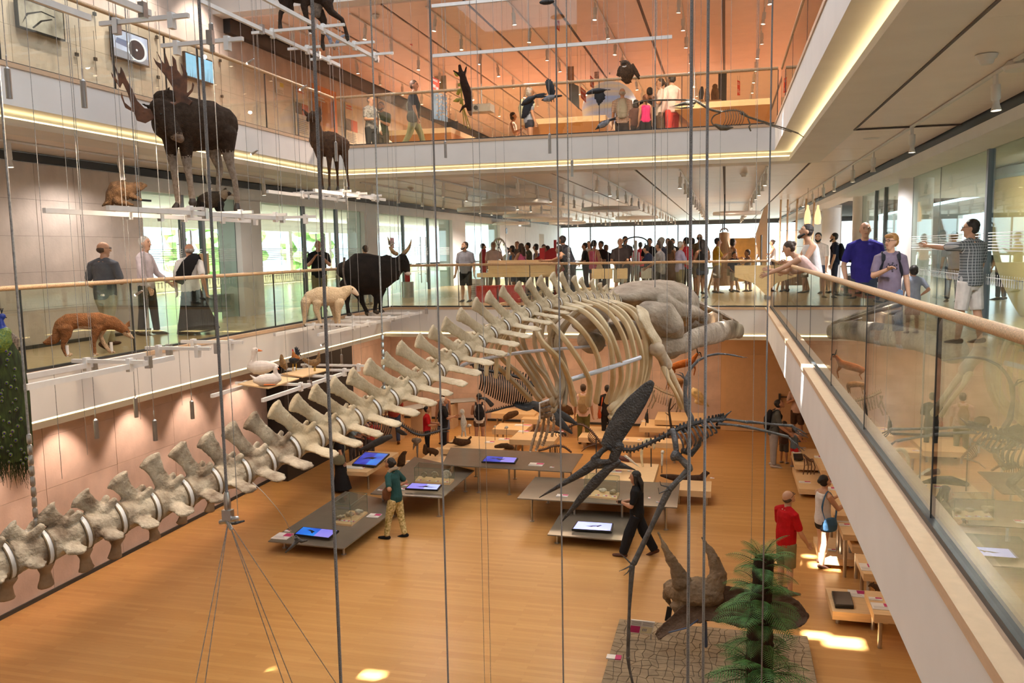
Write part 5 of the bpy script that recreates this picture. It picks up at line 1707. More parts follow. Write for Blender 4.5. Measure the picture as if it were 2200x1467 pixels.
for P, r in (([(1060, 1130, 0), (1140, 1150, 0), (1200, 1130, 0)], [(20, 90), (30, 100), (24, 80)]), ([(1180, 1130, -60), (1300, 1180, -90), (1400, 1270, -110), (1500, 1360, -120)], [(30, 10), (50, 12), (36, 9), (8, 4)]), ([(1230, 1120, 60), (1340, 1180, 90), (1460, 1240, 110), (1540, 1290, 120)], [(30, 10), (42, 10), (30, 8), (8, 4)]), ([(870, 1140, -40), (820, 1090, -60), (770, 1080, -60)], [(20, 8), (14, 6), (5, 4)])):
 f.t(P, r, 0, 10, sm=3)
 f.part('paddle', mat('paddle_slate', (.035, .038, .042), .5, .3, 14, .5))
Q = bez([f.L((1080, 1135)), f.L((980, 1155)), f.L((890, 1180)), f.L((820, 1195))], 5)
for a, b_ in zip(Q[:-1], Q[1:]):
 MB().tube([a, lerp(a, b_, .8)], 8 * f.k, 6).tube([a, a + V((0, 0, 16 * f.k))], 4 * f.k, 5).build('tail_vertebra', BLK, f.root)
f.t([(760, 860), (720, 810), (700, 820)], [(26, 20), (20, 16), (8, 8)])
f.part('skull', BLK)
f.hang((800, 850))
f.hang((1150, 950))
# --- black long necked skeleton below the tail (zoom frame at 680,880)
f = Fig('long_necked_skeleton', 'black long necked reptile skeleton beneath the middle of the whale tail', 'skeleton', 680, 880, 4.584, (900, 230), 16.5)
Q = bez([f.L((560, 110)), f.L((660, 90)), f.L((760, 110)), f.L((860, 165)), f.L((950, 225)), f.L((1040, 250)), f.L((1130, 230)), f.L((1220, 205))], 5)
for a, b_ in zip(Q[:-1], Q[1:]):
 m_ = lerp(a, b_, .5)
 MB().tube([a, lerp(a, b_, .8)], 13 * f.k, 6).tube([m_, m_ + V((0, 0, 34 * f.k))], [(6 * f.k, 3 * f.k), (5 * f.k, 3 * f.k)], 5).tube([m_, m_ - V((0, 0, 22 * f.k))], [(5 * f.k, 3 * f.k), (4 * f.k, 3 * f.k)], 5).build('vertebra', BLK, f.root)
for i in range(9):
 x = 560 + i * 22
 for d in (-1, 1):
  f.t([(x, 110, 0), (x + 5, 160, 60 * d), (x - 10, 220, 60 * d), (x - 30, 260, 10 * d)], 5, 0, 5, sm=2)
  f.part('rib', BLK)
f.t([(1220, 205), (1260, 195), (1305, 182)], [(18, 16), (12, 10), (4, 4)]).t([(1225, 212), (1265, 215), (1308, 216)], [(10, 12), (7, 8), (3, 3)])
f.part('skull', BLK)
for P, r in (([(740, 260, -40), (640, 300, -60), (520, 360, -70), (420, 400, -75)], [(22, 8), (36, 9), (30, 8), (10, 5)]), ([(800, 200, 30), (850, 230, 50), (890, 245, 55)], [(22, 8), (24, 8), (8, 4)])):
 f.t(P, r, 0, 10, sm=3)
 f.part('paddle', BLK)
f.hang((670, 90))
f.hang((1050, 235))
# --- brown reptile skeleton standing in front of the green trousers (zoom frame at 1020,840)
f = Fig('brown_reptile_skeleton', 'small brown reptile skeleton diving down on a rod in the middle of the hall', 'skeleton', 1020, 840, 5.79, (1500, 600), 19)
BRN = mat('brown_fossil_bone', (.11, .05, .025), .6, .3, 20, .5)
Q = bez([f.L((1150, 460)), f.L((1250, 415)), f.L((1350, 425)), f.L((1440, 490)), f.L((1510, 570)), f.L((1570, 650))], 4)
for a, b_ in zip(Q[:-1], Q[1:]):
 MB().tube([a, lerp(a, b_, .8)], 14 * f.k, 6).tube([a, a + V((0, 0, 24 * f.k))], 6 * f.k, 5).build('vertebra', BRN, f.root)
for i in range(8):
 f.t([(1440 + i * 14, 500 + i * 18, 0), (1410 + i * 12, 560 + i * 12, 30), (1420 + i * 10, 620 + i * 8, 25)], 5, 0, 5, sm=2)
 f.part('rib', BRN)
f.t([(1500, 660, 0), (1400, 690, 0), (1330, 750, 0)], [10, 8, 5])
f.part('leg_bone', BRN)
f.t([(1510, 580, 10), (1515, 1300, 10)], 8, 0, 6, dome=False)
f.part('support_rod', DARKMETAL)

# ---------------------------------------------------------------- other specimens in the hall
def spec(name, label, ox, oy, s, base, Y, shapes, m, vox=None, cat='animal'):
 f = Fig(name, label, cat, ox, oy, s, base, Y)
 for sh in shapes:
  f.t(*sh[:2], *(sh[2:] if len(sh) > 2 else ()))
 f.body(m if isinstance(m, list) else [m], vox)
 return f


BRF = fur('brown', (.10, .050, .022), (.055, .028, .014))
GRF = fur('greyish', (.30, .24, .18), (.20, .15, .11))
spec('hare', 'brown hare sitting upright with long ears on a plinth', 680, 880, 4.584, (840, 550), 19.6, [([(835, 520), (840, 480), (855, 440)], [(42, 36), (38, 32), (26, 24)]), ([(862, 430), (876, 425)], [(26, 22), (16, 14)]), ([(865, 420), (880, 395)], [(8, 4), (4, 2)]), ([(880, 420), (905, 403)], [(8, 4), (4, 2)]), ([(800, 545), (875, 552)], [(16, 24), (8, 12)])], BRF, 7)
spec('crane', 'pale wading bird on long thin legs behind the hare', 680, 880, 4.584, (985, 490), 21, [([(955, 300), (985, 310), (1015, 300)], [(24, 22), (40, 34), (24, 22)]), ([(965, 340), (950, 400)], [(16, 8), (5, 3)]), ([(985, 340), (990, 490)], [6, 4]), ([(1000, 340), (998, 490)], [6, 4])], GRF, 5)
spec('marmot', 'dark brown marmot standing up before the red shirt child', 680, 880, 4.584, (1075, 430), 20.5, [([(1072, 420), (1070, 390), (1068, 350)], [(28, 24), (24, 20), (16, 15)])], BRF, 5)
spec('marmot', 'dark brown marmot on all fours beside the red shirt child', 680, 880, 4.584, (1150, 450), 20.5, [([(1180, 420), (1140, 405), (1100, 390)], [(30, 28), (32, 28), (20, 18)]), ([(1170, 430), (1170, 455)], [12, 8]), ([(1120, 410), (1120, 450)], [12, 8])], BRF, 5)
spec('badger', 'brown furry animal lying on its back on the marmot plinth', 680, 880, 4.584, (1430, 350), 21.3, [([(1370, 310), (1430, 325), (1500, 315)], [(34, 30), (40, 34), (26, 24)]), ([(1370, 300), (1365, 265)], [10, 8]), ([(1490, 300), (1520, 270)], [10, 12]), ([(1380, 330), (1280, 325)], [10, 6])], BRF, 5)
spec('beaver', 'brown rounded beaver lying behind the tallest glass table', 1020, 840, 5.79, (370, 715), 21.3, [([(260, 690), (330, 685), (400, 685), (470, 705)], [(20, 26), (38, 36), (42, 38), (22, 24)])], BRF, 6)
spec('wild_boar', 'shaggy brown boar mount on the plinth near the far wall', 1020, 840, 5.79, (1130, 300), 25.4, [([(1060, 210), (1120, 220), (1180, 240), (1215, 280)], [(50, 40), (62, 50), (48, 40), (18, 18)]), ([(1070, 240), (1060, 300)], [18, 12]), ([(1170, 260), (1170, 310)], [18, 12])], BRF, 7)
spec('bear_cub', 'dark brown mount slumped on a plinth behind the black backpack', 1020, 840, 5.79, (450, 370), 24, [([(380, 330), (440, 300), (520, 270)], [(34, 30), (48, 40), (34, 30)]), ([(390, 340), (350, 380)], [18, 10])], BRF, 7)
spec('seal', 'dark brown seal lying on the low plinth with raised head', 1000, 800, 3.189, (1520, 760), 19.6, [([(1340, 705), (1400, 715), (1480, 730), (1560, 735), (1620, 725), (1645, 690)], [(8, 14), (20, 26), (28, 34), (32, 36), (28, 30), (20, 20)]), ([(1640, 690), (1665, 690)], [(18, 18), (10, 10)]), ([(1600, 750), (1650, 758)], [(10, 8), (4, 6)])], fur('seal', (.06, .032, .02)), 4)
spec('dolphin_head', 'black dolphin resting on the plinth beneath the flying reptile', 1000, 800, 3.189, (1030, 660), 19.2, [([(890, 645), (980, 630), (1060, 635), (1110, 650), (1165, 668)], [(16, 16), (30, 26), (26, 24), (14, 14), (3, 6)])], mat('dolphin_skin', (.012, .014, .018), .25, .1), 4)
spec('narwhal_jaw', 'white toothed jaw bone with a pointed tip above the black dolphin', 1000, 800, 3.189, (1110, 640), 19.5, [([(1040, 580), (1080, 590), (1120, 605)], [(22, 10), (18, 10), (12, 8)]), ([(1095, 570), (1130, 600), (1200, 655)], [(9, 8), (10, 8), (2, 2)], 1)], [mat('jaw_brown', (.12, .04, .03), .5, .3), FOS_W], 4, 'bone')
for x in range(9):
 pass
f = Fig('tusk', 'tall cream arched tusk pair on a stand behind the flying reptile', 'bone', 1000, 800, 3.189, (1230, 670), 19.8)
f.t([(1220, 670), (1208, 600), (1210, 520), (1240, 465), (1290, 475), (1290, 520)], [(5, 5), (9, 8), (11, 10), (14, 14), (12, 12), (8, 8)], sm=3)
f.part('tusk', mat('ivory', (.68, .57, .36), .5, .2))
f.t([(1272, 675), (1272, 520)], 4, dome=False)
f.part('stand', DARKMETAL)
f = Fig('long_bone', 'pale upright leg bone on a rod left of the seal', 'bone', 1000, 800, 3.189, (1345, 670), 20)
f.e((1350, 545), (13, 12, 14)).t([(1348, 555), (1346, 635)], [8, 8])
f.part('bone', FOS_W)
f.t([(1345, 635), (1345, 690)], 4, dome=False)
f.part('rod', STEEL)
for i, (x, y, yb, r, l) in enumerate(((1090, 290 / 3.189, 0, 0, ''),)):
 pass
for x, y, yb, s, l, Y in ((600, 375, 530, 15, 'small pale skull on a rod above the lizard skeleton plinth', 22.3), (395, 450, 600, 24, 'pale skull on a rod beside the black backpack', 21.2), (252, 440, 610, 14, 'thin pale skull on a rod right at the black backpack', 21.2)):
 f = Fig('mounted_skull', l, 'skull', 1020, 840, 5.79, (x, yb), Y)
 f.e((x, y), (s, s, s * .8)).t([(x, y), (x - s, y + s * .6)], [s * .7, s * .3])
 f.part('skull', FOS_W, vox=3)
 f.t([(x, y), (x, yb)], 3, 0, 6, dome=False)
 f.part('rod', DARKMETAL)
f = Fig('mounted_skull', 'small pale skull on a rod beside the human skeleton', 'skull', 680, 880, 4.584, (1510, 240), 21.3)
f.e((1505, 155), (24, 22, 16)).t([(1505, 160), (1485, 170)], [14, 6])
f.part('skull', FOS_W, vox=3)
f.t([(1505, 160), (1510, 240)], 3, 0, 6, dome=False)
f.part('rod', DARKMETAL)
f = Fig('pale_skeleton', 'cream standing ape skeleton beside the white haired woman', 'skeleton', 680, 880, 4.584, (1450, 260), 21.3)
f.e((1435, 20), (26, 26, 30)).t([(1440, 45), (1450, 130), (1445, 200)], [(14, 14), (34, 24), (20, 18)]).t([(1440, 70), (1475, 150), (1440, 180)], 8).t([(1440, 190), (1430, 260)], 9).t([(1460, 190), (1470, 260)], 9)
f.body([FOS_W], 5)
f = Fig('antelope', 'orange brown leaping antelope with dark horns hung by the far wall', 'animal', 1380, 720, 5.0575, (480, 320), 23)
ORG = fur('antelope', (.42, .14, .035), (.30, .09, .02))
f.t([(330, 345), (400, 320), (480, 300), (550, 275)], [(34, 28), (42, 34), (44, 34), (34, 28)]).t([(550, 265), (590, 210)], [(28, 22), (18, 15)]).t([(592, 205), (625, 215)], [(18, 15), (8, 8)])
f.t([(555, 300), (575, 370), (560, 435)], [14, 9, 7]).t([(535, 310), (555, 350)], [14, 8]).t([(335, 360), (355, 395), (330, 440)], [16, 9, 6])
f.body([ORG], 6)
f.t([(605, 195), (630, 190), (645, 250)], [8, 7, 3], 0, 6, sm=3)
f.part('horn', BLACK)
f.t([(600, 190), (590, 140)], [8, 4], 0, 6)
f.part('horn', BLACK)
f.hang((480, 270), z=-.85)
f = Fig('antelope', 'tan antelope mount standing lower down by the far wall', 'animal', 1380, 720, 5.0575, (430, 560), 24)
f.t([(290, 490), (360, 490), (420, 500)], [(26, 24), (34, 28), (30, 26)])
for x in (255, 280, 400, 420):
 f.t([(x + 20, 510), (x, 590)], [9, 6])
f.body([fur('tan', (.30, .15, .06))], 6)
f.hang((350, 470), z=-.85)
f = Fig('grazing_skeleton', 'pale grey skeleton of a grazing animal on the plinth by the far wall', 'skeleton', 1380, 720, 5.0575, (270, 800), 23.5)
GB = mat('grey_bone', (.34, .27, .19), .7, .3, 20, .4)
Q = bez([f.L((130, 560)), f.L((220, 610)), f.L((310, 645)), f.L((400, 680)), f.L((470, 720))], 5)
for a, b_ in zip(Q[:-1], Q[1:]):
 MB().tube([a, lerp(a, b_, .8)], 13 * f.k, 6).tube([a, a + V((0, 0, 30 * f.k))], [6 * f.k, 3 * f.k], 5).build('vertebra', GB, f.root)
for i in range(9):
 for d in (-1, 1):
  x, y = 170 + i * 26, 590 + i * 10
  f.t([(x, y, 0), (x - 10, y + 60, 45 * d), (x - 25, y + 130, 25 * d)], 5, 0, 5, sm=2)
  f.part('rib', GB)
for P in ([(130, 600, 20), (100, 700, 20), (60, 780, 20)], [(110, 600, -20), (140, 700, -20), (100, 790, -20)], [(400, 700, 20), (420, 760, 20), (410, 830, 20)], [(380, 700, -20), (390, 770, -20), (370, 830, -20)]):
 f.t(P, 9, 0, 6)
 f.part('leg_bone', GB)
f = Fig('horned_skull', 'large pale long horned animal skull on the wall plinth', 'skull', 1380, 720, 5.0575, (640, 760), 24.5)
f.t([(560, 610), (600, 650), (660, 710), (720, 775)], [(46, 40), (52, 42), (34, 30), (8, 8)]).t([(590, 720), (650, 750)], [(28, 26), (14, 16)])
f.part('skull', mat('cream_skull', (.60, .45, .22), .6, .3, 12), vox=6)
f.t([(580, 600), (550, 570)], [16, 6], 0, 6)
f.part('horn', FOS_W)
f = Fig('stork', 'dark bird standing on the far plinth beside a bare branch', 'animal', 1380, 720, 5.0575, (45, 980), 23)
f.t([(50, 850), (45, 900), (60, 950)], [(16, 14), (24, 20), (10, 8)]).t([(50, 850), (60, 800)], [(10, 8), (6, 5)]).t([(40, 930), (35, 985)], 5)
f.body([BLK], 4)
f = Fig('branch', 'bare dark branch standing upright on the far plinth', 'branch', 1380, 720, 5.0575, (310, 1010), 22.5)
f.t([(315, 1010), (300, 900), (290, 800), (310, 690)], [14, 12, 11, 8], sm=3)
f.part('stem', mat('bark', (.05, .035, .025), .9, .3, 20, .8))
for x, y, x2, y2 in ((295, 820, 360, 740), (300, 880, 250, 840)):
 f.t([(x, y), (x2, y2)], [7, 3], 0, 6)
 f.part('twig', mat('bark', (.05, .035, .025)))
f = Fig('lizard_skeleton', 'small dark lizard skeleton walking on the plinth under the paddles', 'skeleton', 1020, 840, 5.79, (1060, 560), 22)
f.t([(860, 500), (920, 515), (1000, 505), (1060, 520), (1120, 530)], [4, 8, 14, 13, 9], sm=2).t([(1120, 530), (1140, 550)], [14, 6])
for x in (1010, 1050, 1090, 1125):
 f.t([(x, 520), (x - 6, 545), (x + 4, 562)], 5)
f.body([BLK], None)
f = Fig('crouching_skeleton', 'dark arched animal skeleton partly hidden behind the tallest glass table', 'skeleton', 1020, 840, 5.79, (1000, 760), 20.2)
Q = bez([f.L((800, 740)), f.L((880, 720)), f.L((960, 690)), f.L((1040, 680)), f.L((1120, 700)), f.L((1200, 760))], 4)
for a, b_ in zip(Q[:-1], Q[1:]):
 MB().tube([a, lerp(a, b_, .8)], 14 * f.k, 6).tube([a, a + V((0, 0, 26 * f.k))], [5 * f.k, 3 * f.k], 5).build('vertebra', BRN, f.root)
for i in range(7):
 f.t([(950 + i * 22, 700 - i * 2, 0), (940 + i * 22, 740, 25), (945 + i * 22, 790, 15)], 5, 0, 5, sm=2)
 f.part('rib', BRN)
f = Fig('small_brown_skeleton', 'small brown animal skeleton on the low plinth under the gallery', 'skeleton', 1630, 960, 3.494, (370, 200), 20)
f.t([(340, 60), (370, 90), (400, 110)], [8, 12, 8], sm=2)
for x, x2 in ((345, 335), (360, 365), (395, 390), (405, 415)):
 f.t([(x, 90), (x2 + 8, 150), (x2, 205)], 4)
for i in range(6):
 f.t([(355 + i * 7, 90, 0), (360 + i * 7, 120, 8), (352 + i * 7, 140, 4)], 2, 0, 5)
f.body([BRN], None)
spec('fox', 'dark small fox mount on the raised plinth under the right gallery', 1630, 960, 3.494, (890, 1110), 13.2, [([(850, 1035), (890, 1055), (930, 1085)], [(16, 14), (24, 20), (20, 18)]), ([(850, 1030), (825, 1045)], [(14, 12), (6, 6)]), ([(860, 1020), (868, 1010)], [5, 2]), ([(880, 1070), (875, 1105)], [6, 4]), ([(910, 1080), (912, 1118)], [6, 4]), ([(930, 1085), (945, 1130)], [8, 4])], BRF, 3)
spec('bird_skin', 'dark bird lying on the plinth edge under the right gallery', 1630, 960, 3.494, (790, 840), 14.6, [([(755, 825), (790, 830), (830, 850)], [(12, 12), (24, 20), (18, 16)])], BLK, 3)
spec('deer_skeleton', 'thin pale animal skeleton on the very low plinth', 1630, 960, 3.494, (610, 745), 16.2, [([(590, 695), (620, 690), (645, 700)], [4, 5, 4]), ([(590, 695), (588, 750)], 2.5), ([(615, 695), (612, 748)], 2.5), ([(640, 700), (642, 748)], 2.5), ([(645, 700), (665, 690)], [5, 3])], FOS_W, None, 'skeleton')
# tablet on the near plinth
q = [atZ(1630 + x / 3.494, 960 + y / 3.494, ZL + .30) for x, y in ((575, 1185), (715, 1190), (685, 1088), (548, 1080))]
o0 = (q[0] + q[2]) / 2
g = thing('tablet', 'dark tablet lying on the near low plinth', 'tablet', o0)
MB().prism([p - o0 - V((0, 0, .05)) for p in q], V((0, 0, .05))).build('case', SCR_F, g, smooth=0)
MB().prism([lerp(p, o0, .08) - o0 + V((0, 0, .001)) for p in q], V((0, 0, .002))).build('display', mat('dark_display', (.02, .015, .018), .15, 0), g, smooth=0)
q = [atZ(x, y, ZL + .5) for x, y in ((1706, 985), (1726, 985), (1724, 974), (1704, 974))]
tag(MB().prism([p - V((0, 0, .04)) for p in q], V((0, 0, .04))).build('tablet', SCR_F, smooth=0), 'dark screen flat on the plinth beside the small children', 'tablet')

# ---------------------------------------------------------------- three horned skull on its cracked mud stage, tree fern
MUD = mat('cracked_mud', (.30, .23, .15), .9, .2, 6, .4)
MUDD = mat('mud_crack', (.055, .04, .028), .95, 0)
st0 = atZ(1331, 1329, ZL + .14)
st1 = atZ(1707, 1376, ZL + .14)
x0, x1, y1 = st0.x, 1.2, st0.y
y0 = 8.2
stage = thing('mud_stage', 'low stage of cracked dried mud under the horned skull', 'stage', (x0, y0, ZL))
MB().box((0, 0, 0), (x1 - x0, y1 - y0, .128)).build('stage_base', MUDD, stage, smooth=0)
rr = random.Random(11)
nx, ny = int((x1 - x0) / .11), int((y1 - y0) / .11)
gx = [[(i * (x1 - x0) / nx + (rr.uniform(-.042, .042) if 0 < i < nx else 0), j * (y1 - y0) / ny + (rr.uniform(-.042, .042) if 0 < j < ny else 0)) for i in range(nx + 1)] for j in range(ny + 1)]
b = MB()
for j in range(ny):
 for i in range(nx):
  q = [V((*gx[j][i], 0)), V((*gx[j][i + 1], 0)), V((*gx[j + 1][i + 1], 0)), V((*gx[j + 1][i], 0))]
  c = (q[0] + q[1] + q[2] + q[3]) / 4
  h = rr.uniform(.136, .142)
  b.prism([lerp(p, c, .075) + V((0, 0, .12)) for p in q], V((0, 0, h - .12)))
tag(b.build('mud_plate', MUD, stage, smooth=0), kind='stuff')
q = [atZ(x, y, z) for (x, y), z in zip(((1352, 1358), (1400, 1363), (1407, 1337), (1356, 1331)), (ZL + .22, ZL + .22, ZL + .42, ZL + .42))]
o0 = q[0]
sg_ = thing('info_sign', 'tilted white, magenta and beige information board on the mud stage', 'sign', o0)
n = (q[1] - q[0]).cross(q[3] - q[0]).normalized()


def SB(u, v, h=0):
 return lerp(lerp(q[0], q[1], u), lerp(q[3], q[2], u), v) - o0 + n * h


MB().prism([SB(0, 0), SB(1, 0), SB(1, 1), SB(0, 1)], -n * .02).build('board', CARD, sg_, smooth=0)
MB().prism([SB(.02, .04, .001), SB(.44, .04, .001), SB(.44, .56, .001), SB(.02, .56, .001)], n * .001).build('magenta_block', MAG, sg_, smooth=0)
MB().prism([SB(.46, .04, .001), SB(.97, .04, .001), SB(.97, .56, .001), SB(.46, .56, .001)], n * .001).build('beige_block', CARDB, sg_, smooth=0)
b = MB()
for k in range(4):
 for u0, u1 in ((.05, .45), (.52, .94)):
  b.prism([SB(u0, .64 + .08 * k, .001), SB(u1, .64 + .08 * k, .001), SB(u1, .67 + .08 * k, .001), SB(u0, .67 + .08 * k, .001)], n * .001)
for u in (.55, .62, .69):
 b.prism([SB(u, .2, .003), SB(u + .04, .2, .003), SB(u + .05, .44, .003), SB(u - .01, .4, .003)], n * .001)
tag(b.build('print', mat('print_grey', (.35, .33, .33), .7, 0), sg_, smooth=0), kind='stuff')
MB().box((-.0, 0, -.24), (.02, .02, 0)).box((.3, 0, -.24), (.32, .02, 0)).build('foot', STEEL, sg_, smooth=0)
p = atZ(1319, 1412, ZL + .142)
tag(MB().box((p.x - .1, p.y - .06, p.z), (p.x + .02, p.y + .06, p.z + .012), 0).box((p.x + .02, p.y - .06, p.z), (p.x + .1, p.y + .06, p.z + .012), 1).build('label_card', [CARD, MAG], smooth=0), 'little white and magenta card lying on the cracked mud', 'card')

SKB = mat('skull_stone', (.26, .19, .12), .85, .4, 5, .9, col2=(.17, .12, .075), detail=9, bscale=25)
FRILL = mat('frill_stone', (.075, .042, .026), .9, .4, 6, 1.0, col2=(.13, .085, .055), detail=9, bscale=30)
f = Fig('horned_dinosaur_skull', 'three horned dinosaur skull with broad frill on the mud stage', 'skull', 1260, 1060, 3.604, (900, 1100), 11.3)
f.t([(558, 308, 30), (612, 430, 30), (680, 560, 20), (740, 690, 10)], [(9, 9), (28, 26), (44, 40), (78, 66)])
f.t([(895, 338, 30), (940, 410, 30), (985, 510, 20), (1015, 620, 10), (990, 720, 0)], [(8, 8), (28, 26), (50, 44), (66, 58), (90, 70)])
f.t([(980, 770, 20), (840, 760, 40), (720, 760, 90), (650, 730, 150)], [(100, 120), (110, 130), (95, 100), (70, 60)])
f.t([(650, 720, 150), (620, 790, 170), (650, 870, 180)], [(60, 50), (34, 40), (14, 20)])
f.t([(780, 800, 40), (700, 880, 60), (720, 960, 60)], [(80, 70), (50, 50), (26, 30)])
roughen(f.body([SKB], 8, 'skull'), .022, 7)
top = [(525, 1090), (600, 1000), (700, 905), (800, 835), (900, 775), (1010, 730), (1100, 712), (1250, 745), (1400, 755), (1520, 765), (1640, 830), (1722, 935)]
bot = [(560, 1132), (650, 1080), (740, 1050), (840, 1010), (940, 985), (1060, 1000), (1180, 1030), (1300, 1050), (1430, 1050), (1540, 1062), (1620, 1050), (1705, 1000)]
vs = []
NV = 6
for side in (0, 1):
 for i, (a, b_) in enumerate(zip(top, bot)):
  for j in range(NV):
   v = j / (NV - 1)
   bulge = math.sin(PI * v) * 40
   x, y = lerp(a[0], b_[0], v), lerp(a[1], b_[1], v)
   vs.append(f.L((x, y, -120 + 100 * (1 - v) + bulge + side * 34 + rr.uniform(-4, 4))))
K = len(top)
fs = []
for i in range(K - 1):
 for j in range(NV - 1):
  a = i * NV + j
  fs += [(a, a + 1, a + NV + 1, a + NV), (a + K * NV, a + K * NV + NV, a + K * NV + NV + 1, a + K * NV + 1)]
for i in range(K - 1):
 a = i * NV
 fs += [(a, a + NV, a + NV + K * NV, a + K * NV), (a + NV - 1, a + NV - 1 + K * NV, a + 2 * NV - 1 + K * NV, a + 2 * NV - 1)]
for j in range(NV - 1):
 a = j
 fs += [(a, a + K * NV, a + 1 + K * NV, a + 1)]
 a = (K - 1) * NV + j
 fs += [(a, a + 1, a + 1 + K * NV, a + K * NV)]
f.mb.add(vs, fs)
roughen(f.part('frill', FRILL, vox=8), .020, 6)
f.t([(640, 1075, -160), (780, 1040, -180), (860, 980, -100)], 6, 0, 6)
f.part('support_rod', mat('blue_rod', (.10, .14, .25), .4, 0, metal=.4))
f.t([(920, 1000, 0), (925, 1180, 0)], 14, 0, 8)
f.part('support_post', mat('blue_rod', (.10, .14, .25)))
f = Fig('small_display', 'small black framed screen standing behind the left edge of the frill', 'screen', 1260, 1060, 3.604, (630, 970), 11.9)
f.pr([(605, 985), (625, 875), (665, 885), (650, 990)], 10)
f.part('housing', SCR_F)

f = Fig('tree_fern', 'tall tree fern with dark trunk and green fronds before the horned skull', 'plant', 1260, 1060, 3.604, (1340, 1467), 9.6)
zb = ZL + .14
base = f.L((1340, 1467, 0))
base.z = zb - f.o.z
b = MB()
P = [base, f.L((1340, 1300)), f.L((1345, 1100)), f.L((1350, 900)), f.L((1360, 700)), f.L((1372, 540))]
rr = random.Random(2)
b.tube(bez(P, 6), [k * f.k for k in ramp([112, 104, 100, 78, 74, 80], 31)], 16)
b.v = [tuple(V(v) + V((rr.uniform(-1, 1), rr.uniform(-1, 1), 0)) * (7 * f.k)) for v in b.v]
f.part('trunk', mat('fern_trunk', (.022, .012, .008), .95, .4, 30, 1.2, col2=(.05, .026, .014), stretch=(1, 1, .25)), b)
LEAF = mat('fern_leaf', (.045, .16, .035), .5, .4, 9, col2=(.12, .29, .08))
RACH = mat('fern_stem', (.05, .06, .02), .6, .2)


def frond_mesh():
 """one arching frond of unit length along +x: a stem and paired toothed leaflets"""
 b = MB()

 def sp(t):
  return V((t * (1 - .12 * t * t), 0, .34 * t - .55 * t * t))
 b.tube([sp(i / 14) for i in range(15)], ramp([.012, .003], 15), 5, 1, dome=False)
 n = 19
 for i in range(n):
  t = .12 + .87 * i / (n - 1)
  p = sp(t)
  e = (sp(t + .01) - sp(t - .01)).normalized()
  L_ = .27 * math.sin(PI * min(1, .16 + t * .86)) ** .7 * (1 if t < .93 else .6) + .012
  for sg in (-1, 1):
   dv = (e * .48 + V((0, sg, -.10))).normalized()
   w_ = .0095
   m_, z = p + dv * L_ * .45, p + dv * L_ + V((0, 0, -L_ * .16))
   b.add([p - e * w_ * .8, m_ - e * w_, z, m_ + e * w_, p + e * w_ * .8, m_ + V((0, 0, .008))], [(0, 1, 5), (1, 2, 5), (2, 3, 5), (3, 4, 5), (4, 0, 5)], 0)
 me = b.mesh('frond')
 me.materials.append(LEAF)
 me.materials.append(RACH)
 return me


fm = frond_mesh()
tiers = [((1372, 550), 13, 300, 48), ((1372, 590), 11, 320, 12), ((1360, 760), 11, 350, 22), ((1348, 860), 12, 380, 5), ((1342, 1040), 13, 400, 20), ((1340, 1120), 10, 360, -4), ((1340, 1400), 14, 470, 28), ((1340, 1450), 12, 480, 8)]
for (x, y), n, ln, el in tiers:
 for k in range(n):
  az = 2 * PI * (k + rr.uniform(-.25, .25)) / n
  o = bpy.data.objects.new('frond', fm)
  o.parent = f.root
  o.location = f.L((x + rr.uniform(-20, 20), y + rr.uniform(-35, 35)))
  o.rotation_euler = (rr.uniform(-.25, .25), -rad(el + rr.uniform(-14, 16)), az)
  o.scale = [ln * f.k * rr.uniform(.75, 1.1)] * 3
  C.objects.link(o)
# ---------------------------------------------------------------- people
import bmesh
SK = {'a': (.56, .33, .22), 'b': (.44, .23, .14), 'c': (.30, .15, .085)}
HAIR = {'black': (.012, .009, .008), 'brown': (.045, .024, .013), 'grey': (.34, .31, .28), 'white': (.70, .66, .60), 'blond': (.36, .19, .06), 'auburn': (.11, .035, .014), 'bald': (.08, .05, .035)}
_cl = {}


def cloth(col, kind='plain'):
 key = (tuple(round(c, 3) for c in col), kind)
 if key not in _cl:
  n = 'cloth_%d' % len(_cl)
  if kind == 'plain':
   m = mat(n, col, .85, .10, 9, .35, bscale=22, spec=.2)
  elif kind == 'floral':
   m = mat(n, col, .85, .5, 26, 0, col2=(.28, .22, .06), detail=2, spec=.2)
  elif kind == 'print':
   m = mat(n, col, .85, .5, 22, 0, col2=(.06, .06, .065), detail=3, spec=.2)
  else:                                         # woven check
   m = mat(n, col, .85, 0, spec=.2)
   nt = m.node_tree
   N, L = nt.nodes, nt.links
   tc = N.new('ShaderNodeTexCoord')
   acc = None
   for ax in ('X', 'Z'):
    wv = N.new('ShaderNodeTexWave')
    wv.bands_direction = ax
    wv.inputs['Scale'].default_value = 7.5
    L.new(tc.outputs['Object'], wv.inputs['Vector'])
    g = N.new('ShaderNodeMath')
    g.operation = 'GREATER_THAN'
    g.inputs[1].default_value = .93
    L.new(wv.outputs[1], g.inputs[0])
    if acc is None:
     acc = g
    else:
     mx = N.new('ShaderNodeMath')
     mx.operation = 'MAXIMUM'
     L.new(acc.outputs[0], mx.inputs[0])
     L.new(g.outputs[0], mx.inputs[1])
     acc = mx
   mc = N.new('ShaderNodeMix')
   mc.data_type = 'RGBA'
   mc.inputs[6].default_value = tuple(col) + (1,)
   mc.inputs[7].default_value = (.08, .05, .04, 1) if kind == 'check_dark' else (.45, .47, .48, 1)
   L.new(acc.outputs[0], mc.inputs[0])
   L.new(mc.outputs[2], N['Principled BSDF'].inputs['Base Color'])
  _cl[key] = m
 return _cl[key]


LEATHER = mat('dark_leather', (.022, .016, .013), .45, .1)
LIP = mat('lips', (.36, .12, .10), .5, 0)
HANG = (4, 7, 12, 0)
N_PEOPLE = [0]


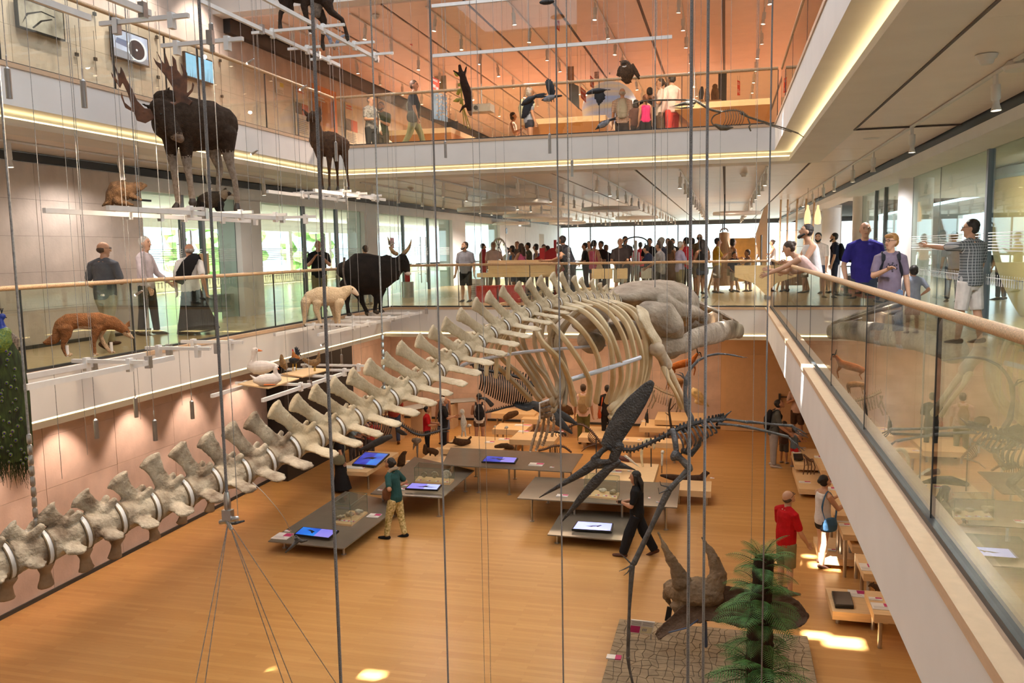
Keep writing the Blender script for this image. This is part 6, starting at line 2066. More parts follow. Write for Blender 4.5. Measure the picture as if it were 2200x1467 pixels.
def person(label, x, y, z, yaw=0, H=1.7, sex='m', shirt=(.3, .3, .3), sk='a', sleeve='short', pants=(.05, .05, .06), leg='long', hair='brown', style='short', shoe=(.05, .04, .035), lean=0, pitch=0, turn=0, aL=HANG, aR=HANG, lL=(0, 0, 2), lR=(0, 0, 2), fat=1.0, pat='plain', ppat='plain', vox=None, bag=None, glasses=False, beard=False, group=None, roll=0, robe_w=0):
 """one figure facing +y before it is turned; arms are (forward, outward, elbow, inward) degrees, legs (hip forward, knee, outward)"""
 h = H
 child = H < 1.4
 o = thing('person', label, 'person', (x, y, z), rad(yaw), group)
 vox = vox or .017
 hs = 1.22 if child else 1.0                        # children have larger heads
 sw = (.116 if sex == 'm' else .098) * h
 hw = (.052 if sex == 'm' else .050) * h
 z_hip = .505 * h
 Rx = Matrix.Rotation(-rad(lean), 4, 'X')
 hip = V((0, 0, z_hip))

 def up(p, f=1.0):
  p = V(p)
  return hip + Matrix.Rotation(-rad(lean * f), 4, 'X') @ (p - hip)
 # legs
 legs = []
 for s, (hf, kn, out) in ((-1, lL), (1, lR)):
  a = V((s * hw, 0, z_hip))
  d = Matrix.Rotation(rad(out) * -s, 4, 'Y') @ (Matrix.Rotation(rad(hf), 4, 'X') @ V((0, 0, -1)))
  k = a + d * .235 * h
  d2 = Matrix.Rotation(rad(out) * -s, 4, 'Y') @ (Matrix.Rotation(rad(hf - kn), 4, 'X') @ V((0, 0, -1)))
  f = k + d2 * .232 * h
  legs.append((a, k, f, hf - kn, s))
 low = min(l[2].z for l in legs) - .036 * h
 off = V((0, 0, -low))

 def T(p):
  return V(p) + off
 skin = mat('skin_' + sk, SK[sk], .5, .06, 8, spec=.35)
 B = MB()
 chest = [(.47, .088, .062), (.53, .092, .068), (.60, .080 * fat, .062 * fat), (.68, .086 * (1 + fat) / 2, .066), (.755, .098, .066), (.805, .088, .050)]
 wf = (1.0 if sex == 'm' else .88)
 rings = [(up((0, -.004 * h, q * h), min(1, max(0, (q - .5) / .2))), (a * h * wf, b * h)) for q, a, b in chest]
 B.tube([T(p) for p, r in rings], [(r[0] * .88, r[1] * .88) for p, r in rings], 12, 0, up=(0, 1, 0))
 neck0, neck1 = up((0, .004 * h, .80 * h)), up((0, .014 * h, .875 * h))
 hc = up((0, .018 * h, .928 * h))
 if child:
  hc = up((0, .018 * h, .915 * h))
 HM = Matrix.Rotation(-rad(lean * .35 + pitch), 4, 'X')
 HM = Matrix.Rotation(rad(turn), 4, 'Z') @ HM
 if roll:
  HM = Matrix.Rotation(rad(roll), 4, 'Y') @ HM
 B.tube([T(neck0), T(neck1)], [.036 * h, .031 * h], 10)

 def hp(px, py, pz):                                # a point of the head
  return T(hc + HM @ (V((px, py, pz)) * h * hs))
 B.ell(T(hc + HM @ V((0, -.004 * h, .012 * h))), (.047 * h * hs, .057 * h * hs, .058 * h * hs), 0, 14, HM)
 B.tube([hp(0, .012, -.02), hp(0, .026, -.052)], [(.040 * h * hs, .040 * h * hs), (.024 * h * hs, .022 * h * hs)], 10)
 B.tube([hp(0, .050, .010), hp(0, .063, -.014)], [(.005 * h, .006 * h), (.010 * h, .009 * h)], 8)
 for s in (-1, 1):
  B.ell(hp(s * .047, -.004, -.004), (.006 * h, .011 * h, .016 * h), 0, 8, HM)
 X2 = MB()
 hands = []
 arms = []
 for s, (fw, out, el, inw) in ((-1, aL), (1, aR)):
  S0 = up((s * sw, -.004 * h, .788 * h))
  d = Matrix.Rotation(-rad(out) * s, 4, 'Y') @ (Matrix.Rotation(rad(fw - lean * 0), 4, 'X') @ V((0, 0, -1)))
  E = S0 + d * .172 * h
  d2 = Matrix.Rotation(rad(inw) * s, 4, 'Z') @ (Matrix.Rotation(-rad(out) * s * .6, 4, 'Y') @ (Matrix.Rotation(rad(fw + el), 4, 'X') @ V((0, 0, -1))))
  W = E + d2 * .150 * h
  arms.append((S0, E, W, s))
  B.tube([T(up((s * sw * .25, -.002 * h, .835 * h))), T(up((s * sw * .66, -.004 * h, .806 * h))), T(S0), T(lerp(S0, E, .45)), T(E)], [.021 * h, .029 * h, .034 * h, .030 * h, .024 * h], 10)
  B.tube([T(E), T(lerp(E, W, .3)), T(W)], [.024 * h, .025 * h, .0165 * h], 10)
  a = V((0, .8, .5))
  a = (a - d2 * a.dot(d2))
  a = a.normalized() if a.length > .2 else V((-s, 0, 0))
  n = d2.cross(a) * s
  B.tube([T(W), T(W + d2 * .030 * h), T(W + d2 * .052 * h)], [(.016 * h, .012 * h), (.022 * h, .010 * h), (.021 * h, .009 * h)], 8, 0, up=n)
  for i, ln in enumerate((.036, .042, .039, .030)):
   q = W + d2 * .050 * h + a * ((1.5 - i) * .0105 * h)
   e1 = q + (d2 * .9 + n * .3).normalized() * ln * .5 * h
   e2 = e1 + (d2 * .6 + n * .75).normalized() * ln * .5 * h
   X2.tube([T(q - d2 * .012 * h), T(q), T(e1), T(e2)], [.0052 * h, .0052 * h, .0048 * h, .0036 * h], 6)
  q = W + d2 * .018 * h + a * .016 * h
  X2.tube([T(q), T(q + (d2 * .7 + a * .6) .normalized() * .022 * h), T(q + (d2 * .95 + a * .3 + n * .3).normalized() * .044 * h)], [.0062 * h, .0056 * h, .004 * h], 6)
  hands.append(W + d2 * .05 * h)
 for a, k, f, ang, s in legs:
  B.tube([T(a + V((0, 0, .02 * h))), T(lerp(a, k, .5)), T(k)], [.045 * h, .041 * h, .031 * h], 10)
  B.tube([T(k), T(lerp(k, f, .3) - V((0, .006 * h, 0))), T(f)], [.032 * h, .033 * h, .020 * h], 10)
  fd = Matrix.Rotation(rad(ang * .6), 4, 'X') @ V((0, 1, -.12))
  B.tube([T(f - fd * .025 * h - V((0, 0, .012 * h))), T(f + fd * .03 * h - V((0, 0, .014 * h))), T(f + fd * .10 * h - V((0, 0, .022 * h)))], [(.018 * h, .020 * h), (.022 * h, .019 * h), (.020 * h, .010 * h)], 8, 0, up=(0, 0, 1))
 for s in (-1, 1):
  X2.ell(hp(s * .019, .046, .012), (.0055 * h, .004 * h, .0042 * h), 1, 6, HM)
  X2.tube([hp(s * .010, .052, .024), hp(s * .028, .046, .024)], [.0022 * h, .0018 * h], 5, 1)
 X2.tube([hp(-.013, .048, -.030), hp(0, .053, -.031), hp(.013, .048, -.030)], [.0022 * h, .0032 * h, .0022 * h], 5, 2)
 me = voxel(B, vox, 1)
 bm = bmesh.new()
 bm.from_mesh(me)
 m2 = X2.mesh('x')
 m2.polygons.foreach_set('use_smooth', [True] * len(m2.polygons))
 bm.from_mesh(m2)
 bm.to_mesh(me)
 bm.free()
 bpy.data.meshes.remove(m2)
 me.name = 'body'
 link('body', me, [skin, EYE, LIP], o, None, 180)
 # clothes
 if shirt:
  Sh = MB()
  k = 1.07
  dress = leg in ('dress', 'robe')
  rr_ = rings[(0 if not dress else 0):]
  Sh.tube([T(p) for p, r in rr_], [(r[0] * (k if i > 2 else 1.14) + .007, r[1] * (k if i > 2 else 1.14) + .009) for i, (p, r) in enumerate(rr_)], 14, 0, up=(0, 1, 0), dome=False)
  if sleeve != 'none':
   for S0, E, W, s in arms:
    e = E if sleeve == 'long' else lerp(S0, E, .72)
    Sh.tube([T(up((s * sw * .22, -.002 * h, .822 * h))), T(up((s * sw * .66, -.004 * h, .800 * h))), T(S0), T(lerp(S0, e, .55)), T(e)], [.037 * h, .040 * h, .041 * h, .038 * h, .037 * h if sleeve == 'short' else .031 * h], 10)
    if sleeve == 'long':
     Sh.tube([T(E), T(lerp(E, W, .95))], [.032 * h, .026 * h], 10, dome=False)
   Sh.tube([T(up((0, .002 * h, .795 * h))), T(up((0, .006 * h, .838 * h)))], [(.074 * h, .052 * h), (.043 * h, .042 * h)], 12, up=(0, 1, 0), dome=False)
  else:
   for s in (-1, 1):
    Sh.tube([T(up((s * .055 * h, .03 * h, .77 * h))), T(up((s * .055 * h, 0, .822 * h))), T(up((s * .055 * h, -.04 * h, .77 * h)))], .016 * h, 6)
  Sh.build('shirt' if not dress else 'dress', cloth(shirt, pat), o, remesh=vox, sm=2)
 if leg in ('dress', 'skirt', 'robe'):
  D = MB()
  ln = {'dress': .27, 'skirt': .30, 'robe': .035}[leg]
  fl = {'dress': .115, 'skirt': .125, 'robe': .165 if not robe_w else robe_w}[leg]
  sh_ = V((.0, 0, 0)) if leg != 'robe' else V((.05 * h, .02 * h, 0))
  D.tube([T((0, 0, .56 * h)), T((0, 0, .50 * h)), T(V((0, 0, lerp(.50, ln, .5) * h)) + sh_ * .5), T(V((0, 0, ln * h)) + sh_)], [(.088 * h, .068 * h), (.104 * h, .080 * h), (lerp(.104, fl, .5) * h, .09 * h), (fl * h, fl * .85 * h)], 16, up=(0, 1, 0), dome=False)
  D.build('skirt' if leg != 'robe' else 'robe', cloth(pants if leg != 'dress' else shirt, pat if leg == 'dress' else ppat), o, remesh=vox, sm=2)
 else:
  Pn = MB()
  Pn.tube([T((0, 0, .435 * h)), T((0, 0, .475 * h)), T((0, -.003 * h, .52 * h)), T((0, 0, .60 * h))], [(.075 * h * wf, .058 * h), (.094 * h * wf, .070 * h), (.101 * h * wf, .078 * h), (.088 * h * wf * max(1, fat * .97), .072 * h)], 14, up=(0, 1, 0), dome=False)
  wd = 1.0 if leg != 'wide' else 1.45
  for a, k, f, ang, s in legs:
   Pn.tube([T(a), T(lerp(a, k, .35)), T(lerp(a, k, .98 if leg != 'hot' else .45))], [.062 * h, .058 * h, (.045 if leg != 'shorts' else .052) * h * (wd if leg == 'wide' else 1)], 10, dome=False)
   if leg in ('long', 'wide'):
    Pn.tube([T(k), T(lerp(k, f, .5)), T(lerp(k, f, .97))], [.043 * h * wd, .038 * h * wd, .034 * h * wd], 10, dome=False)
   elif leg == 'capri':
    Pn.tube([T(k), T(lerp(k, f, .5))], [.045 * h, .046 * h], 10, dome=False)
  Pn.build('shorts' if leg in ('shorts', 'hot') else 'trousers', cloth(pants, ppat), o, remesh=vox, sm=2)
 if shoe:
  sm_ = cloth(shoe)
  for a, k, f, ang, s in legs:
   fd = Matrix.Rotation(rad(ang * .6), 4, 'X') @ V((0, 1, -.12))
   MB().tube([T(f - fd * .034 * h - V((0, 0, .014 * h))), T(f + fd * .02 * h - V((0, 0, .016 * h))), T(f + fd * .07 * h - V((0, 0, .022 * h))), T(f + fd * .108 * h - V((0, 0, .024 * h)))], [(.021 * h, .022 * h), (.025 * h, .022 * h), (.026 * h, .017 * h), (.020 * h, .012 * h)], 10, up=(0, 0, 1)).build('shoe', sm_, o)
 # hair
 hm = mat('hair_' + hair, HAIR[hair], .6, .25, 40, .4, stretch=(1, 1, .3))
 A = MB()
 k = h * hs

 def he(c, r):
  A.ell(hp(*c), tuple(q * k for q in r), 0, 12, HM)
 if style == 'bald':
  he((0, -.016, -.002), (.0510, .050, .034))
 else:
  he((0, -.014, .026), (.0515, .058, .055))
  he((0, -.026, .002), (.050, .042, .048))
  if style == 'fringe':
   he((0, .030, .048), (.042, .026, .022))
  if style in ('long', 'pony'):
   if style == 'long':
    A.tube([hp(0, -.03, .02), T(up((0, -.055 * h, .86 * h))), T(up((0, -.062 * h, .76 * h)))], [(.050 * k, .03 * k), (.060 * k, .026 * k), (.045 * k, .015 * k)], 12, up=(0, 1, 0))
    for s in (-1, 1):
     A.tube([hp(s * .042, -.005, .02), hp(s * .046, -.01, -.05), T(up((s * .05 * h, -.02 * h, .80 * h)))], [.020 * k, .022 * k, .012 * k], 8)
   else:
    A.tube([hp(0, -.06, .02), hp(0, -.095, -.01), hp(0, -.085, -.09)], [.018 * k, .024 * k, .010 * k], 8)
  if style == 'bob':
   he((0, -.02, -.02), (.058, .046, .05))
  if style == 'bun':
   he((0, -.06, .035), (.028, .028, .028))
 A.build('hair', hm, o, remesh=max(.007, vox * .55), sm=1)
 if beard:
  MB().tube([hp(-.036, .018, -.028), hp(-.022, .042, -.052), hp(0, .05, -.062), hp(.022, .042, -.052), hp(.036, .018, -.028)], [.010 * k, .014 * k, .018 * k, .014 * k, .010 * k], 8).build('beard', hm, o)
 if glasses:
  g = MB()
  for s in (-1, 1):
   c = hp(s * .02, .058, .010)
   g.tube([hp(s * (.02 + .014 * math.cos(t)), .058, .010 + .010 * math.sin(t)) for t in [i * PI / 5 for i in range(11)]], .0016 * k, 5, dome=False)
   g.tube([hp(s * .034, .056, .012), hp(s * .048, -.005, .012)], .0016 * k, 5)
  g.tube([hp(-.007, .059, .012), hp(.007, .059, .012)], .0016 * k, 5)
  g.build('glasses', BLACK, o)
 if bag:
  kind, col = bag[:2]
  m = cloth(col)
  b = MB()
  if kind == 'backpack':
   c = up((0, -.115 * h, .70 * h))
   b.tube([T(up((0, -.105 * h, .57 * h))), T(c), T(up((0, -.095 * h, .80 * h)))], [(.072 * h, .045 * h), (.085 * h, .055 * h), (.055 * h, .035 * h)], 14, up=(0, 1, 0))
   b.build('backpack', m, o, remesh=vox)
   for s in (-1, 1):
    MB().tube(bez([T(up((s * .052 * h, -.08 * h, .80 * h))), T(up((s * .060 * h, -.01 * h, .845 * h))), T(up((s * .062 * h, .062 * h, .775 * h))), T(up((s * .085 * h, .03 * h, .66 * h))), T(up((s * .075 * h, -.06 * h, .58 * h)))], 4), [(.016 * h, .004 * h)] * 17, 6).build('backpack_strap', m, o)
  else:                                          # shoulder bag
   s = bag[2] if len(bag) > 2 else 1
   c = V((s * .135 * h, -.01 * h, .50 * h))
   b.tube([T(c - V((0, 0, .055 * h))), T(c), T(c + V((0, 0, .055 * h)))], [(.030 * h, .085 * h), (.036 * h, .090 * h), (.022 * h, .075 * h)], 12, up=(0, 1, 0))
   b.build('shoulder_bag', m, o, remesh=vox)
   S = up((-s * .06 * h, 0, .835 * h)) if kind == 'cross' else up((s * .075 * h, 0, .842 * h))
   MB().tube(bez([T(c + V((0, .06 * h, .04 * h))), T(lerp(c, S, .55) + V((0, .085 * h, 0))), T(S), T(lerp(c, S, .55) + V((0, -.085 * h, 0))), T(c + V((0, -.06 * h, .04 * h)))], 4), [(.010 * h, .004 * h)] * 17, 6).build('bag_strap', m, o)
 N_PEOPLE[0] += 1
 o['hand_l'], o['hand_r'] = [list(T(q)) for q in hands]
 return o


def hand_world(o, side):
 return Matrix.Translation(o.location) @ (Matrix.Rotation(o.rotation_euler.z, 4, 'Z') @ V(o['hand_' + side]))


def st(px, Y, py=600):
 p = atY(px, py, Y)
 return p.x, Y


WALK = dict(lL=(22, 8, 2), lR=(-16, 14, 2))
WALK2 = dict(lR=(22, 8, 2), lL=(-16, 14, 2))
ELB = (10, 10, 75, 25)
# middle gallery on the left
person('balding man in grey polo shirt and beige trousers walking along the left gallery', -9.75, 11.5, 0, 5, 1.76, shirt=(.12, .13, .15), pants=(.42, .38, .28), hair='bald', style='bald', turn=-40, aL=(-5, 16, 70, 20), aR=(5, 16, 85, 35), glasses=True, fat=1.12, vox=.014, shoe=(.06, .03, .025), **WALK)
w2 = person('white haired man in pale shirt and black trousers by the glass door', -10.45, 13.4, 0, -75, 1.84, shirt=(.62, .55, .58), sleeve='long', pants=(.022, .02, .024), hair='white', turn=-15, aL=(20, 8, 30, 0), aR=(10, 8, 15, 0), vox=.014, lL=(8, 4, 2), lR=(-6, 2, 2))
person('balding monk in black robe over a white shirt on the left gallery', -9.65, 13.6, 0, 15, 1.70, shirt=(.70, .68, .66), pants=(.012, .011, .012), leg='robe', hair='grey', style='bald', turn=45, aL=(-8, 14, 30, 10), aR=(-22, 16, 20, 20), glasses=True, vox=.014, sk='b', robe_w=.235, lL=(10, 4, 2), lR=(-10, 6, 2))
rb = [c for c in C.objects if c.name.startswith('person')][-1]
sc_ = MB()
sc_.tube(bez([V((-.13, -.10, .95)), V((-.03, -.135, 1.20)), V((.10, -.10, 1.40)), V((.12, 0, 1.47)), V((.08, .11, 1.35)), V((-.05, .15, 1.10))], 4), ramp([(.16, .02), (.15, .02), (.11, .03), (.09, .03), (.12, .02), (.14, .02)], 21), 10, up=(0, 1, 0))
sc_.build('scapular', cloth((.012, .011, .012)), rb, remesh=.016)
x, y = st(698, 19.6)
person('bald man in black polo and khaki trousers leaning on the rail beside the ox', x, 19.3, 0, -150, 1.80, shirt=(.012, .012, .015), pants=(.30, .26, .15), hair='bald', style='bald', pitch=-25, aL=(35, 10, 95, 40), aR=(35, 10, 100, 40), fat=1.15, sk='b')
x, y = st(753, 22)
person('short haired visitor in pale jeans hidden behind the black ox', -9.7, 21.6, 0, 60, 1.66, shirt=(.20, .22, .25), pants=(.45, .50, .54), hair='brown', shoe=(.2, .15, .12))
x, y = st(1003, 23)
person('bearded man in grey shirt and black shorts standing alone behind the far rail', x, 22.9, 0, 172, 1.72, shirt=(.20, .20, .23), pants=(.02, .02, .022), leg='shorts', hair='brown', beard=True, turn=-25, pitch=-12, fat=1.25, shoe=(.02, .02, .02), aL=(2, 12, 10, 0), aR=(2, 12, 10, 0))
# the crowd in the foyer
Wt = (.66, .60, .57)
crowd = [
 (1038, 30, 1.72, 'm', -60, (.42, .34, .16), 'short', (.10, .09, .08), 'long', 'black', 'short', 'man in yellow checked shirt beside the silver hoop', dict(pat='check_dark')),
 (1061, 27, 1.74, 'm', -150, (.62, .48, .44), 'short', (.28, .24, .18), 'long', 'grey', 'short', 'grey haired man in pale pink shirt left of the silver hoop', dict(pitch=-15)),
 (1091, 30, 1.55, 'f', 160, (.62, .56, .52), 'short', (.1, .1, .12), 'long', 'black', 'bob', 'dark haired visitor in white top half hidden behind the blue top', {}),
 (1102, 26.3, 1.60, 'f', 110, (.06, .13, .30), 'none', (.08, .10, .16), 'shorts', 'black', 'bob', 'woman in blue sleeveless top with glasses behind the wooden table', dict(glasses=True)),
 (1112, 31, 1.78, 'm', 170, (.10, .06, .05), 'short', (.05, .05, .06), 'long', 'auburn', 'short', 'auburn haired visitor behind the blue and pink tops', {}),
 (1121, 25.3, 1.66, 'f', 60, (.55, .12, .24), 'none', (.06, .07, .1), 'shorts', 'brown', 'long', 'woman in pink tank top with long brown hair behind the wooden table', dict(bag=('cross', (.05, .04, .04), 1))),
 (1136, 28, 1.70, 'm', 120, (.12, .12, .07), 'short', (.06, .06, .06), 'long', 'black', 'short', 'visitor in camouflage shirt with hand on hip', dict(pat='print', aR=(-20, 45, 95, 40))),
 (1153, 29, 1.66, 'f', 100, (.10, .08, .17), 'none', (.05, .05, .07), 'long', 'black', 'bob', 'woman in purple sleeveless top left of the red board', {}),
 (1169, 30, 1.64, 'f', -160, (.05, .03, .03), 'none', (.05, .05, .06), 'long', 'black', 'pony', 'woman in dark top with ponytail behind the red board', {}),
 (1190, 27, 1.62, 'f', 120, (.50, .38, .35), 'short', (.06, .06, .07), 'long', 'black', 'long', 'long haired woman in pale pink top at the red board', dict(lean=18, pitch=-10)),
 (1211, 29, 1.42, 'f', 150, (.60, .16, .25), 'short', (.08, .08, .1), 'long', 'brown', 'short', 'girl in pink shirt between the red board and the tall man', {}),
 (1226, 23.6, 1.90, 'm', 75, (.045, .045, .055), 'short', (.10, .13, .19), 'long', 'black', 'short', 'tall dark haired man in charcoal shirt bending forward', dict(lean=18, pitch=-25, beard=True)),
 (1224, 22.4, 1.64, 'f', 80, (.03, .03, .033), 'none', (.03, .03, .035), 'long', 'black', 'short', 'short haired woman in black tank top leaning towards the rail', dict(lean=24, pitch=-10, aL=(70, 5, 20, 0))),
 (1258, 28, 1.66, 'f', 100, (.015, .014, .016), 'short', (.02, .02, .025), 'long', 'black', 'short', 'woman in black top left of the pink tank top', {}),
 (1266, 31, 1.74, 'm', 170, (.60, .58, .56), 'short', (.1, .1, .1), 'long', 'black', 'short', 'man in white shirt behind the pink tank top', {}),
 (1276, 26, 1.72, 'f', -30, (.56, .12, .20), 'none', (.05, .06, .10), 'hot', 'black', 'pony', 'woman in pink tank top and dark shorts with cream shoulder bag', dict(bag=('shoulder', (.62, .48, .32), 1))),
 (1292, 27, 1.70, 'f', 150, (.014, .013, .014), 'short', (.02, .02, .02), 'capri', 'black', 'bun', 'woman in black with hair bun holding a pale leaflet', {}),
 (1302, 28, 1.58, 'm', -20, (.02, .025, .05), 'short', (.05, .05, .06), 'shorts', 'auburn', 'short', 'boy in navy shirt right of the hair bun woman', {}),
 (1333, 24, 1.75, 'm', 175, (.045, .035, .035), 'short', (.42, .35, .25), 'shorts', 'grey', 'bald', 'old man in dark shirt and khaki shorts facing the hall', dict(fat=1.15)),
 (1343, 29, 1.86, 'm', -150, (.04, .04, .045), 'short', (.04, .04, .05), 'long', 'black', 'short', 'dark man standing behind the old man in khaki shorts', {}),
 (1364, 32, 1.60, 'f', 10, (.40, .03, .05), 'short', (.05, .05, .06), 'long', 'black', 'short', 'visitor in red top seen through the metal frame', {}),
 (1376, 31, 1.66, 'm', 20, (.48, .04, .06), 'short', (.05, .05, .06), 'long', 'black', 'short', 'man in red shirt at the right side of the metal frame', {}),
 (1396, 29, 1.78, 'm', 170, (.02, .02, .025), 'short', (.03, .03, .035), 'long', 'black', 'short', 'dark figure standing right of the metal frame', {}),
 (1402, 24.5, 1.56, 'm', 80, (.02, .03, .07), 'short', (.05, .05, .06), 'long', 'black', 'short', 'boy in navy shirt bending at the counter', dict(lean=15)),
 (1418, 22.2, 1.62, 'm', 75, (.16, .15, .15), 'short', (.022, .023, .028), 'long', 'brown', 'short', 'visitor in grey shirt and dark trousers close behind the far rail', {}),
 (1421, 25, 1.76, 'm', 70, (.03, .035, .06), 'short', (.06, .06, .07), 'long', 'grey', 'short', 'grey haired man in navy shirt behind the grey shirt', dict(pitch=-15)),
 (1435, 29, 1.76, 'm', 170, (.60, .58, .55), 'short', (.1, .1, .1), 'long', 'brown', 'short', 'man in white shirt in the middle of the right hand crowd', {}),
 (1440, 26, 1.66, 'f', -20, (.14, .08, .05), 'none', (.1, .06, .04), 'dress', 'brown', 'long', 'long haired woman in brown dress', {}),
 (1445, 30, 1.76, 'm', 160, (.03, .03, .03), 'short', (.03, .03, .03), 'long', 'black', 'short', 'dark man behind the brown dress', {}),
 (1461, 24, 1.62, 'f', -60, (.28, .26, .38), 'short', (.18, .15, .09), 'capri', 'grey', 'short', 'grey haired woman in lavender shirt and olive trousers', {}),
 (1475, 25.2, 1.74, 'm', 60, (.38, .02, .03), 'short', (.02, .02, .025), 'long', 'black', 'short', 'man in red shirt and black trousers left of the thick rope', {}),
 (1487, 27, 1.74, 'm', -10, (.45, .03, .05), 'short', (.03, .03, .04), 'long', 'black', 'short', 'second red shirted visitor between the two thick ropes', {}),
 (1502, 26.5, 1.86, 'm', -20, (.13, .10, .06), 'short', (.20, .17, .12), 'shorts', 'bald', 'bald', 'tall bald man in olive shirt', {}),
 (1509, 24.2, 1.66, 'f', 30, (.012, .012, .013), 'none', (.03, .04, .07), 'hot', 'black', 'long', 'woman in black top with long black hair and shorts', {}),
 (1540, 27, 1.72, 'm', -80, (.58, .38, .05), 'short', (.25, .20, .14), 'shorts', 'black', 'short', 'visitor in yellow shirt beside the wooden cone', dict(aL=(30, 5, 90, 40), aR=(30, 5, 90, 40))),
 (1573, 28, 1.70, 'f', -60, (.55, .40, .27), 'none', (.30, .26, .15), 'skirt', 'black', 'bob', 'woman with tan shoulder bag beside the wooden screen', dict(bag=('shoulder', (.50, .34, .20), -1))),
 (1577, 27.6, 1.28, 'm', -150, (.03, .03, .045), 'short', (.42, .33, .22), 'shorts', 'black', 'short', 'small boy in dark shirt and beige shorts', {}),
 (1606, 27.8, 1.34, 'f', 120, (.24, .21, .22), 'none', (.2, .2, .2), 'dress', 'brown', 'short', 'girl in grey dress with pale blue headband', dict(aL=(60, 10, 10, 0))),
 (1603, 34, 1.74, 'm', 100, (.05, .05, .05), 'short', (.05, .05, .05), 'long', 'black', 'short', 'dark figure behind the girl in the grey dress', {}),
 (1615, 33, 1.78, 'm', 10, (.46, .30, .19), 'short', (.05, .06, .08), 'long', 'black', 'short', 'man in tan shirt seen from behind near the white sail', {}),
 (1659, 35, 1.68, 'f', 100, (.60, .52, .46), 'none', (.04, .04, .05), 'shorts', 'brown', 'bun', 'woman in pale top beyond the corner of the rail', {}),
]
for px, Y, H, sx, yw, sh, sl, pc, lg, hr_, sty, lab, kw in crowd:
 x, y = st(px, Y, 580)
 kw = dict(kw)
 kw.setdefault('aL', (rr.uniform(-6, 40), rr.uniform(6, 14), rr.uniform(10, 90), rr.uniform(0, 40)))
 kw.setdefault('aR', (rr.uniform(-6, 25), rr.uniform(6, 14), rr.uniform(10, 80), rr.uniform(0, 40)))
 person(lab, x, y, 0, yw, H, sx, sh, rr.choice('bbc'), sl, pc, lg, hr_, sty, vox=.024, shoe=(.05, .045, .045), lL=(rr.uniform(-4, 8), 2, 2), lR=(rr.uniform(-6, 4), 3, 3), **kw)
# right side of the middle level
person('bearded man with dark hair in white tank top behind the leaning woman', 1.50, 15.6, 0, 100, 1.84, shirt=(.68, .66, .66), sleeve='none', pants=(.30, .27, .22), leg='shorts', hair='black', beard=True, pitch=-15, lean=8, vox=.014, aL=(30, 8, 60, 20), aR=(20, 8, 40, 10))
lw = person('woman in strapless pale pink dress leaning over the right rail and pointing down', 1.42, 14.5, 0, 88, 1.66, 'f', shirt=(.66, .46, .42), sleeve='none', pants=(.70, .60, .55), leg='robe', hair='brown', style='bun', lean=34, pitch=5, aL=(62, 6, 6, 0), aR=(40, 8, 60, 10), vox=.014, shoe=None)
x, y = st(1757, 24)
person('man in white T-shirt and jeans standing back from the right rail', x, 24, 0, 150, 1.78, shirt=(.68, .62, .58), pants=(.06, .08, .13), hair='black', beard=True, turn=20)
x, y = st(1792, 27)
person('man in navy T-shirt with black backpack facing left', x, 27, 0, 85, 1.80, shirt=(.014, .018, .04), pants=(.02, .025, .045), hair='black', bag=('backpack', (.012, .012, .016)), beard=True)
person('stocky man in royal blue polo shirt walking towards the camera', 2.17, 14.5, 0, 172, 1.83, shirt=(.025, .022, .20), pants=(.035, .05, .085), hair='bald', style='bald', fat=1.22, vox=.013, aL=(0, 14, 20, 10), aR=(5, 18, 30, 30), shoe=(.45, .45, .47), lL=(12, 4, 3), lR=(-12, 8, 3), turn=10)
pw = person('woman in purple grey T-shirt with short blond hair and glasses by the right rail', 2.24, 12.7, 0, 178, 1.62, 'f', shirt=(.19, .155, .215), pants=(.13, .20, .34), leg='capri', hair='blond', style='fringe', glasses=True, turn=-50, vox=.012, aR=(25, 16, 88, 40), aL=(-4, 12, 14, 0), bag=('backpack', (.02, .022, .03)), shoe=(.62, .62, .64), fat=1.12, lL=(14, 5, 3), lR=(-12, 10, 3))
tp = MB()
for q in range(14):
 a, r_ = q * .9, .02 + .05 * (q / 14)
 tp.ell((math.cos(a) * r_ * 1.3, .122, 1.14 + math.sin(a) * r_), (.012, .008, .012), 0, 6)
tag(tp.build('shirt_print', cloth((.05, .045, .06)), pw), 'dark printed pattern on the chest')
person('small boy in grey vest with red sleeves seen from behind', 2.95, 14.7, 0, 10, 1.10, shirt=(.30, .34, .42), pants=(.35, .12, .06), leg='shorts', hair='black', aR=(-25, 30, 80, 40), vox=.014, shoe=(.10, .05, .04))
pm = person('man in grey checked shirt and white shorts pointing at the glass', 3.42, 13.3, 0, 35, 1.79, shirt=(.10, .115, .125), pat='check', pants=(.66, .62, .58), leg='shorts', hair='black', turn=40, glasses=True, vox=.013, aL=(88, 30, 8, 0), aR=(18, 20, 20, 0), shoe=(.03, .028, .03), lL=(4, 2, 4), lR=(-4, 2, 4))
for k, (x, sh, lab) in enumerate(((5.4, (.25, .25, .30), 'grey shirted visitor dimly seen through the right glass wall'), (6.0, (.05, .05, .06), 'dark shirted visitor behind the right glass wall'), (6.7, (.42, .10, .06), 'red shirted visitor behind the right glass wall'), (7.3, (.14, .11, .08), 'brown shirted visitor farthest right behind the glass wall'))):
 person(lab, x, 22.5 + .4 * k, 0, 20 * k, 1.72, shirt=sh, pants=(.05, .05, .06), vox=.024, hair='brown', sk='b')
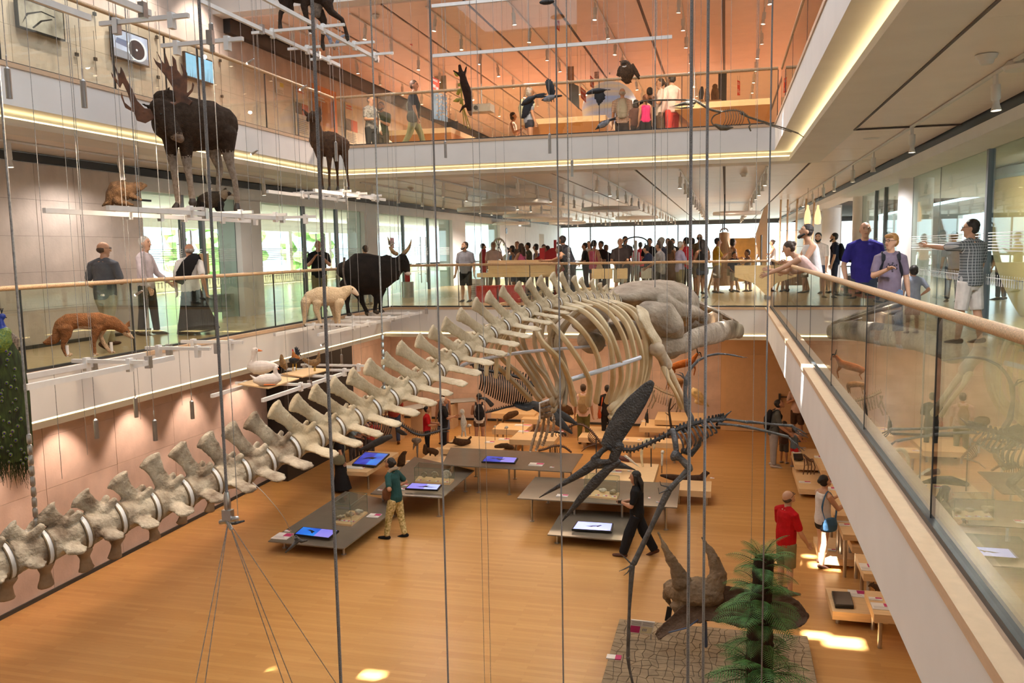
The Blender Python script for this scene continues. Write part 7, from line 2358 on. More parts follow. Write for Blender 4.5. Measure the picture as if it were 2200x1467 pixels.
# lower hall
yw = person('woman in teal top and flowered cream trousers with hands on hips', -6.38, 15.2, ZL, 80, 1.68, 'f', shirt=(.022, .075, .075), pants=(.74, .62, .33), ppat='floral', hair='black', style='bun', glasses=True, pitch=-25, lean=6, vox=.013, sk='b', aL=(-25, 38, 100, 70), aR=(-22, 35, 100, 70), shoe=(.012, .012, .012), lL=(14, 6, 3), lR=(-8, 2, 3))
sc_ = MB()
sc_.tube(bez([V((.11, .02, 1.0)), V((.12, .07, 1.2)), V((.07, .06, 1.40)), V((0, -.03, 1.45)), V((-.08, .05, 1.40)), V((-.11, .09, 1.2))], 4), ramp([(.05, .02), (.07, .03), (.06, .035), (.08, .03), (.06, .035), (.06, .02)], 21), 10)
tag(sc_.build('scarf', cloth((.30, .23, .16)), yw, remesh=.014), 'beige draped scarf')
MB().tube([V((-.15, .10, .86)), V((-.14, .10, .98)), V((-.13, .08, 1.1))], [(.05, .10), (.055, .11), (.02, .04)], 10, up=(0, 1, 0)).build('shoulder_bag', cloth((.16, .07, .035)), yw, remesh=.014)
bw_ = person('woman in black top and wide black trousers with long black hair holding a camera', -1.56, 15.2, ZL, 88, 1.67, 'f', shirt=(.012, .012, .013), pants=(.013, .014, .018), leg='wide', hair='black', style='long', vox=.013, sk='b', aL=(15, 10, 80, 40), aR=(15, 10, 80, 45), shoe=(.10, .045, .03), lL=(20, 4, 2), lR=(-20, 10, 2), turn=5)
c = (hand_world(bw_, 'l') + hand_world(bw_, 'r')) / 2
cmr = thing('camera_compact', 'small dark camera held by the woman in black', 'camera', c)
MB().box((-.03, -.05, -.03), (.03, .05, .035)).lathe([(.022, 0), (.022, .035)], (-.03, 0, 0), 12, M=Matrix.Rotation(-PI / 2, 4, 'Y')).build('camera_body', SCR_F, cmr, smooth=30)
person('bald man in red polo shirt and khaki shorts looking down beside the tree fern', 1.02, 14.0, ZL, -55, 1.76, shirt=(.46, .008, .012), pants=(.22, .19, .10), leg='shorts', hair='bald', style='bald', glasses=True, pitch=-32, fat=1.14, vox=.013, aR=(15, 10, 25, 20), aL=(10, 10, 30, 20), shoe=(.2, .15, .1))
person('woman in white tank top and black shorts with blue shoulder bag reading at the plinth', 1.74, 15.4, ZL, -60, 1.68, 'f', shirt=(.72, .70, .70), sleeve='none', pants=(.015, .015, .017), leg='hot', hair='black', style='bun', pitch=-25, vox=.013, aR=(35, 8, 75, 10), aL=(35, 8, 80, 10), bag=('shoulder', (.05, .12, .22), 1), sk='a', shoe=(.10, .05, .035), lL=(6, 2, 3), lR=(-6, 2, 3))
person('man in grey T-shirt with black backpack bending over the plinths by the far end', 1.26, 22.3, ZL, -85, 1.80, shirt=(.085, .085, .075), pants=(.30, .27, .26), hair='black', pitch=-35, lean=8, sk='b', bag=('backpack', (.013, .012, .013)), aL=(20, 6, 30, 10), aR=(12, 6, 40, 10), shoe=(.45, .38, .32))
person('child in dark shirt holding on beside the boy with red shorts', 1.55, 22.7, ZL, -30, 1.14, shirt=(.09, .05, .04), pants=(.09, .08, .07), leg='shorts', hair='brown', sk='b', pitch=-20, shoe=(.4, .36, .33))
person('small boy in blue grey top and red shorts at the plinth', 1.78, 22.3, ZL, -50, 1.08, shirt=(.12, .15, .17), sleeve='none', pants=(.48, .02, .02), leg='shorts', hair='brown', sk='b', pitch=-30, aL=(40, 5, 40, 20), aR=(40, 5, 40, 20), shoe=(.4, .36, .33))
person('man in pink shirt and brown shorts with folded arms below the gallery edge', 2.1, 25.5, ZL, 160, 1.78, shirt=(.55, .38, .32), pants=(.075, .04, .025), leg='shorts', sk='b', aL=(25, 10, 95, 70), aR=(25, 10, 95, 70), shoe=(.05, .06, .12))
person('woman in white top with black backpack and brown shorts seen from behind', -6.9, 22.9, ZL, 20, 1.62, 'f', shirt=(.68, .64, .62), sleeve='none', pants=(.10, .055, .035), leg='hot', hair='black', style='short', sk='b', bag=('backpack', (.013, .013, .017)), turn=40, aL=(15, 12, 70, 20))
person('white haired woman in black dress with handbag beside the ape skeleton', -7.75, 22.2, ZL, -70, 1.62, 'f', shirt=(.016, .015, .016), pants=(.016, .015, .016), leg='capri', hair='white', style='short', sk='b', pitch=-25, fat=1.2, bag=('shoulder', (.012, .012, .014), -1), aL=(20, 8, 70, 30), aR=(25, 8, 75, 30))
person('boy in red T-shirt and black shorts beside the marmots', -8.15, 21.9, ZL, -75, 1.40, shirt=(.52, .015, .02), pants=(.012, .012, .014), leg='long', hair='black', sk='b', pitch=-15, aR=(20, 6, 70, 20), aL=(20, 6, 70, 20))
person('woman in denim blue dress standing behind the boy in red', -8.1, 23.2, ZL, 30, 1.66, 'f', shirt=(.11, .13, .20), sleeve='none', pants=(.3, .28, .3), leg='dress', hair='black', style='pony', sk='b')
person('visitor in pink shirt and olive trousers with a beige patterned backpack', -4.02, 24.0, ZL, 5, 1.78, shirt=(.58, .40, .34), pants=(.11, .095, .03), sk='b', hair='brown', bag=('backpack', (.30, .20, .10)))
person('dark dressed visitor carrying an orange bag behind the whale ribs', -3.35, 24.3, ZL, 10, 1.72, shirt=(.02, .016, .016), pants=(.018, .016, .016), sk='b', hair='black', bag=('shoulder', (.42, .07, .02), -1))
x = atZ(733, 1054, ZL)
person('woman in black skirt with olive shoulder bag partly hidden by the whale tail', x.x, x.y, ZL, -65, 1.66, 'f', shirt=(.02, .018, .02), pants=(.014, .013, .014), leg='robe', sk='b', hair='brown', style='long', bag=('shoulder', (.20, .19, .12), 1), aL=(40, 8, 40, 10), shoe=(.12, .06, .04))
for px, Y, H, sh, lab in ((757, 20.6, 1.18, (.22, .30, .36), 'child in pale blue at the near end of the large blue screen'), (772, 21.2, 1.28, (.50, .36, .33), 'child in pink leaning over the large blue screen'), (788, 21.8, 1.34, (.05, .10, .22), 'child in blue at the far side of the large blue screen'), (798, 21.0, 1.22, (.42, .06, .05), 'child in dark red bending at the large blue screen')):
 x, y = st(px, Y, 970)
 person(lab, x, y, ZL, -100, H, shirt=sh, pants=(.08, .07, .07), hair='auburn', sk='b', pitch=-25, lean=14, vox=.02, aL=(50, 6, 30, 10), aR=(50, 6, 30, 10))
x, y = st(848, 23.2, 930)
person('man in red shirt and blue jeans half hidden behind the whale tail', x, y, ZL, 20, 1.76, shirt=(.30, .05, .035), pants=(.035, .05, .10), hair='black', sk='b', shoe=(.14, .06, .03), **WALK)
# upper level
UP = [
 (796, 20.6, 1.64, 'f', -120, (.34, .34, .34), 'short', (.022, .024, .03), 'long', 'black', 'short', 'woman in black and white patterned top with a white bag on the upper level', dict(pat='print', glasses=True, bag=('shoulder', (.72, .68, .62), -1), aR=(10, 8, 80, 40))),
 (820, 22.2, 1.76, 'm', 175, (.045, .06, .035), 'short', (.10, .09, .07), 'long', 'brown', 'short', 'bearded man in green T-shirt beside the patterned top', dict(beard=True, aL=(20, 8, 95, 50), aR=(20, 8, 95, 50))),
 (889, 19.6, 1.78, 'm', -70, (.014, .017, .03), 'short', (.26, .25, .13), 'long', 'brown', 'short', 'man in navy shirt and olive trousers walking with a dark shoulder bag', dict(bag=('cross', (.035, .04, .035), 1), turn=-20, **WALK)),
 (918, 26.4, 1.56, 'm', 150, (.62, .56, .52), 'short', (.05, .05, .05), 'long', 'black', 'short', 'man in white shirt bent over a laptop on the upper level', dict(lean=20, pitch=-20)),
 (1101, 24.6, 1.66, 'f', -90, (.66, .56, .50), 'none', (.16, .14, .12), 'skirt', 'black', 'bob', 'woman in white strap top holding a phone near the crow', dict(aL=(20, 8, 95, 40), aR=(20, 8, 95, 40))),
 (1137, 21.1, 1.68, 'f', -60, (.24, .28, .38), 'short', (.02, .022, .04), 'hot', 'grey', 'bob', 'grey haired woman with pale backpack behind the crow', dict(bag=('backpack', (.34, .34, .24)))),
 (1337, 22.2, 1.72, 'm', 5, (.62, .46, .38), 'short', (.03, .025, .025), 'long', 'grey', 'bald', 'balding man in checked shirt with grey backpack on the upper level', dict(pat='check_dark', bag=('backpack', (.33, .31, .26)))),
 (1366, 21.2, 1.22, 'f', 0, (.10, .05, .04), 'short', (.05, .04, .04), 'long', 'black', 'bob', 'dark haired child between the checked shirt and the pink top', {}),
 (1396, 22.4, 1.72, 'm', 0, (.016, .02, .03), 'short', (.02, .02, .025), 'long', 'black', 'short', 'man in dark navy T-shirt seen from behind on the upper level', {}),
 (1387, 20.6, 1.22, 'f', 15, (.60, .03, .16), 'none', (.012, .012, .013), 'shorts', 'auburn', 'pony', 'girl in hot pink top with auburn ponytail', {}),
 (1420, 21.1, 1.68, 'f', 110, (.62, .52, .46), 'short', (.15, .10, .06), 'long', 'brown', 'pony', 'woman in white T-shirt with folded arms on the upper level', dict(aL=(25, 8, 95, 70), aR=(25, 8, 95, 70))),
 (1444, 20.9, 1.72, 'f', 40, (.66, .46, .42), 'long', (.58, .06, .05), 'long', 'black', 'short', 'person in pale pink shirt and red trousers on the upper level', {}),
]
for px, Y, H, sx, yw_, sh, sl, pc, lg, hr_, sty, lab, kw in UP:
 x, y = st(px, Y, 240)
 person(lab, x, y, ZU, yw_, H, sx, sh, 'b', sl, pc, lg, hr_, sty, vox=.017, **kw)
# ---------------------------------------------------------------- ceiling lights
LAMPW = mat('lamp_housing_white', (.72, .70, .68), .4, .03)


def spot_meshes():
 a = MB().lathe([(.035, -.10), (.045, -.10), (.045, -.24), (.03, -.26), (.035, -.30), (.052, -.36), (.048, -.36), (.03, -.33)], n=12).box((-.012, -.05, -.1), (.012, .05, 0)).mesh('spotlight')
 a.materials.append(LAMPW)
 a.polygons.foreach_set('use_smooth', [True] * len(a.polygons))
 a.set_sharp_from_angle(angle=rad(40))
 b = MB().lathe([(.044, -.355), (.044, -.35)], n=12).mesh('lens')
 b.materials.append(LAMP)
 return a, b


SPM, LNM = spot_meshes()


def track(label, x, y0, y1, z, ys):
 g = thing('lighting_track', label, 'track light', (x, y0, z))
 MB().box((-.018, 0, -.03), (.018, y1 - y0, -.001)).build('rail', LAMPW, g, smooth=0)
 for y in ys:
  s = bpy.data.objects.new('spotlight', SPM)
  s.location = (0, y - y0, -.03)
  s.rotation_euler = (rr.uniform(-.12, .12), rr.uniform(-.12, .12), 0)
  s.parent = g
  C.objects.link(s)
  l = bpy.data.objects.new('lens', LNM)
  l.parent = s
  C.objects.link(l)


def fr(a, b_, d):
 n = int((b_ - a) / d)
 return [a + i * d + rr.uniform(-.15, .15) for i in range(n + 1)]


for x, n_ in ((-8.6, 'first'), (-6.7, 'second'), (-4.8, 'third'), (-2.9, 'fourth'), (-1.0, 'fifth'), (.85, 'sixth')):
 track('%s foyer spotlight track from the left glass wall' % n_, x, 19, 52, 3.165, fr(19.6, 51, 1.9))
track('spotlight track above the right hand walkway', 2.62, 7.5, 40, 3.165, [9.6, 13.5, 16.8, 19.4, 22.5, 25, 28, 31, 34, 37.5])
track('spotlight track above the left hand walkway', -10.05, 7, 17.5, 3.165, [8.2, 10.1, 12.4, 14.9, 17])
for x, n_ in ((-10, 'first'), (-8.2, 'second'), (-6.4, 'third'), (-4.6, 'fourth'), (-2.8, 'fifth'), (-1.0, 'sixth'), (.8, 'seventh'), (2.6, 'eighth')):
 track('%s upper gallery spotlight track from the stone wall' % n_, x, 17.9, 41, 6.795, fr(18.6, 40, 1.75))
for k, (px, py) in enumerate(((1107, 434), (1045, 450), (1132, 464), (1185, 472), (1219, 479), (1311, 449), (1368, 468), (1583, 458), (1098, 480))):
 p = atZ(px, py, 2.75)
 o = thing('ceiling_disc', ['largest white disc hanging nearest under the foyer ceiling', 'white disc just left of the largest one', 'white disc behind the largest disc', 'white disc low in the middle of the left cluster', 'white disc at the right of the left cluster', 'white disc in the middle of the foyer by the central slot', 'white disc overlapping below the middle one', 'white disc at the right above the wooden cone', 'white disc farthest back on the left'][k], 'ceiling disc', p)
 MB().lathe([(.70, -.07), (.92, -.06), (.94, 0), (.92, .06), (.1, .07)], n=40).build('disc', mat('disc_plaster', (.70, .64, .59), .5, .03), o)
 for a in (0, 2.1, 4.2):
  MB().tube([(.6 * math.cos(a), .6 * math.sin(a), .06), (.6 * math.cos(a), .6 * math.sin(a), .42)], .006, 6, dome=False).build('rod', STEEL, o)
for px, py, z, l in ((2120, 118, 3.165, 'white smoke detector on the near right ceiling'), (807, 33, 6.79, 'white smoke detector on the upper orange ceiling'), (882, 404, 3.165, 'white smoke detector over the left end of the foyer'), (1598, 372, 3.165, 'white smoke detector over the right of the foyer')):
 p = atZ(px, py, z)
 tag(MB().lathe([(.045, -.085), (.06, -.07), (.065, -.045), (.085, -.03), (.095, 0)], n=20).build('smoke_detector', LAMPW, loc=p), l, 'smoke detector')
p = atZ(2195, 130, 3.165)
tag(MB().lathe([(.02, -.10), (.14, -.085), (.16, -.05), (.12, 0)], n=24).build('wifi_dome', LAMPW, loc=p), 'white round dome on the ceiling at the right edge', 'ceiling device')
p = atZ(1872, 297, 3.17)
tag(MB().lathe([(.12, -.008), (.13, 0)], n=24).build('ceiling_speaker', LAMPW, loc=p), 'flat white round plate in the right walkway ceiling', 'speaker')
# ---------------------------------------------------------------- slim pendants, wire spotlights, cables
PEND = mat('pendant_steel', (.42, .41, .40), .35, .05, 20, metal=.9)
for px, py, ln, X, Y, l in ((18, 180, 62, -6.4, 0, 'slim steel pendant lamp at the left edge beside the upper gallery'), (180, 203, 56, -6.0, 0, 'slim steel pendant lamp left of the moose antler'), (455, 82, 58, -5.6, 0, 'slim steel pendant lamp above the moose back'), (722, 326, 40, 0, 14.5, 'slim steel pendant lamp in front of the deer'), (207, 922, 40, -7.2, 0, 'slim steel pendant lamp hanging lowest on the left below the dingo'), (292, 876, 42, -7.6, 0, 'slim steel pendant lamp second from the left below the dingo platform'), (333, 925, 44, -6.8, 0, 'slim steel pendant lamp near the lower left stone wall, third from left'), (413, 881, 38, -7.3, 0, 'slim steel pendant lamp fourth from the left under the gallery'), (957, 322, 34, 0, 15.5, 'slim steel pendant lamp before the far fascia on the left'), (1181, 309, 40, 0, 15, 'slim steel pendant lamp under the landing crow'), (1229, 362, 34, 0, 16, 'slim steel pendant lamp before the far light cove'), (734, 775, 26, 0, 16.5, 'slim steel pendant lamp in front of the black wall')):
 p = atX(px, py, X) if X else atY(px, py, Y)
 k = pxm(p)
 o = thing('pendant_lamp', l, 'lamp', p)
 hl = ln * k / 2
 MB().lathe([(.02, -hl), (.028, -hl), (.028, hl), (.008, hl + .02)], n=12).build('tube', PEND, o)
 MB().tube([(0, 0, hl + .02), (0, 0, hl + .12)], .007, 6).build('coupling', STEEL, o)
 MB().tube([(0, 0, hl + .1), (0, 0, 9.5 - p.z)], .004, 5, dome=False).build('wire', CABLE, o)
for px, py, Y, l in ((545, 127, 12, 'small bright clip light on twin wires beside the goat platform'), (658, 184, 13, 'small clip light on twin wires above the deer'), (553, 323, 12.5, 'small clip light on twin wires left of the deer legs'), (702, 735, 14.5, 'small clip light above the hen boards'), (305, 625, 10.5, 'small clip light hanging before the white haired man'), (847, 522, 17, 'small warm clip light beside the bull horns')):
 p = atY(px, py, Y)
 o = thing('clip_light', l, 'lamp', p)
 MB().tube([(0, 0, 0), (-.10, 0, -.05)], [.014, .022], 10).build('lamp_head', STEEL, o)
 MB().ell((-.115, -.004, -.058), .017).build('bulb', LAMP, o)
 MB().tube([(.02, 0, 9.5 - p.z), (.02, 0, -1.0)], .003, 5, dome=False).build('wire', CABLE, o)
 MB().tube([(.09, 0, 9.5 - p.z), (.09, 0, -.6)], .003, 5, dome=False).build('wire', CABLE, o)
THICK = mat('rope_grey', (.27, .27, .28), .5, .45, 3, .6, metal=.4, stretch=(60, 60, 160))
for px, py, Y, r, z0, l in ((700, 700, 3.6, .0085, ZL, 'thick grey steel rope close to the camera left of centre'), (1482, 733, 4.2, .0082, ZL, 'thick grey steel rope close to the camera before the whale head'), (1516, 733, 5.0, .0085, ZL, 'thick steel rope just right of the first one by the whale head'), (943, 733, 6.0, .0075, ZL, 'steel rope left of the whale ribs running down to the floor'), (1202, 733, 6.6, .0065, ZL, 'steel rope crossing the middle of the whale ribs'), (1648, 733, 8.0, .0075, ZL, 'dark steel rope beside the corner of the right balustrade')):
 p = atY(px, py, Y)
 o = thing('steel_rope', l, 'rope', (p.x, p.y, z0))
 MB().tube([(0, 0, 0), (0, 0, 9.5 - z0)], r, 10, dome=False).build('rope', THICK, o)
 MB().lathe([(.05, 0), (.05, .01), (.02, .03), (.02, .12)], n=12).build('anchor', STEEL, o)
for px, Y, w_ in ((1022, 9, 'just left of the woman with the black backpack'), (1036, 8.4, 'crossing over the woman with the black backpack'), (1622, 10, 'running to the floor before the tan door'), (1402, 14, 'above the whale shoulder blade'), (160, 9, 'over the dingo tail'), (282, 9.5, 'over the dingo muzzle'), (375, 10, 'in front of the monk'), (607, 12, 'right of the moose platform'), (770, 15, 'right of the deer, over the bull'), (860, 16, 'over the bull horns'), (1070, 15, 'over the wooden exhibit table in the foyer'), (1275, 15.5, 'over the pink tank top woman in the foyer'), (1545, 13.5, 'over the body of the small flying skeleton'), (1420, 15, 'over the folded arms woman on the upper level'), (100, 7.5, 'at the far left, left of the dingo'), (935, 17, 'left of the lone grey shirt man'), (1088, 14, 'left of the woman with the phone'), (1330, 17, 'over the checked shirt and backpack man')):
 p = atY(px, 600, Y)
 z0 = ZL if px in (1022, 1036, 1622) else -.9 + rr.uniform(-.3, .3)
 tag(MB().tube([(0, 0, 0), (0, 0, 9.5 - z0)], .0032, 6, dome=False).build('steel_cable', CABLE, loc=(p.x, p.y, z0)), 'thin vertical steel cable ' + w_, 'cable', 'thin steel cables in the void')
# the clamp with fanning lines, and little hung bones
p = atY(490, 1112, 4.3)
o = thing('cable_clamp', 'steel cable ending in a clamp with thin lines fanning out below', 'cable', p)
MB().tube([(0, 0, .1), (0, 0, 9.5 - p.z)], .009, 8, dome=False).build('cable', THICK, o)
MB().lathe([(.014, .16), (.02, .12), (.02, .06), (.014, .04)], n=10).box((-.03, -.02, -.01), (.03, .02, .05)).tube([(-.05, 0, -.03), (.06, 0, .0)], .016, 8).tube([(-.02, 0, 0), (.03, -.02, -.06)], .012, 8).build('clamp', STEEL, o)
for qx, qy in ((420, 1467), (440, 1467), (610, 1467), (628, 1467), (722, 1467)):
 q = atY(qx, qy, 4.3 + (qx - 540) * .003) - p
 MB().tube([(0, 0, -.02), q * 1.35], .003, 5, dome=False).build('line', CABLE, o)
f = Fig('hung_bone', 'small dark bone hung beside the cable clamp', 'bone', 0, 0, 1, (512, 1125), 5)
f.t([(492, 1124), (505, 1124), (524, 1119)], [4, 3.5, 2]).t([(505, 1124), (506, 1114)], [3, 2])
f.body([DARKB], None)
f.hang((512, 1122))
f = Fig('hung_bone', 'dark wedge shaped bone hung low in front of the front left glass table', 'bone', 0, 0, 1, (640, 1165), 9)
f.t([(614, 1186), (630, 1172), (640, 1160), (636, 1152)], [2, 4, 6, 3]).t([(636, 1156), (648, 1163), (659, 1161)], [5, 4, 2])
f.body([DARKB], None)
f.t([(631, 1158), (610, 1112), (570, 1062), (540, 1034)], .8, 0, 5, sm=5)
f.part('wire', STEEL)
# ---------------------------------------------------------------- walls of the upper left gallery: screens and posters
BEZ = mat('television_bezel', (.015, .015, .017), .3, 0)


def wall_screen(label, quad, X, pics, name='television', cat='screen', emit=True):
 """a flat screen fixed on the left wall; pics: (material, polygon in 0..1) from the bottom left"""
 q = [atX(x, y, X) for x, y in quad]               # bottom left, bottom right, top right, top left
 y0, y1 = (q[0].y + q[3].y) / 2, (q[1].y + q[2].y) / 2
 z0, z1 = (q[0].z + q[1].z) / 2, (q[2].z + q[3].z) / 2
 o = thing(name, label, cat, (X, y0, z0))
 w_, h_ = y1 - y0, z1 - z0
 if emit:
  MB().box((-.05, 0, 0), (.01, w_, h_)).build('housing', BEZ, o, smooth=0)
 else:
  MB().box((-.012, 0, 0), (0, w_, h_)).build('panel', pics[0][0], o, smooth=0)
 mg = .025 if emit else 0
 for k, (m, poly, nm) in enumerate(pics if emit else pics[1:]):
  P = [V((.011 + k * .0006, mg + u * (w_ - 2 * mg), mg + v * (h_ - 2 * mg))) for u, v in poly]
  MB().prism(P, V((.0005, 0, 0))).build(nm, m, o, smooth=0)
 return o, w_, h_


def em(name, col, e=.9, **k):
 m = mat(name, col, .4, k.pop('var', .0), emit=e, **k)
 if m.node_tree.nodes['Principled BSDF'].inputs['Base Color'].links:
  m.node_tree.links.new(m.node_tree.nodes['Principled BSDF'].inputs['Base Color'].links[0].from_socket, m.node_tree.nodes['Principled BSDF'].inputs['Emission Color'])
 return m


SQ = [(0, 0), (1, 0), (1, 1), (0, 1)]


def disc2(cx, cy, rx, ry, n=24):
 return [(cx + rx * math.cos(2 * PI * i / n), cy + ry * math.sin(2 * PI * i / n)) for i in range(n)]


DK = em('screen_dark', (.02, .02, .022), .2)
wall_screen('television showing a grey carved stone relief on the upper left wall', [(37, 58), (139, 88), (136, 25), (35, -8)], -11.1, [(em('screen_relief', (.16, .14, .12), .8, var=.6, scale=3, col2=(.42, .39, .35), detail=9), SQ, 'picture'), (DK, [(.05, .1), (.2, .5), (.5, .75), (.8, .7), (.83, .74), (.5, .80), (.17, .55)], 'groove'), (DK, [(.3, .05), (.5, .4), (.75, .6), (.73, .63), (.47, .44), (.27, .08)], 'groove')])
wall_screen('television showing a jet engine on the upper left wall', [(242, 122), (320, 144), (317, 83), (239, 56)], -11.1, [(em('screen_sky', (.36, .42, .62), .9, var=.3, scale=2), SQ, 'picture'), (em('screen_floor', (.22, .24, .32), .8), [(0, 0), (1, 0), (1, .22), (0, .3)], 'ground'), (em('screen_fuselage', (.12, .16, .30), .8), [(.05, .5), (.5, .42), (.5, .68), (.1, .7)], 'fuselage'), (em('screen_ring', (.62, .66, .80), 1), disc2(.68, .46, .29, .42), 'engine_rim'), (em('screen_fan', (.035, .035, .05), .5), disc2(.66, .46, .235, .36), 'engine_fan'), (em('screen_ring', (.62, .66, .80)), disc2(.66, .46, .03, .045, 10), 'engine_hub')])
b_ = [(em('screen_reed_sky', (.20, .48, .80), .9, var=.15, scale=2), SQ, 'picture')]
for u, t in ((.12, .3), (.2, .42), (.28, .25), (.4, .36), (.62, .55), (.7, .3), (.75, .6), (.85, .28)):
 b_.append((em('screen_reed', (.04, .08, .16), .4), [(u, 0), (u + .015, 0), (u + .03, t)], 'reed'))
wall_screen('television showing blue water and reeds on the upper left wall', [(398, 160), (460, 186), (459, 131), (396, 111)], -11.1, b_)
PW = mat('poster_white', (.74, .70, .66), .6, .03)
PR = mat('poster_red', (.55, .10, .04), .6, .1, 4)
PK = mat('poster_dark', (.05, .045, .05), .6, .4, 5, col2=(.20, .14, .12))
PG = mat('print_grey', (.35, .33, .33), .7, 0)


def textlines(m, u0, u1, v0, v1, n):
 return [(m, [(u0, v0 + (v1 - v0) * k / n), (u1 - (k % 3) * .08 * (u1 - u0), v0 + (v1 - v0) * k / n), (u1 - (k % 3) * .08 * (u1 - u0), v0 + (v1 - v0) * (k + .5) / n), (u0, v0 + (v1 - v0) * (k + .5) / n)], 'print_line') for k in range(n)]


pk = dict(name='poster', cat='poster', emit=False)
wall_screen('white wall poster with a yellow patch on the upper left wall', [(594, 200), (610, 206), (609, 179), (593, 173)], -11.15, [(PW,), (mat('poster_yellow', (.62, .56, .03), .6), [(.45, .62), (.95, .62), (.95, .95), (.45, .95)], 'yellow_patch')] + textlines(PG, .1, .9, .08, .4, 4), **pk)
wall_screen('tall wall poster with a dark photograph and red block, left of the deer', [(634, 288), (663, 296), (663, 190), (634, 178)], -11.15, [(mat('poster_cream', (.66, .56, .44), .6), ), (PK, [(0, .42), (.5, .42), (.5, .64), (0, .64)], 'photograph'), (PR, [(.5, .42), (1, .42), (1, .64), (.5, .64)], 'red_block')] + textlines(PR, .05, .7, .84, .95, 2) + textlines(PG, .08, .9, .05, .35, 8), **pk)
wall_screen('orange wall panel beside the upper corner of the gallery', [(672, 292), (724, 300), (724, 200), (672, 178)], -11.17, [(mat('panel_orange', (.60, .26, .10), .6, .05),)] + textlines(PW, .1, .5, .7, .8, 2), **pk)
wall_screen('tall wall poster with red photograph behind the patterned top', [(743, 308), (767, 311), (767, 225), (743, 222)], -11.15, [(mat('poster_cream', (.66, .56, .44), .6),), (PK, [(0, .32), (.45, .32), (.45, .60), (0, .60)], 'photograph'), (PR, [(.45, .32), (1, .32), (1, .60), (.45, .60)], 'red_block')] + textlines(PR, .05, .6, .84, .97, 2) + textlines(PG, .08, .9, .04, .28, 6), **pk)
wall_screen('pale translucent wall poster with red block left of the bull platform cables', [(2, 285), (70, 300), (70, 230), (2, 215)], -11.17, [(mat('poster_cream', (.66, .56, .44), .6),), (PR, [(.3, .1), (.95, .1), (.95, .6), (.3, .6)], 'red_block')], **pk)
for px, py, l in ((203, 30, 'highest left'), (165, 117, 'lower left'), (337, 80, 'upper middle'), (205, 127, 'lower middle'), (340, 166, 'below the middle'), (473, 130, 'upper right'), (477, 207, 'lower right')):
 p = atX(px, py, -11.15)
 MBx = MB().tube([(0, 0, .5), (0, 0, -.45)], .004, 5, dome=False).box((-.02, -.03, -.03), (.02, .03, .03))
 tag(MBx.build('wall_clip', DARKMETAL, loc=p), 'dark wire clip on the upper left wall, the %s one' % l, 'clip')


def banner(label, quad, Y, m=None, lines=True, hang_=True):
 q = [atY(x, y, Y) for x, y in quad]
 o0 = V(q[0])
 o = thing('banner', label, 'banner', o0)
 d = (q[1] - q[0])
 n = d.cross(q[3] - q[0]).normalized()
 P = [p - o0 for p in q]
 MB().prism(P, n * .012).build('panel', m or mat('banner_red', (.62, .07, .03), .6, .05), o, smooth=0)
 if lines:
  for s in (-.001, .0125):
   for u0, u1, v0, v1, k in ((.1, .8, .72, .92, 2), (.1, .55, .2, .45, 4), (.6, .9, .1, .35, 4)):
    for i in range(k):
     a = v0 + (v1 - v0) * i / k
     b_ = a + (v1 - v0) / k * .55
     pp = [lerp(lerp(P[0], P[1], u), lerp(P[3], P[2], u), v) + n * s for u, v in ((u0, a), (u1, a), (u1, b_), (u0, b_))]
     MB().prism(pp, n * .0005).build('print_line', PW, o, smooth=0)
 if hang_:
  for u in (.1, .9):
   p = lerp(P[3], P[2], u)
   MB().tube([p, V((p.x, p.y, 6.79 - o0.z))], .004, 5, dome=False).build('wire', CABLE, o)
 return o


banner('red hanging banner with white lines high above the walking man', [(861, 82), (886, 99), (886, 61), (860, 47)], 21)
banner('small red banner beside the kelp on the upper level', [(927, 190), (944, 198), (944, 172), (927, 164)], 21)
banner('red banner near the top centre of the upper ceiling', [(1192, 58), (1202, 68), (1202, 22), (1192, 8)], 20)
banner('red hanging panel behind the flying crow', [(1248, 210), (1259, 221), (1259, 196), (1247, 186)], 23)
banner('narrow red banner left of the owl', [(1268, 186), (1276, 190), (1276, 170), (1268, 162)], 24)
banner('narrow red banner far back near the upper right corner', [(1584, 205), (1590, 205), (1590, 175), (1584, 172)], 28)
banner('brown photo panel hanging above the landing crow', [(1218, 170), (1234, 182), (1232, 120), (1220, 110)], 25, mat('panel_brown', (.16, .10, .07), .6, .5, 3, col2=(.40, .28, .2)), False)
banner('tall dark panel hanging left of the flying crow', [(1223, 215), (1245, 236), (1243, 185), (1222, 175)], 22.5, mat('panel_black', (.03, .03, .032), .5, .4, 3, col2=(.12, .12, .12)), False)
banner('green landscape photo hanging beside the otter', [(932, 188), (960, 200), (958, 160), (934, 150)], 25, mat('panel_green', (.10, .14, .06), .6, .5, 2, col2=(.45, .42, .38)), False)
banner('white net drawing hanging behind the owl rail', [(1277, 168), (1287, 172), (1287, 142), (1277, 134)], 26, mat('panel_net', (.50, .40, .36), .6, .5, 12, col2=(.12, .09, .08)), False)
# ---------------------------------------------------------------- upper gallery exhibits
OR = mat('table_side_orange', (.55, .24, .07), .55, .06)


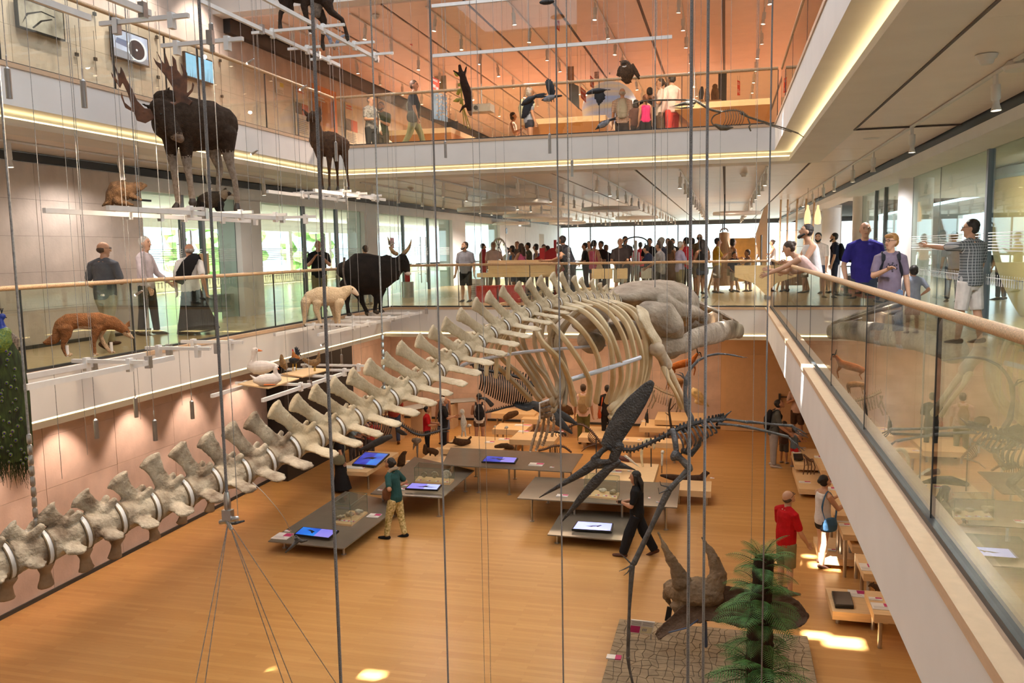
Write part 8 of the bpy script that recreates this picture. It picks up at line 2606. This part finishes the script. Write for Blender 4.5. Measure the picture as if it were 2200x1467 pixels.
def wedge(label, x0, x1, y0, y1, zt=.98):
 o = thing('exhibit_table', label, 'table', ((x0 + x1) / 2, y0, ZU))
 w_ = (x1 - x0) / 2
 MB().prism([(-w_, 0, zt - .14), (w_, 0, zt - .14), (w_, 0, zt), (-w_, 0, zt)], (0, y1 - y0, 0)).build('top', BEECH, o, smooth=0)
 MB().add([(-w_, .0, zt - .141), (w_, .0, zt - .141), (w_, y1 - y0, zt - .141), (-w_, y1 - y0, zt - .141), (-w_ + .9, .5, 0), (w_ - .1, .5, 0), (w_ - .1, y1 - y0, 0), (-w_ + .9, y1 - y0, 0)], [(0, 1, 5, 4), (1, 2, 6, 5), (2, 3, 7, 6), (3, 0, 4, 7), (4, 5, 6, 7), (0, 3, 2, 1)]).build('base', OR, o, smooth=0)
 return o


wedge('long wedge shaped beech table behind the walking man on the upper level', -9.3, -7.35, 22.3, 26)
wedge('wide wedge shaped beech table in the middle of the upper level', -5.25, -3.0, 21.7, 25)
wedge('wedge shaped beech table at the right of the upper level', -1.2, 1.0, 20.6, 24)
p = V((-7.6, 22.9, ZU + .98))
o = thing('laptop', 'open laptop on the left wedge table of the upper level', 'laptop', p)
MB().box((-.2, -.14, 0), (.2, .14, .02)).build('keyboard', SCR_F, o, smooth=0)
MB().prism([(-.2, .14, .02), (.2, .14, .02), (.2, .22, .28), (-.2, .22, .28)], (0, .012, 0)).build('lid', SCR_F, o, smooth=0)
p = atY(1310, 236, 26.2)
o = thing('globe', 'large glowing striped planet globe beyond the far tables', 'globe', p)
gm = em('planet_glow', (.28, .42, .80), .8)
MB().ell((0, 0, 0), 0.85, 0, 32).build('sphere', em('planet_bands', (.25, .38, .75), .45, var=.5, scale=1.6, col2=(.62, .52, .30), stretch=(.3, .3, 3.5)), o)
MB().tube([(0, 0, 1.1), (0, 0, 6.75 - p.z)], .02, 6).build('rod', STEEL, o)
p = atY(1552, 190, 26)
o = thing('tall_dark_post', 'tall dark square post at the right of the upper level', 'post', (p.x, p.y, ZU))
MB().box((-.12, -.12, 0), (.12, .12, 2.7)).build('post', mat('post_dark', (.035, .035, .04), .4, .1), o, smooth=0)
MB().box((-.2, -.2, 0), (.2, .2, .05)).build('base', DARKMETAL, o, smooth=0)
for px, py, s, m, l in ((1536, 196, 1, fur('bear_upper', (.22, .13, .06)), 'brown furry animal mount at the right of the upper level'), (1519, 200, .7, fur('white_mount', (.55, .46, .36)), 'pale small mount left of the brown furry mount')):
 f = Fig('mounted_animal', l, 'animal', 0, 0, 1, (px, py + 22), 25)
 f.t([(px, py + 20), (px, py + 6), (px, py - 4)], [(8 * s, 7 * s), (9 * s, 8 * s), (7 * s, 6 * s)]).e((px, py - 10 * s, -4), (6 * s, 6 * s, 6 * s))
 f.body([m], 1.0)
 b = MB().box((-.18, -.3, ZU - f.o.z), (.18, .3, 0))
 b.build('plinth_block', BEECH, f.root, smooth=0)
f = Fig('penguin', 'blue black bird standing on a stand at the right of the upper level', 'animal', 0, 0, 1, (1506, 216), 25.5)
f.t([(1506, 214), (1507, 200), (1508, 188)], [(4, 4), (6, 5), (3.5, 3)])
f.body([mat('blue_black', (.02, .03, .05), .5, .2)], 1.0)
MB().box((-.08, -.2, ZU - f.o.z), (.08, .2, 0)).build('plinth_block', BEECH, f.root, smooth=0)
f = Fig('flower_stalks', 'stalks with round pink buds standing before the dark panel on the upper level', 'plant', 940, 120, 7.333, (110, 1020), 20)
for k, x in enumerate((15, 75, 125, 190)):
 b = MB()
 P = [(x + rr.uniform(-8, 8), 1020 - q * 80, 0) for q in range(6)]
 f.t(P, 4, 0, 6, b)
 for x_, y_, d in P[1:]:
  for s in (-1, 1):
   f.e((x_ + s * 18, y_ + rr.uniform(-25, 25), rr.uniform(-20, 20)), 13, 1, b, 8)
 f.part('stalk', [mat('bark', (.05, .035, .025)), mat('bud_pink', (.66, .42, .30), .6, .2)], b)
banner('blue picture panel behind the flower stalks', [(930, 255), (962, 262), (960, 205), (930, 195)], 21, mat('panel_blue', (.04, .10, .22), .5, .5, 3, col2=(.25, .35, .5)), False)
p = atY(1035, 232, 22)
o = thing('projector', 'grey projector hanging from the upper ceiling beside the otter', 'projector', p)
MB().box((-.3, -.2, -.12), (.3, .2, .08)).build('housing', mat('projector_grey', (.46, .42, .38), .5, .05), o, smooth=0)
MB().tube([(0, 0, .08), (0, 0, 6.79 - p.z)], .02, 8, dome=False).build('pole', STEEL, o)
MB().lathe([(.06, 0), (.06, .04)], (-.1, -.2, -.02), 12, M=Matrix.Rotation(PI / 2, 4, 'X')).build('lens', SCR_F, o)
# glass sheet hung between two white bars, high in the void
a0, a1, b0, b1 = atY(928, 17, 15.5), atY(1190, -14, 15.5), atY(930, 124, 15.5), atY(1444, 83, 15.5)
o0 = V(b0)
o = thing('hanging_glass_panel', 'clear glass sheet hung between two white bars near the top', 'glass panel', o0)
beam(MB(), b0 - o0, b1 - o0, .05, .06).build('lower_bar', ALU, o, smooth=0)
up3 = V((b1.x, b1.y, b1.z + (a0.z - b0.z)))
beam(MB(), a0 - o0, up3 - o0, .05, .06).build('upper_bar', ALU, o, smooth=0)
MB().add([b0 - o0 + V((.1, 0, .06)), lerp(b0, b1, .62) - o0 + V((0, 0, .06)), lerp(a0, up3, .62) - o0, a0 - o0 + V((.1, 0, 0))], [(0, 1, 2, 3)]).build('glass_pane', GLASS, o, smooth=0)
for t in (.06, .42, .94):
 q = lerp(b0, b1, t) - o0
 MB().tube([q, V((q.x, q.y, 9.5 - o0.z))], .006, 6, dome=False).build('suspension_cable', CABLE, o)
p = atY(1175, 4, 15)
o = thing('round_sensor', 'dark round sensor on a cable at the top centre', 'sensor', p)
MB().ell((0, 0, 0), (.14, .05, .05)).ell((0, -.04, 0), (.05, .02, .04)).build('housing', BLACK, o)
MB().tube([(0, 0, 0), (0, 0, 9.5 - p.z)], .004, 5, dome=False).build('wire', CABLE, o)
# ---------------------------------------------------------------- foyer furniture
def crate(label, name, cat, x, y, parts):
 o = thing(name, label, cat, (x, y, 0))
 for nm, p0, p1, m in parts:
  MB().box(p0, p1).build(nm, m, o, smooth=0)
 return o


RED = mat('red_lacquer', (.42, .014, .018), .4, .06, 3)
x0, Y = st(1035, 24)
x1, _ = st(1183, 24)
w_ = x1 - x0
crate('long wooden exhibit table with a back panel behind the far rail', 'exhibit_table', 'table', x0, 24, [('back_panel', (0, .7, .75), (w_, .78, 1.15), BEECH), ('table_top', (-.15, 0, .66), (w_, .8, .78), BEECH)] + [('leg', (k * w_ / 3 + .1, .1, 0), (k * w_ / 3 + .16, .16, .66), STEEL) for k in range(4) if k < 3])
crate('low white slatted cabinet under the left end of the wooden exhibit table', 'cabinet', 'cabinet', st(1020, 24.1)[0], 23.6, [('body', (0, 0, 0), (.32, .35, .62), WHITE)] + [('slat', (.04, -.012, .1 + .06 * k), (.28, 0, .13 + .06 * k), mat('slat_grey', (.55, .52, .48), .6)) for k in range(7)])
for px, l in ((1063, 'red block seat under the left half of the wooden exhibit table'), (1112, 'red block seat under the right half of the wooden exhibit table')):
 crate(l, 'block_seat', 'seat', st(px, 23.6)[0] - .3, 22.6, [('seat', (0, 0, 0), (.62, .6, .46), RED)])
x, Y = st(1172, 26)
o = thing('sloped_board', 'red sloped display board with a tall red upright behind the crowd', 'board', (x, 26, 0))
MB().prism([(-.6, 0, 1.0), (.28, 0, 1.0), (.28, 0, 1.5), (.2, 0, 1.5)], (0, .1, 0)).build('panel', RED, o, smooth=0)
MB().box((.28, 0, 0), (.36, .1, 1.75)).build('upright', RED, o, smooth=0)
MB().box((-.5, .02, 0), (-.42, .08, 1.02)).build('leg', STEEL, o, smooth=0)
for px, Y, l, hh in ((1160, 25.2, 'narrow red display stand left of the tall man', 1.3), (1035, 28, 'red upright panel beside the yellow checked shirt', 1.3)):
 crate(l, 'display_stand', 'stand', st(px, Y)[0], Y, [('panel', (0, 0, .6), (.16, .08, hh + .2), RED), ('leg', (.05, .02, 0), (.11, .06, .6), STEEL)])
x, Y = st(1073, 29)
o = thing('bead_frame', 'silver oval frame threaded with wires and beads', 'exhibit', (x, 29, 0))
E_ = [V((.30 * math.sin(t), 0, 1.25 + .62 * math.cos(t))) for t in [i * PI / 16 for i in range(33)]]
MB().tube(E_, .035, 8, dome=False).build('frame', STEEL, o)
for k in range(3):
 MB().tube(bez([V((-.12 + .12 * k, 0, .7)), V((-.2 + .2 * k, .02, 1.0)), V((.1 - .1 * k, 0, 1.3)), V((-.1 + .1 * k, 0, 1.8))], 6), .014, 6, dome=False).build('wire', DARKMETAL, o)
for k in range(8):
 MB().ell((.27 * math.sin(k * .8), 0, 1.25 + .57 * math.cos(k * .8)), .035).build('bead', mat('bead_yellow', (.5, .5, .12), .4), o)
MB().lathe([(.25, 0), (.25, .03), (.03, .05), (.03, .64)], n=16).build('stand', STEEL, o)
x, Y = st(1366, 27)
o = thing('tilting_frame', 'tall dark metal hoop frame on a red base in the foyer', 'exhibit', (x, 27, 0))
for dx in (-.38, -.30, .30, .38):
 MB().tube([(dx, 0, .1), (dx, 0, 1.6)], .022, 8, dome=False).build('post', DARKMETAL, o)
MB().tube([(.38 * math.cos(t), 0, 1.6 + .2 * math.sin(t)) for t in [i * PI / 12 for i in range(13)]], .022, 8).build('arch', DARKMETAL, o)
MB().tube([(0, 0, .2), (0, 0, 1.65)], .05, 10).tube([(-.1, 0, .2), (-.1, 0, 1.3)], .02, 8).tube([(.1, 0, .2), (.1, 0, 1.3)], .02, 8).build('piston', STEEL, o)
MB().tube([(.38, 0, .9), (.7, 0, .75), (.95, 0, .95)], .025, 8).build('handle', DARKMETAL, o)
MB().box((-.5, -.35, 0), (.5, .35, .12)).build('base', RED, o, smooth=0)
MB().box((.1, .1, .5), (1.0, .3, .68)).build('seat', RED, o, smooth=0)
xa, xb = st(1300, 26)[0], st(1450, 26)[0]
tag(MB().box((0, 0, 0), (xb - xa, 5.5, .012)).build('floor_mat', mat('mat_red', (.34, .055, .03), .7, .08), loc=(xa, 24.2, .001)), 'red mat spread on the foyer floor under the hoop frame', 'mat')
x, Y = st(1325, 24)
crate('low beech platform box at the front edge of the red mat', 'platform_box', 'platform', x - 1.05, 23.2, [('box', (0, 0, 0), (1.6, .8, .34), BEECH)])
for px, l in ((1285, 'wooden block on a steel post left of the old man'), (1307, 'grey block on a steel post beside the wooden one'), (1339, 'wooden block on a steel post before the old man'), (1390, 'square grey panel on a thin post right of the hoop frame')):
 wood = 'wooden' in l
 crate(l, 'post_stand', 'stand', st(px, 23.3)[0], 23.05, [('block', (-.14, 0, .62), (.14, .1, .90), BEECH if wood else mat('panel_grey', (.38, .35, .31), .5)), ('post', (-.03, .02, 0), (.03, .08, .62), STEEL)])
x, Y = st(1555, 29)
o = thing('wooden_cone', 'tall wooden cone shaped tower hung on a rod in the foyer', 'exhibit', (x, 29, 0))
MB().lathe([(.42, .15), (.20, 1.4), (.17, 1.9), (.05, 1.93)], n=20).build('cone', mat('cone_wood', (.45, .30, .17), .6, .2, 3, stretch=(6, 6, 1)), o)
MB().tube([(.12 * math.cos(t), 0, 1.95 + .1 * math.sin(t)) for t in [i * PI / 8 for i in range(9)]], .025, 8).build('ring', STEEL, o)
MB().tube([(0, 0, 2.0), (0, 0, 3.16)], .02, 8).build('rod', DARKMETAL, o)
for s in (-1, 1):
 MB().tube([(s * .05, -.1, 1.85), (s * .5, -.25, 0)], .035, 8).build('strut', BEECH, o)
x, Y = st(1592, 29.5)
crate('yellow wooden screen panel behind the tan bag woman', 'screen_panel', 'panel', x - .3, 29.5, [('panel', (-.1, 0, .25), (.75, .06, 1.72), mat('yellow_ply', (.62, .38, .12), .6, .1)), ('foot', (-.05, -.1, 0), (.05, .2, .25), STEEL), ('foot', (.55, -.1, 0), (.65, .2, .25), STEEL)])
x, Y = st(1628, 30)
o = thing('sail_panel', 'beige sail shaped panel standing near the right foyer wall', 'panel', (x, 30, 0))
MB().prism([(-.12, 0, 1.75), (.26, 0, .05), (.30, 0, 2.9), (.16, 0, 2.7)], (0, .05, 0)).build('sail', mat('sail_beige', (.56, .43, .31), .6, .04), o, smooth=0)
MB().tube([(.10, 0, 0), (.10, 0, 1.8)], .03, 8).build('post', DARKMETAL, o)
x, Y = st(1625, 24.5)
o = thing('curved_counter', 'beech counter with a curved end just beyond the far rail on the right', 'counter', (x - .3, 23.6, 0))
MB().prism([(-.3, 0, .92), (.75, 0, .92), (.75, 0, .1), (.55, 0, .1), (.2, 0, .45), (-.3, 0, .62)], (0, .6, 0)).build('counter', BEECH, o, smooth=0)
MB().box((.5, .1, 0), (.7, .5, .1)).build('foot', STEEL, o, smooth=0)
# wooden pole screen with warm lamps, bin, extinguisher, signs, drum
x, Y = st(1705, 33)
o = thing('pole_screen', 'row of tall wooden poles with cross wires at the right of the foyer', 'exhibit', (1.95, 33, 0))
for k in range(5):
 MB().tube([(k * .28, rr.uniform(-.2, .2), 0), (k * .30 + rr.uniform(-.04, .04), 0, 3.15)], .035, 8, dome=False).build('pole', mat('pole_wood', (.46, .32, .19), .6, .2, 3, stretch=(6, 6, 1)), o)
for z in (1.4, 2.0, 2.7):
 MB().tube([(0, 0, z), (1.15, 0, z)], .01, 6).build('cross_wire', STEEL, o)
for px, l in ((1735, 'left warm bottle shaped pendant before the wooden poles'), (1757, 'right warm bottle shaped pendant before the wooden poles')):
 p = atY(px, 462, 27)
 o = thing('bottle_pendant', l, 'lamp', p)
 MB().lathe([(.02, -.28), (.085, -.26), (.10, -.1), (.07, .1), (.035, .2), (.03, .3)], n=16).build('shade', em('pendant_glow', (1, .62, .30), 1.6), o)
 MB().tube([(0, 0, .3), (0, 0, 3.16 - p.z)], .006, 6).build('wire', CABLE, o)
x, Y = st(1833, 19)
o = thing('waste_bin', 'steel waste bin with black domed lid beside the round column', 'bin', (x, 19, 0))
MB().lathe([(.19, 0), (.19, .62)], n=20).build('body', STEEL, o)
MB().lathe([(.195, .60), (.195, .70), (.17, .80), (.08, .85)], n=20).build('lid', BLACK, o)
x, Y = st(846, 25)
o = thing('fire_extinguisher', 'red fire extinguisher on a steel stand behind the bull', 'extinguisher', (-9.9, 25.2, 0))
MB().lathe([(.2, 0), (.2, .5)], n=16).build('stand', STEEL, o)
MB().lathe([(.08, .5), (.09, .55), (.09, .95), (.03, 1.05)], n=16).tube([(0, 0, 1.05), (.08, 0, 1.12)], .02, 8).build('cylinder', RED, o)
p = atX(842, 522, -11.15)
o = thing('red_sign', 'small square red sign with a white symbol on the glass wall', 'sign', p)
MB().box((0, -.16, -.18), (.012, .16, .18)).build('plate', RED, o, smooth=0)
MB().box((.0121, -.02, -.10), (.0135, .05, .10)).box((.0121, -.08, -.02), (.0135, -.02, .08)).build('symbol', PW, o, smooth=0)
p = V((-11.05, 42.3, atY(1043, 497, 42.3).z))
tag(MB().lathe([(.16, 0), (.16, .02)], n=24, M=Matrix.Rotation(PI / 2, 4, 'Y')).build('round_sign', mat('sign_blue', (.02, .05, .16), .4, 0), loc=p), 'round dark blue sign on the far left wall', 'sign')
tag(MB().box((-.02, -.25, -.02), (.02, .25, .02)).build('door_closer', DARKMETAL, loc=atX(305, 430, -10.9)), 'dark door closer above the glass door', 'door closer')
o = thing('wooden_drum', 'huge curved pale wooden drum behind the right glass wall', 'room pod', (7.2, 18.0, .002))
prof = [(1.5 + .72 * math.sin(PI * (.03 + .66 * t)) ** .8, 2.86 * t) for t in [i / 24 for i in range(25)]]
MB().lathe(prof, n=64).build('shell', mat('drum_wood', (.78, .56, .30), .35, .06, 2, stretch=(1, 1, .3)), o)
MB().lathe([(prof[-3][0] + .03, 2.64), (prof[-3][0] + .05, 2.70), (prof[-1][0] + .02, 2.86)], n=64).build('top_ring', mat('ring_grey', (.30, .33, .35), .5), o)
MB().lathe([(1.54, 0), (1.54, .05)], n=48).build('base_ring', mat('ring_grey', (.30, .33, .35)), o)
# trees in the garden behind the left windows
LEAFG = mat('garden_leaves', (.10, .22, .05), .7, .5, 3, .5, col2=(.30, .42, .12))
for k, (y, h) in enumerate(((26, 4.2), (31, 4.8), (36.5, 4.0), (42, 5.0), (48, 4.4))):
 o = thing('garden_tree', 'green garden tree outside the left side room windows', 'tree', (-25.5 - (k % 2), y, -.1), 0, 'garden trees seen through the glass')
 b = MB()
 r2 = random.Random(k)
 for q in range(40):
  a, z = r2.uniform(0, 2 * PI), r2.uniform(.5, h)
  d = 1.3 * math.sin(PI * min(1, .15 + z / h * .8))
  b.ell((d * math.cos(a), d * math.sin(a), z), (.45, .45, .35), 0, 7)
 b.build('crown', LEAFG, o, smooth=0)
 MB().tube([(0, 0, 0), (0, 0, 1.6)], [.14, .1], 8).build('trunk', mat('bark', (.05, .035, .025)), o)
for s_ in list(bpy.data.scenes):
 if s_.name.startswith('remesh_bench'):
  bpy.data.scenes.remove(s_)
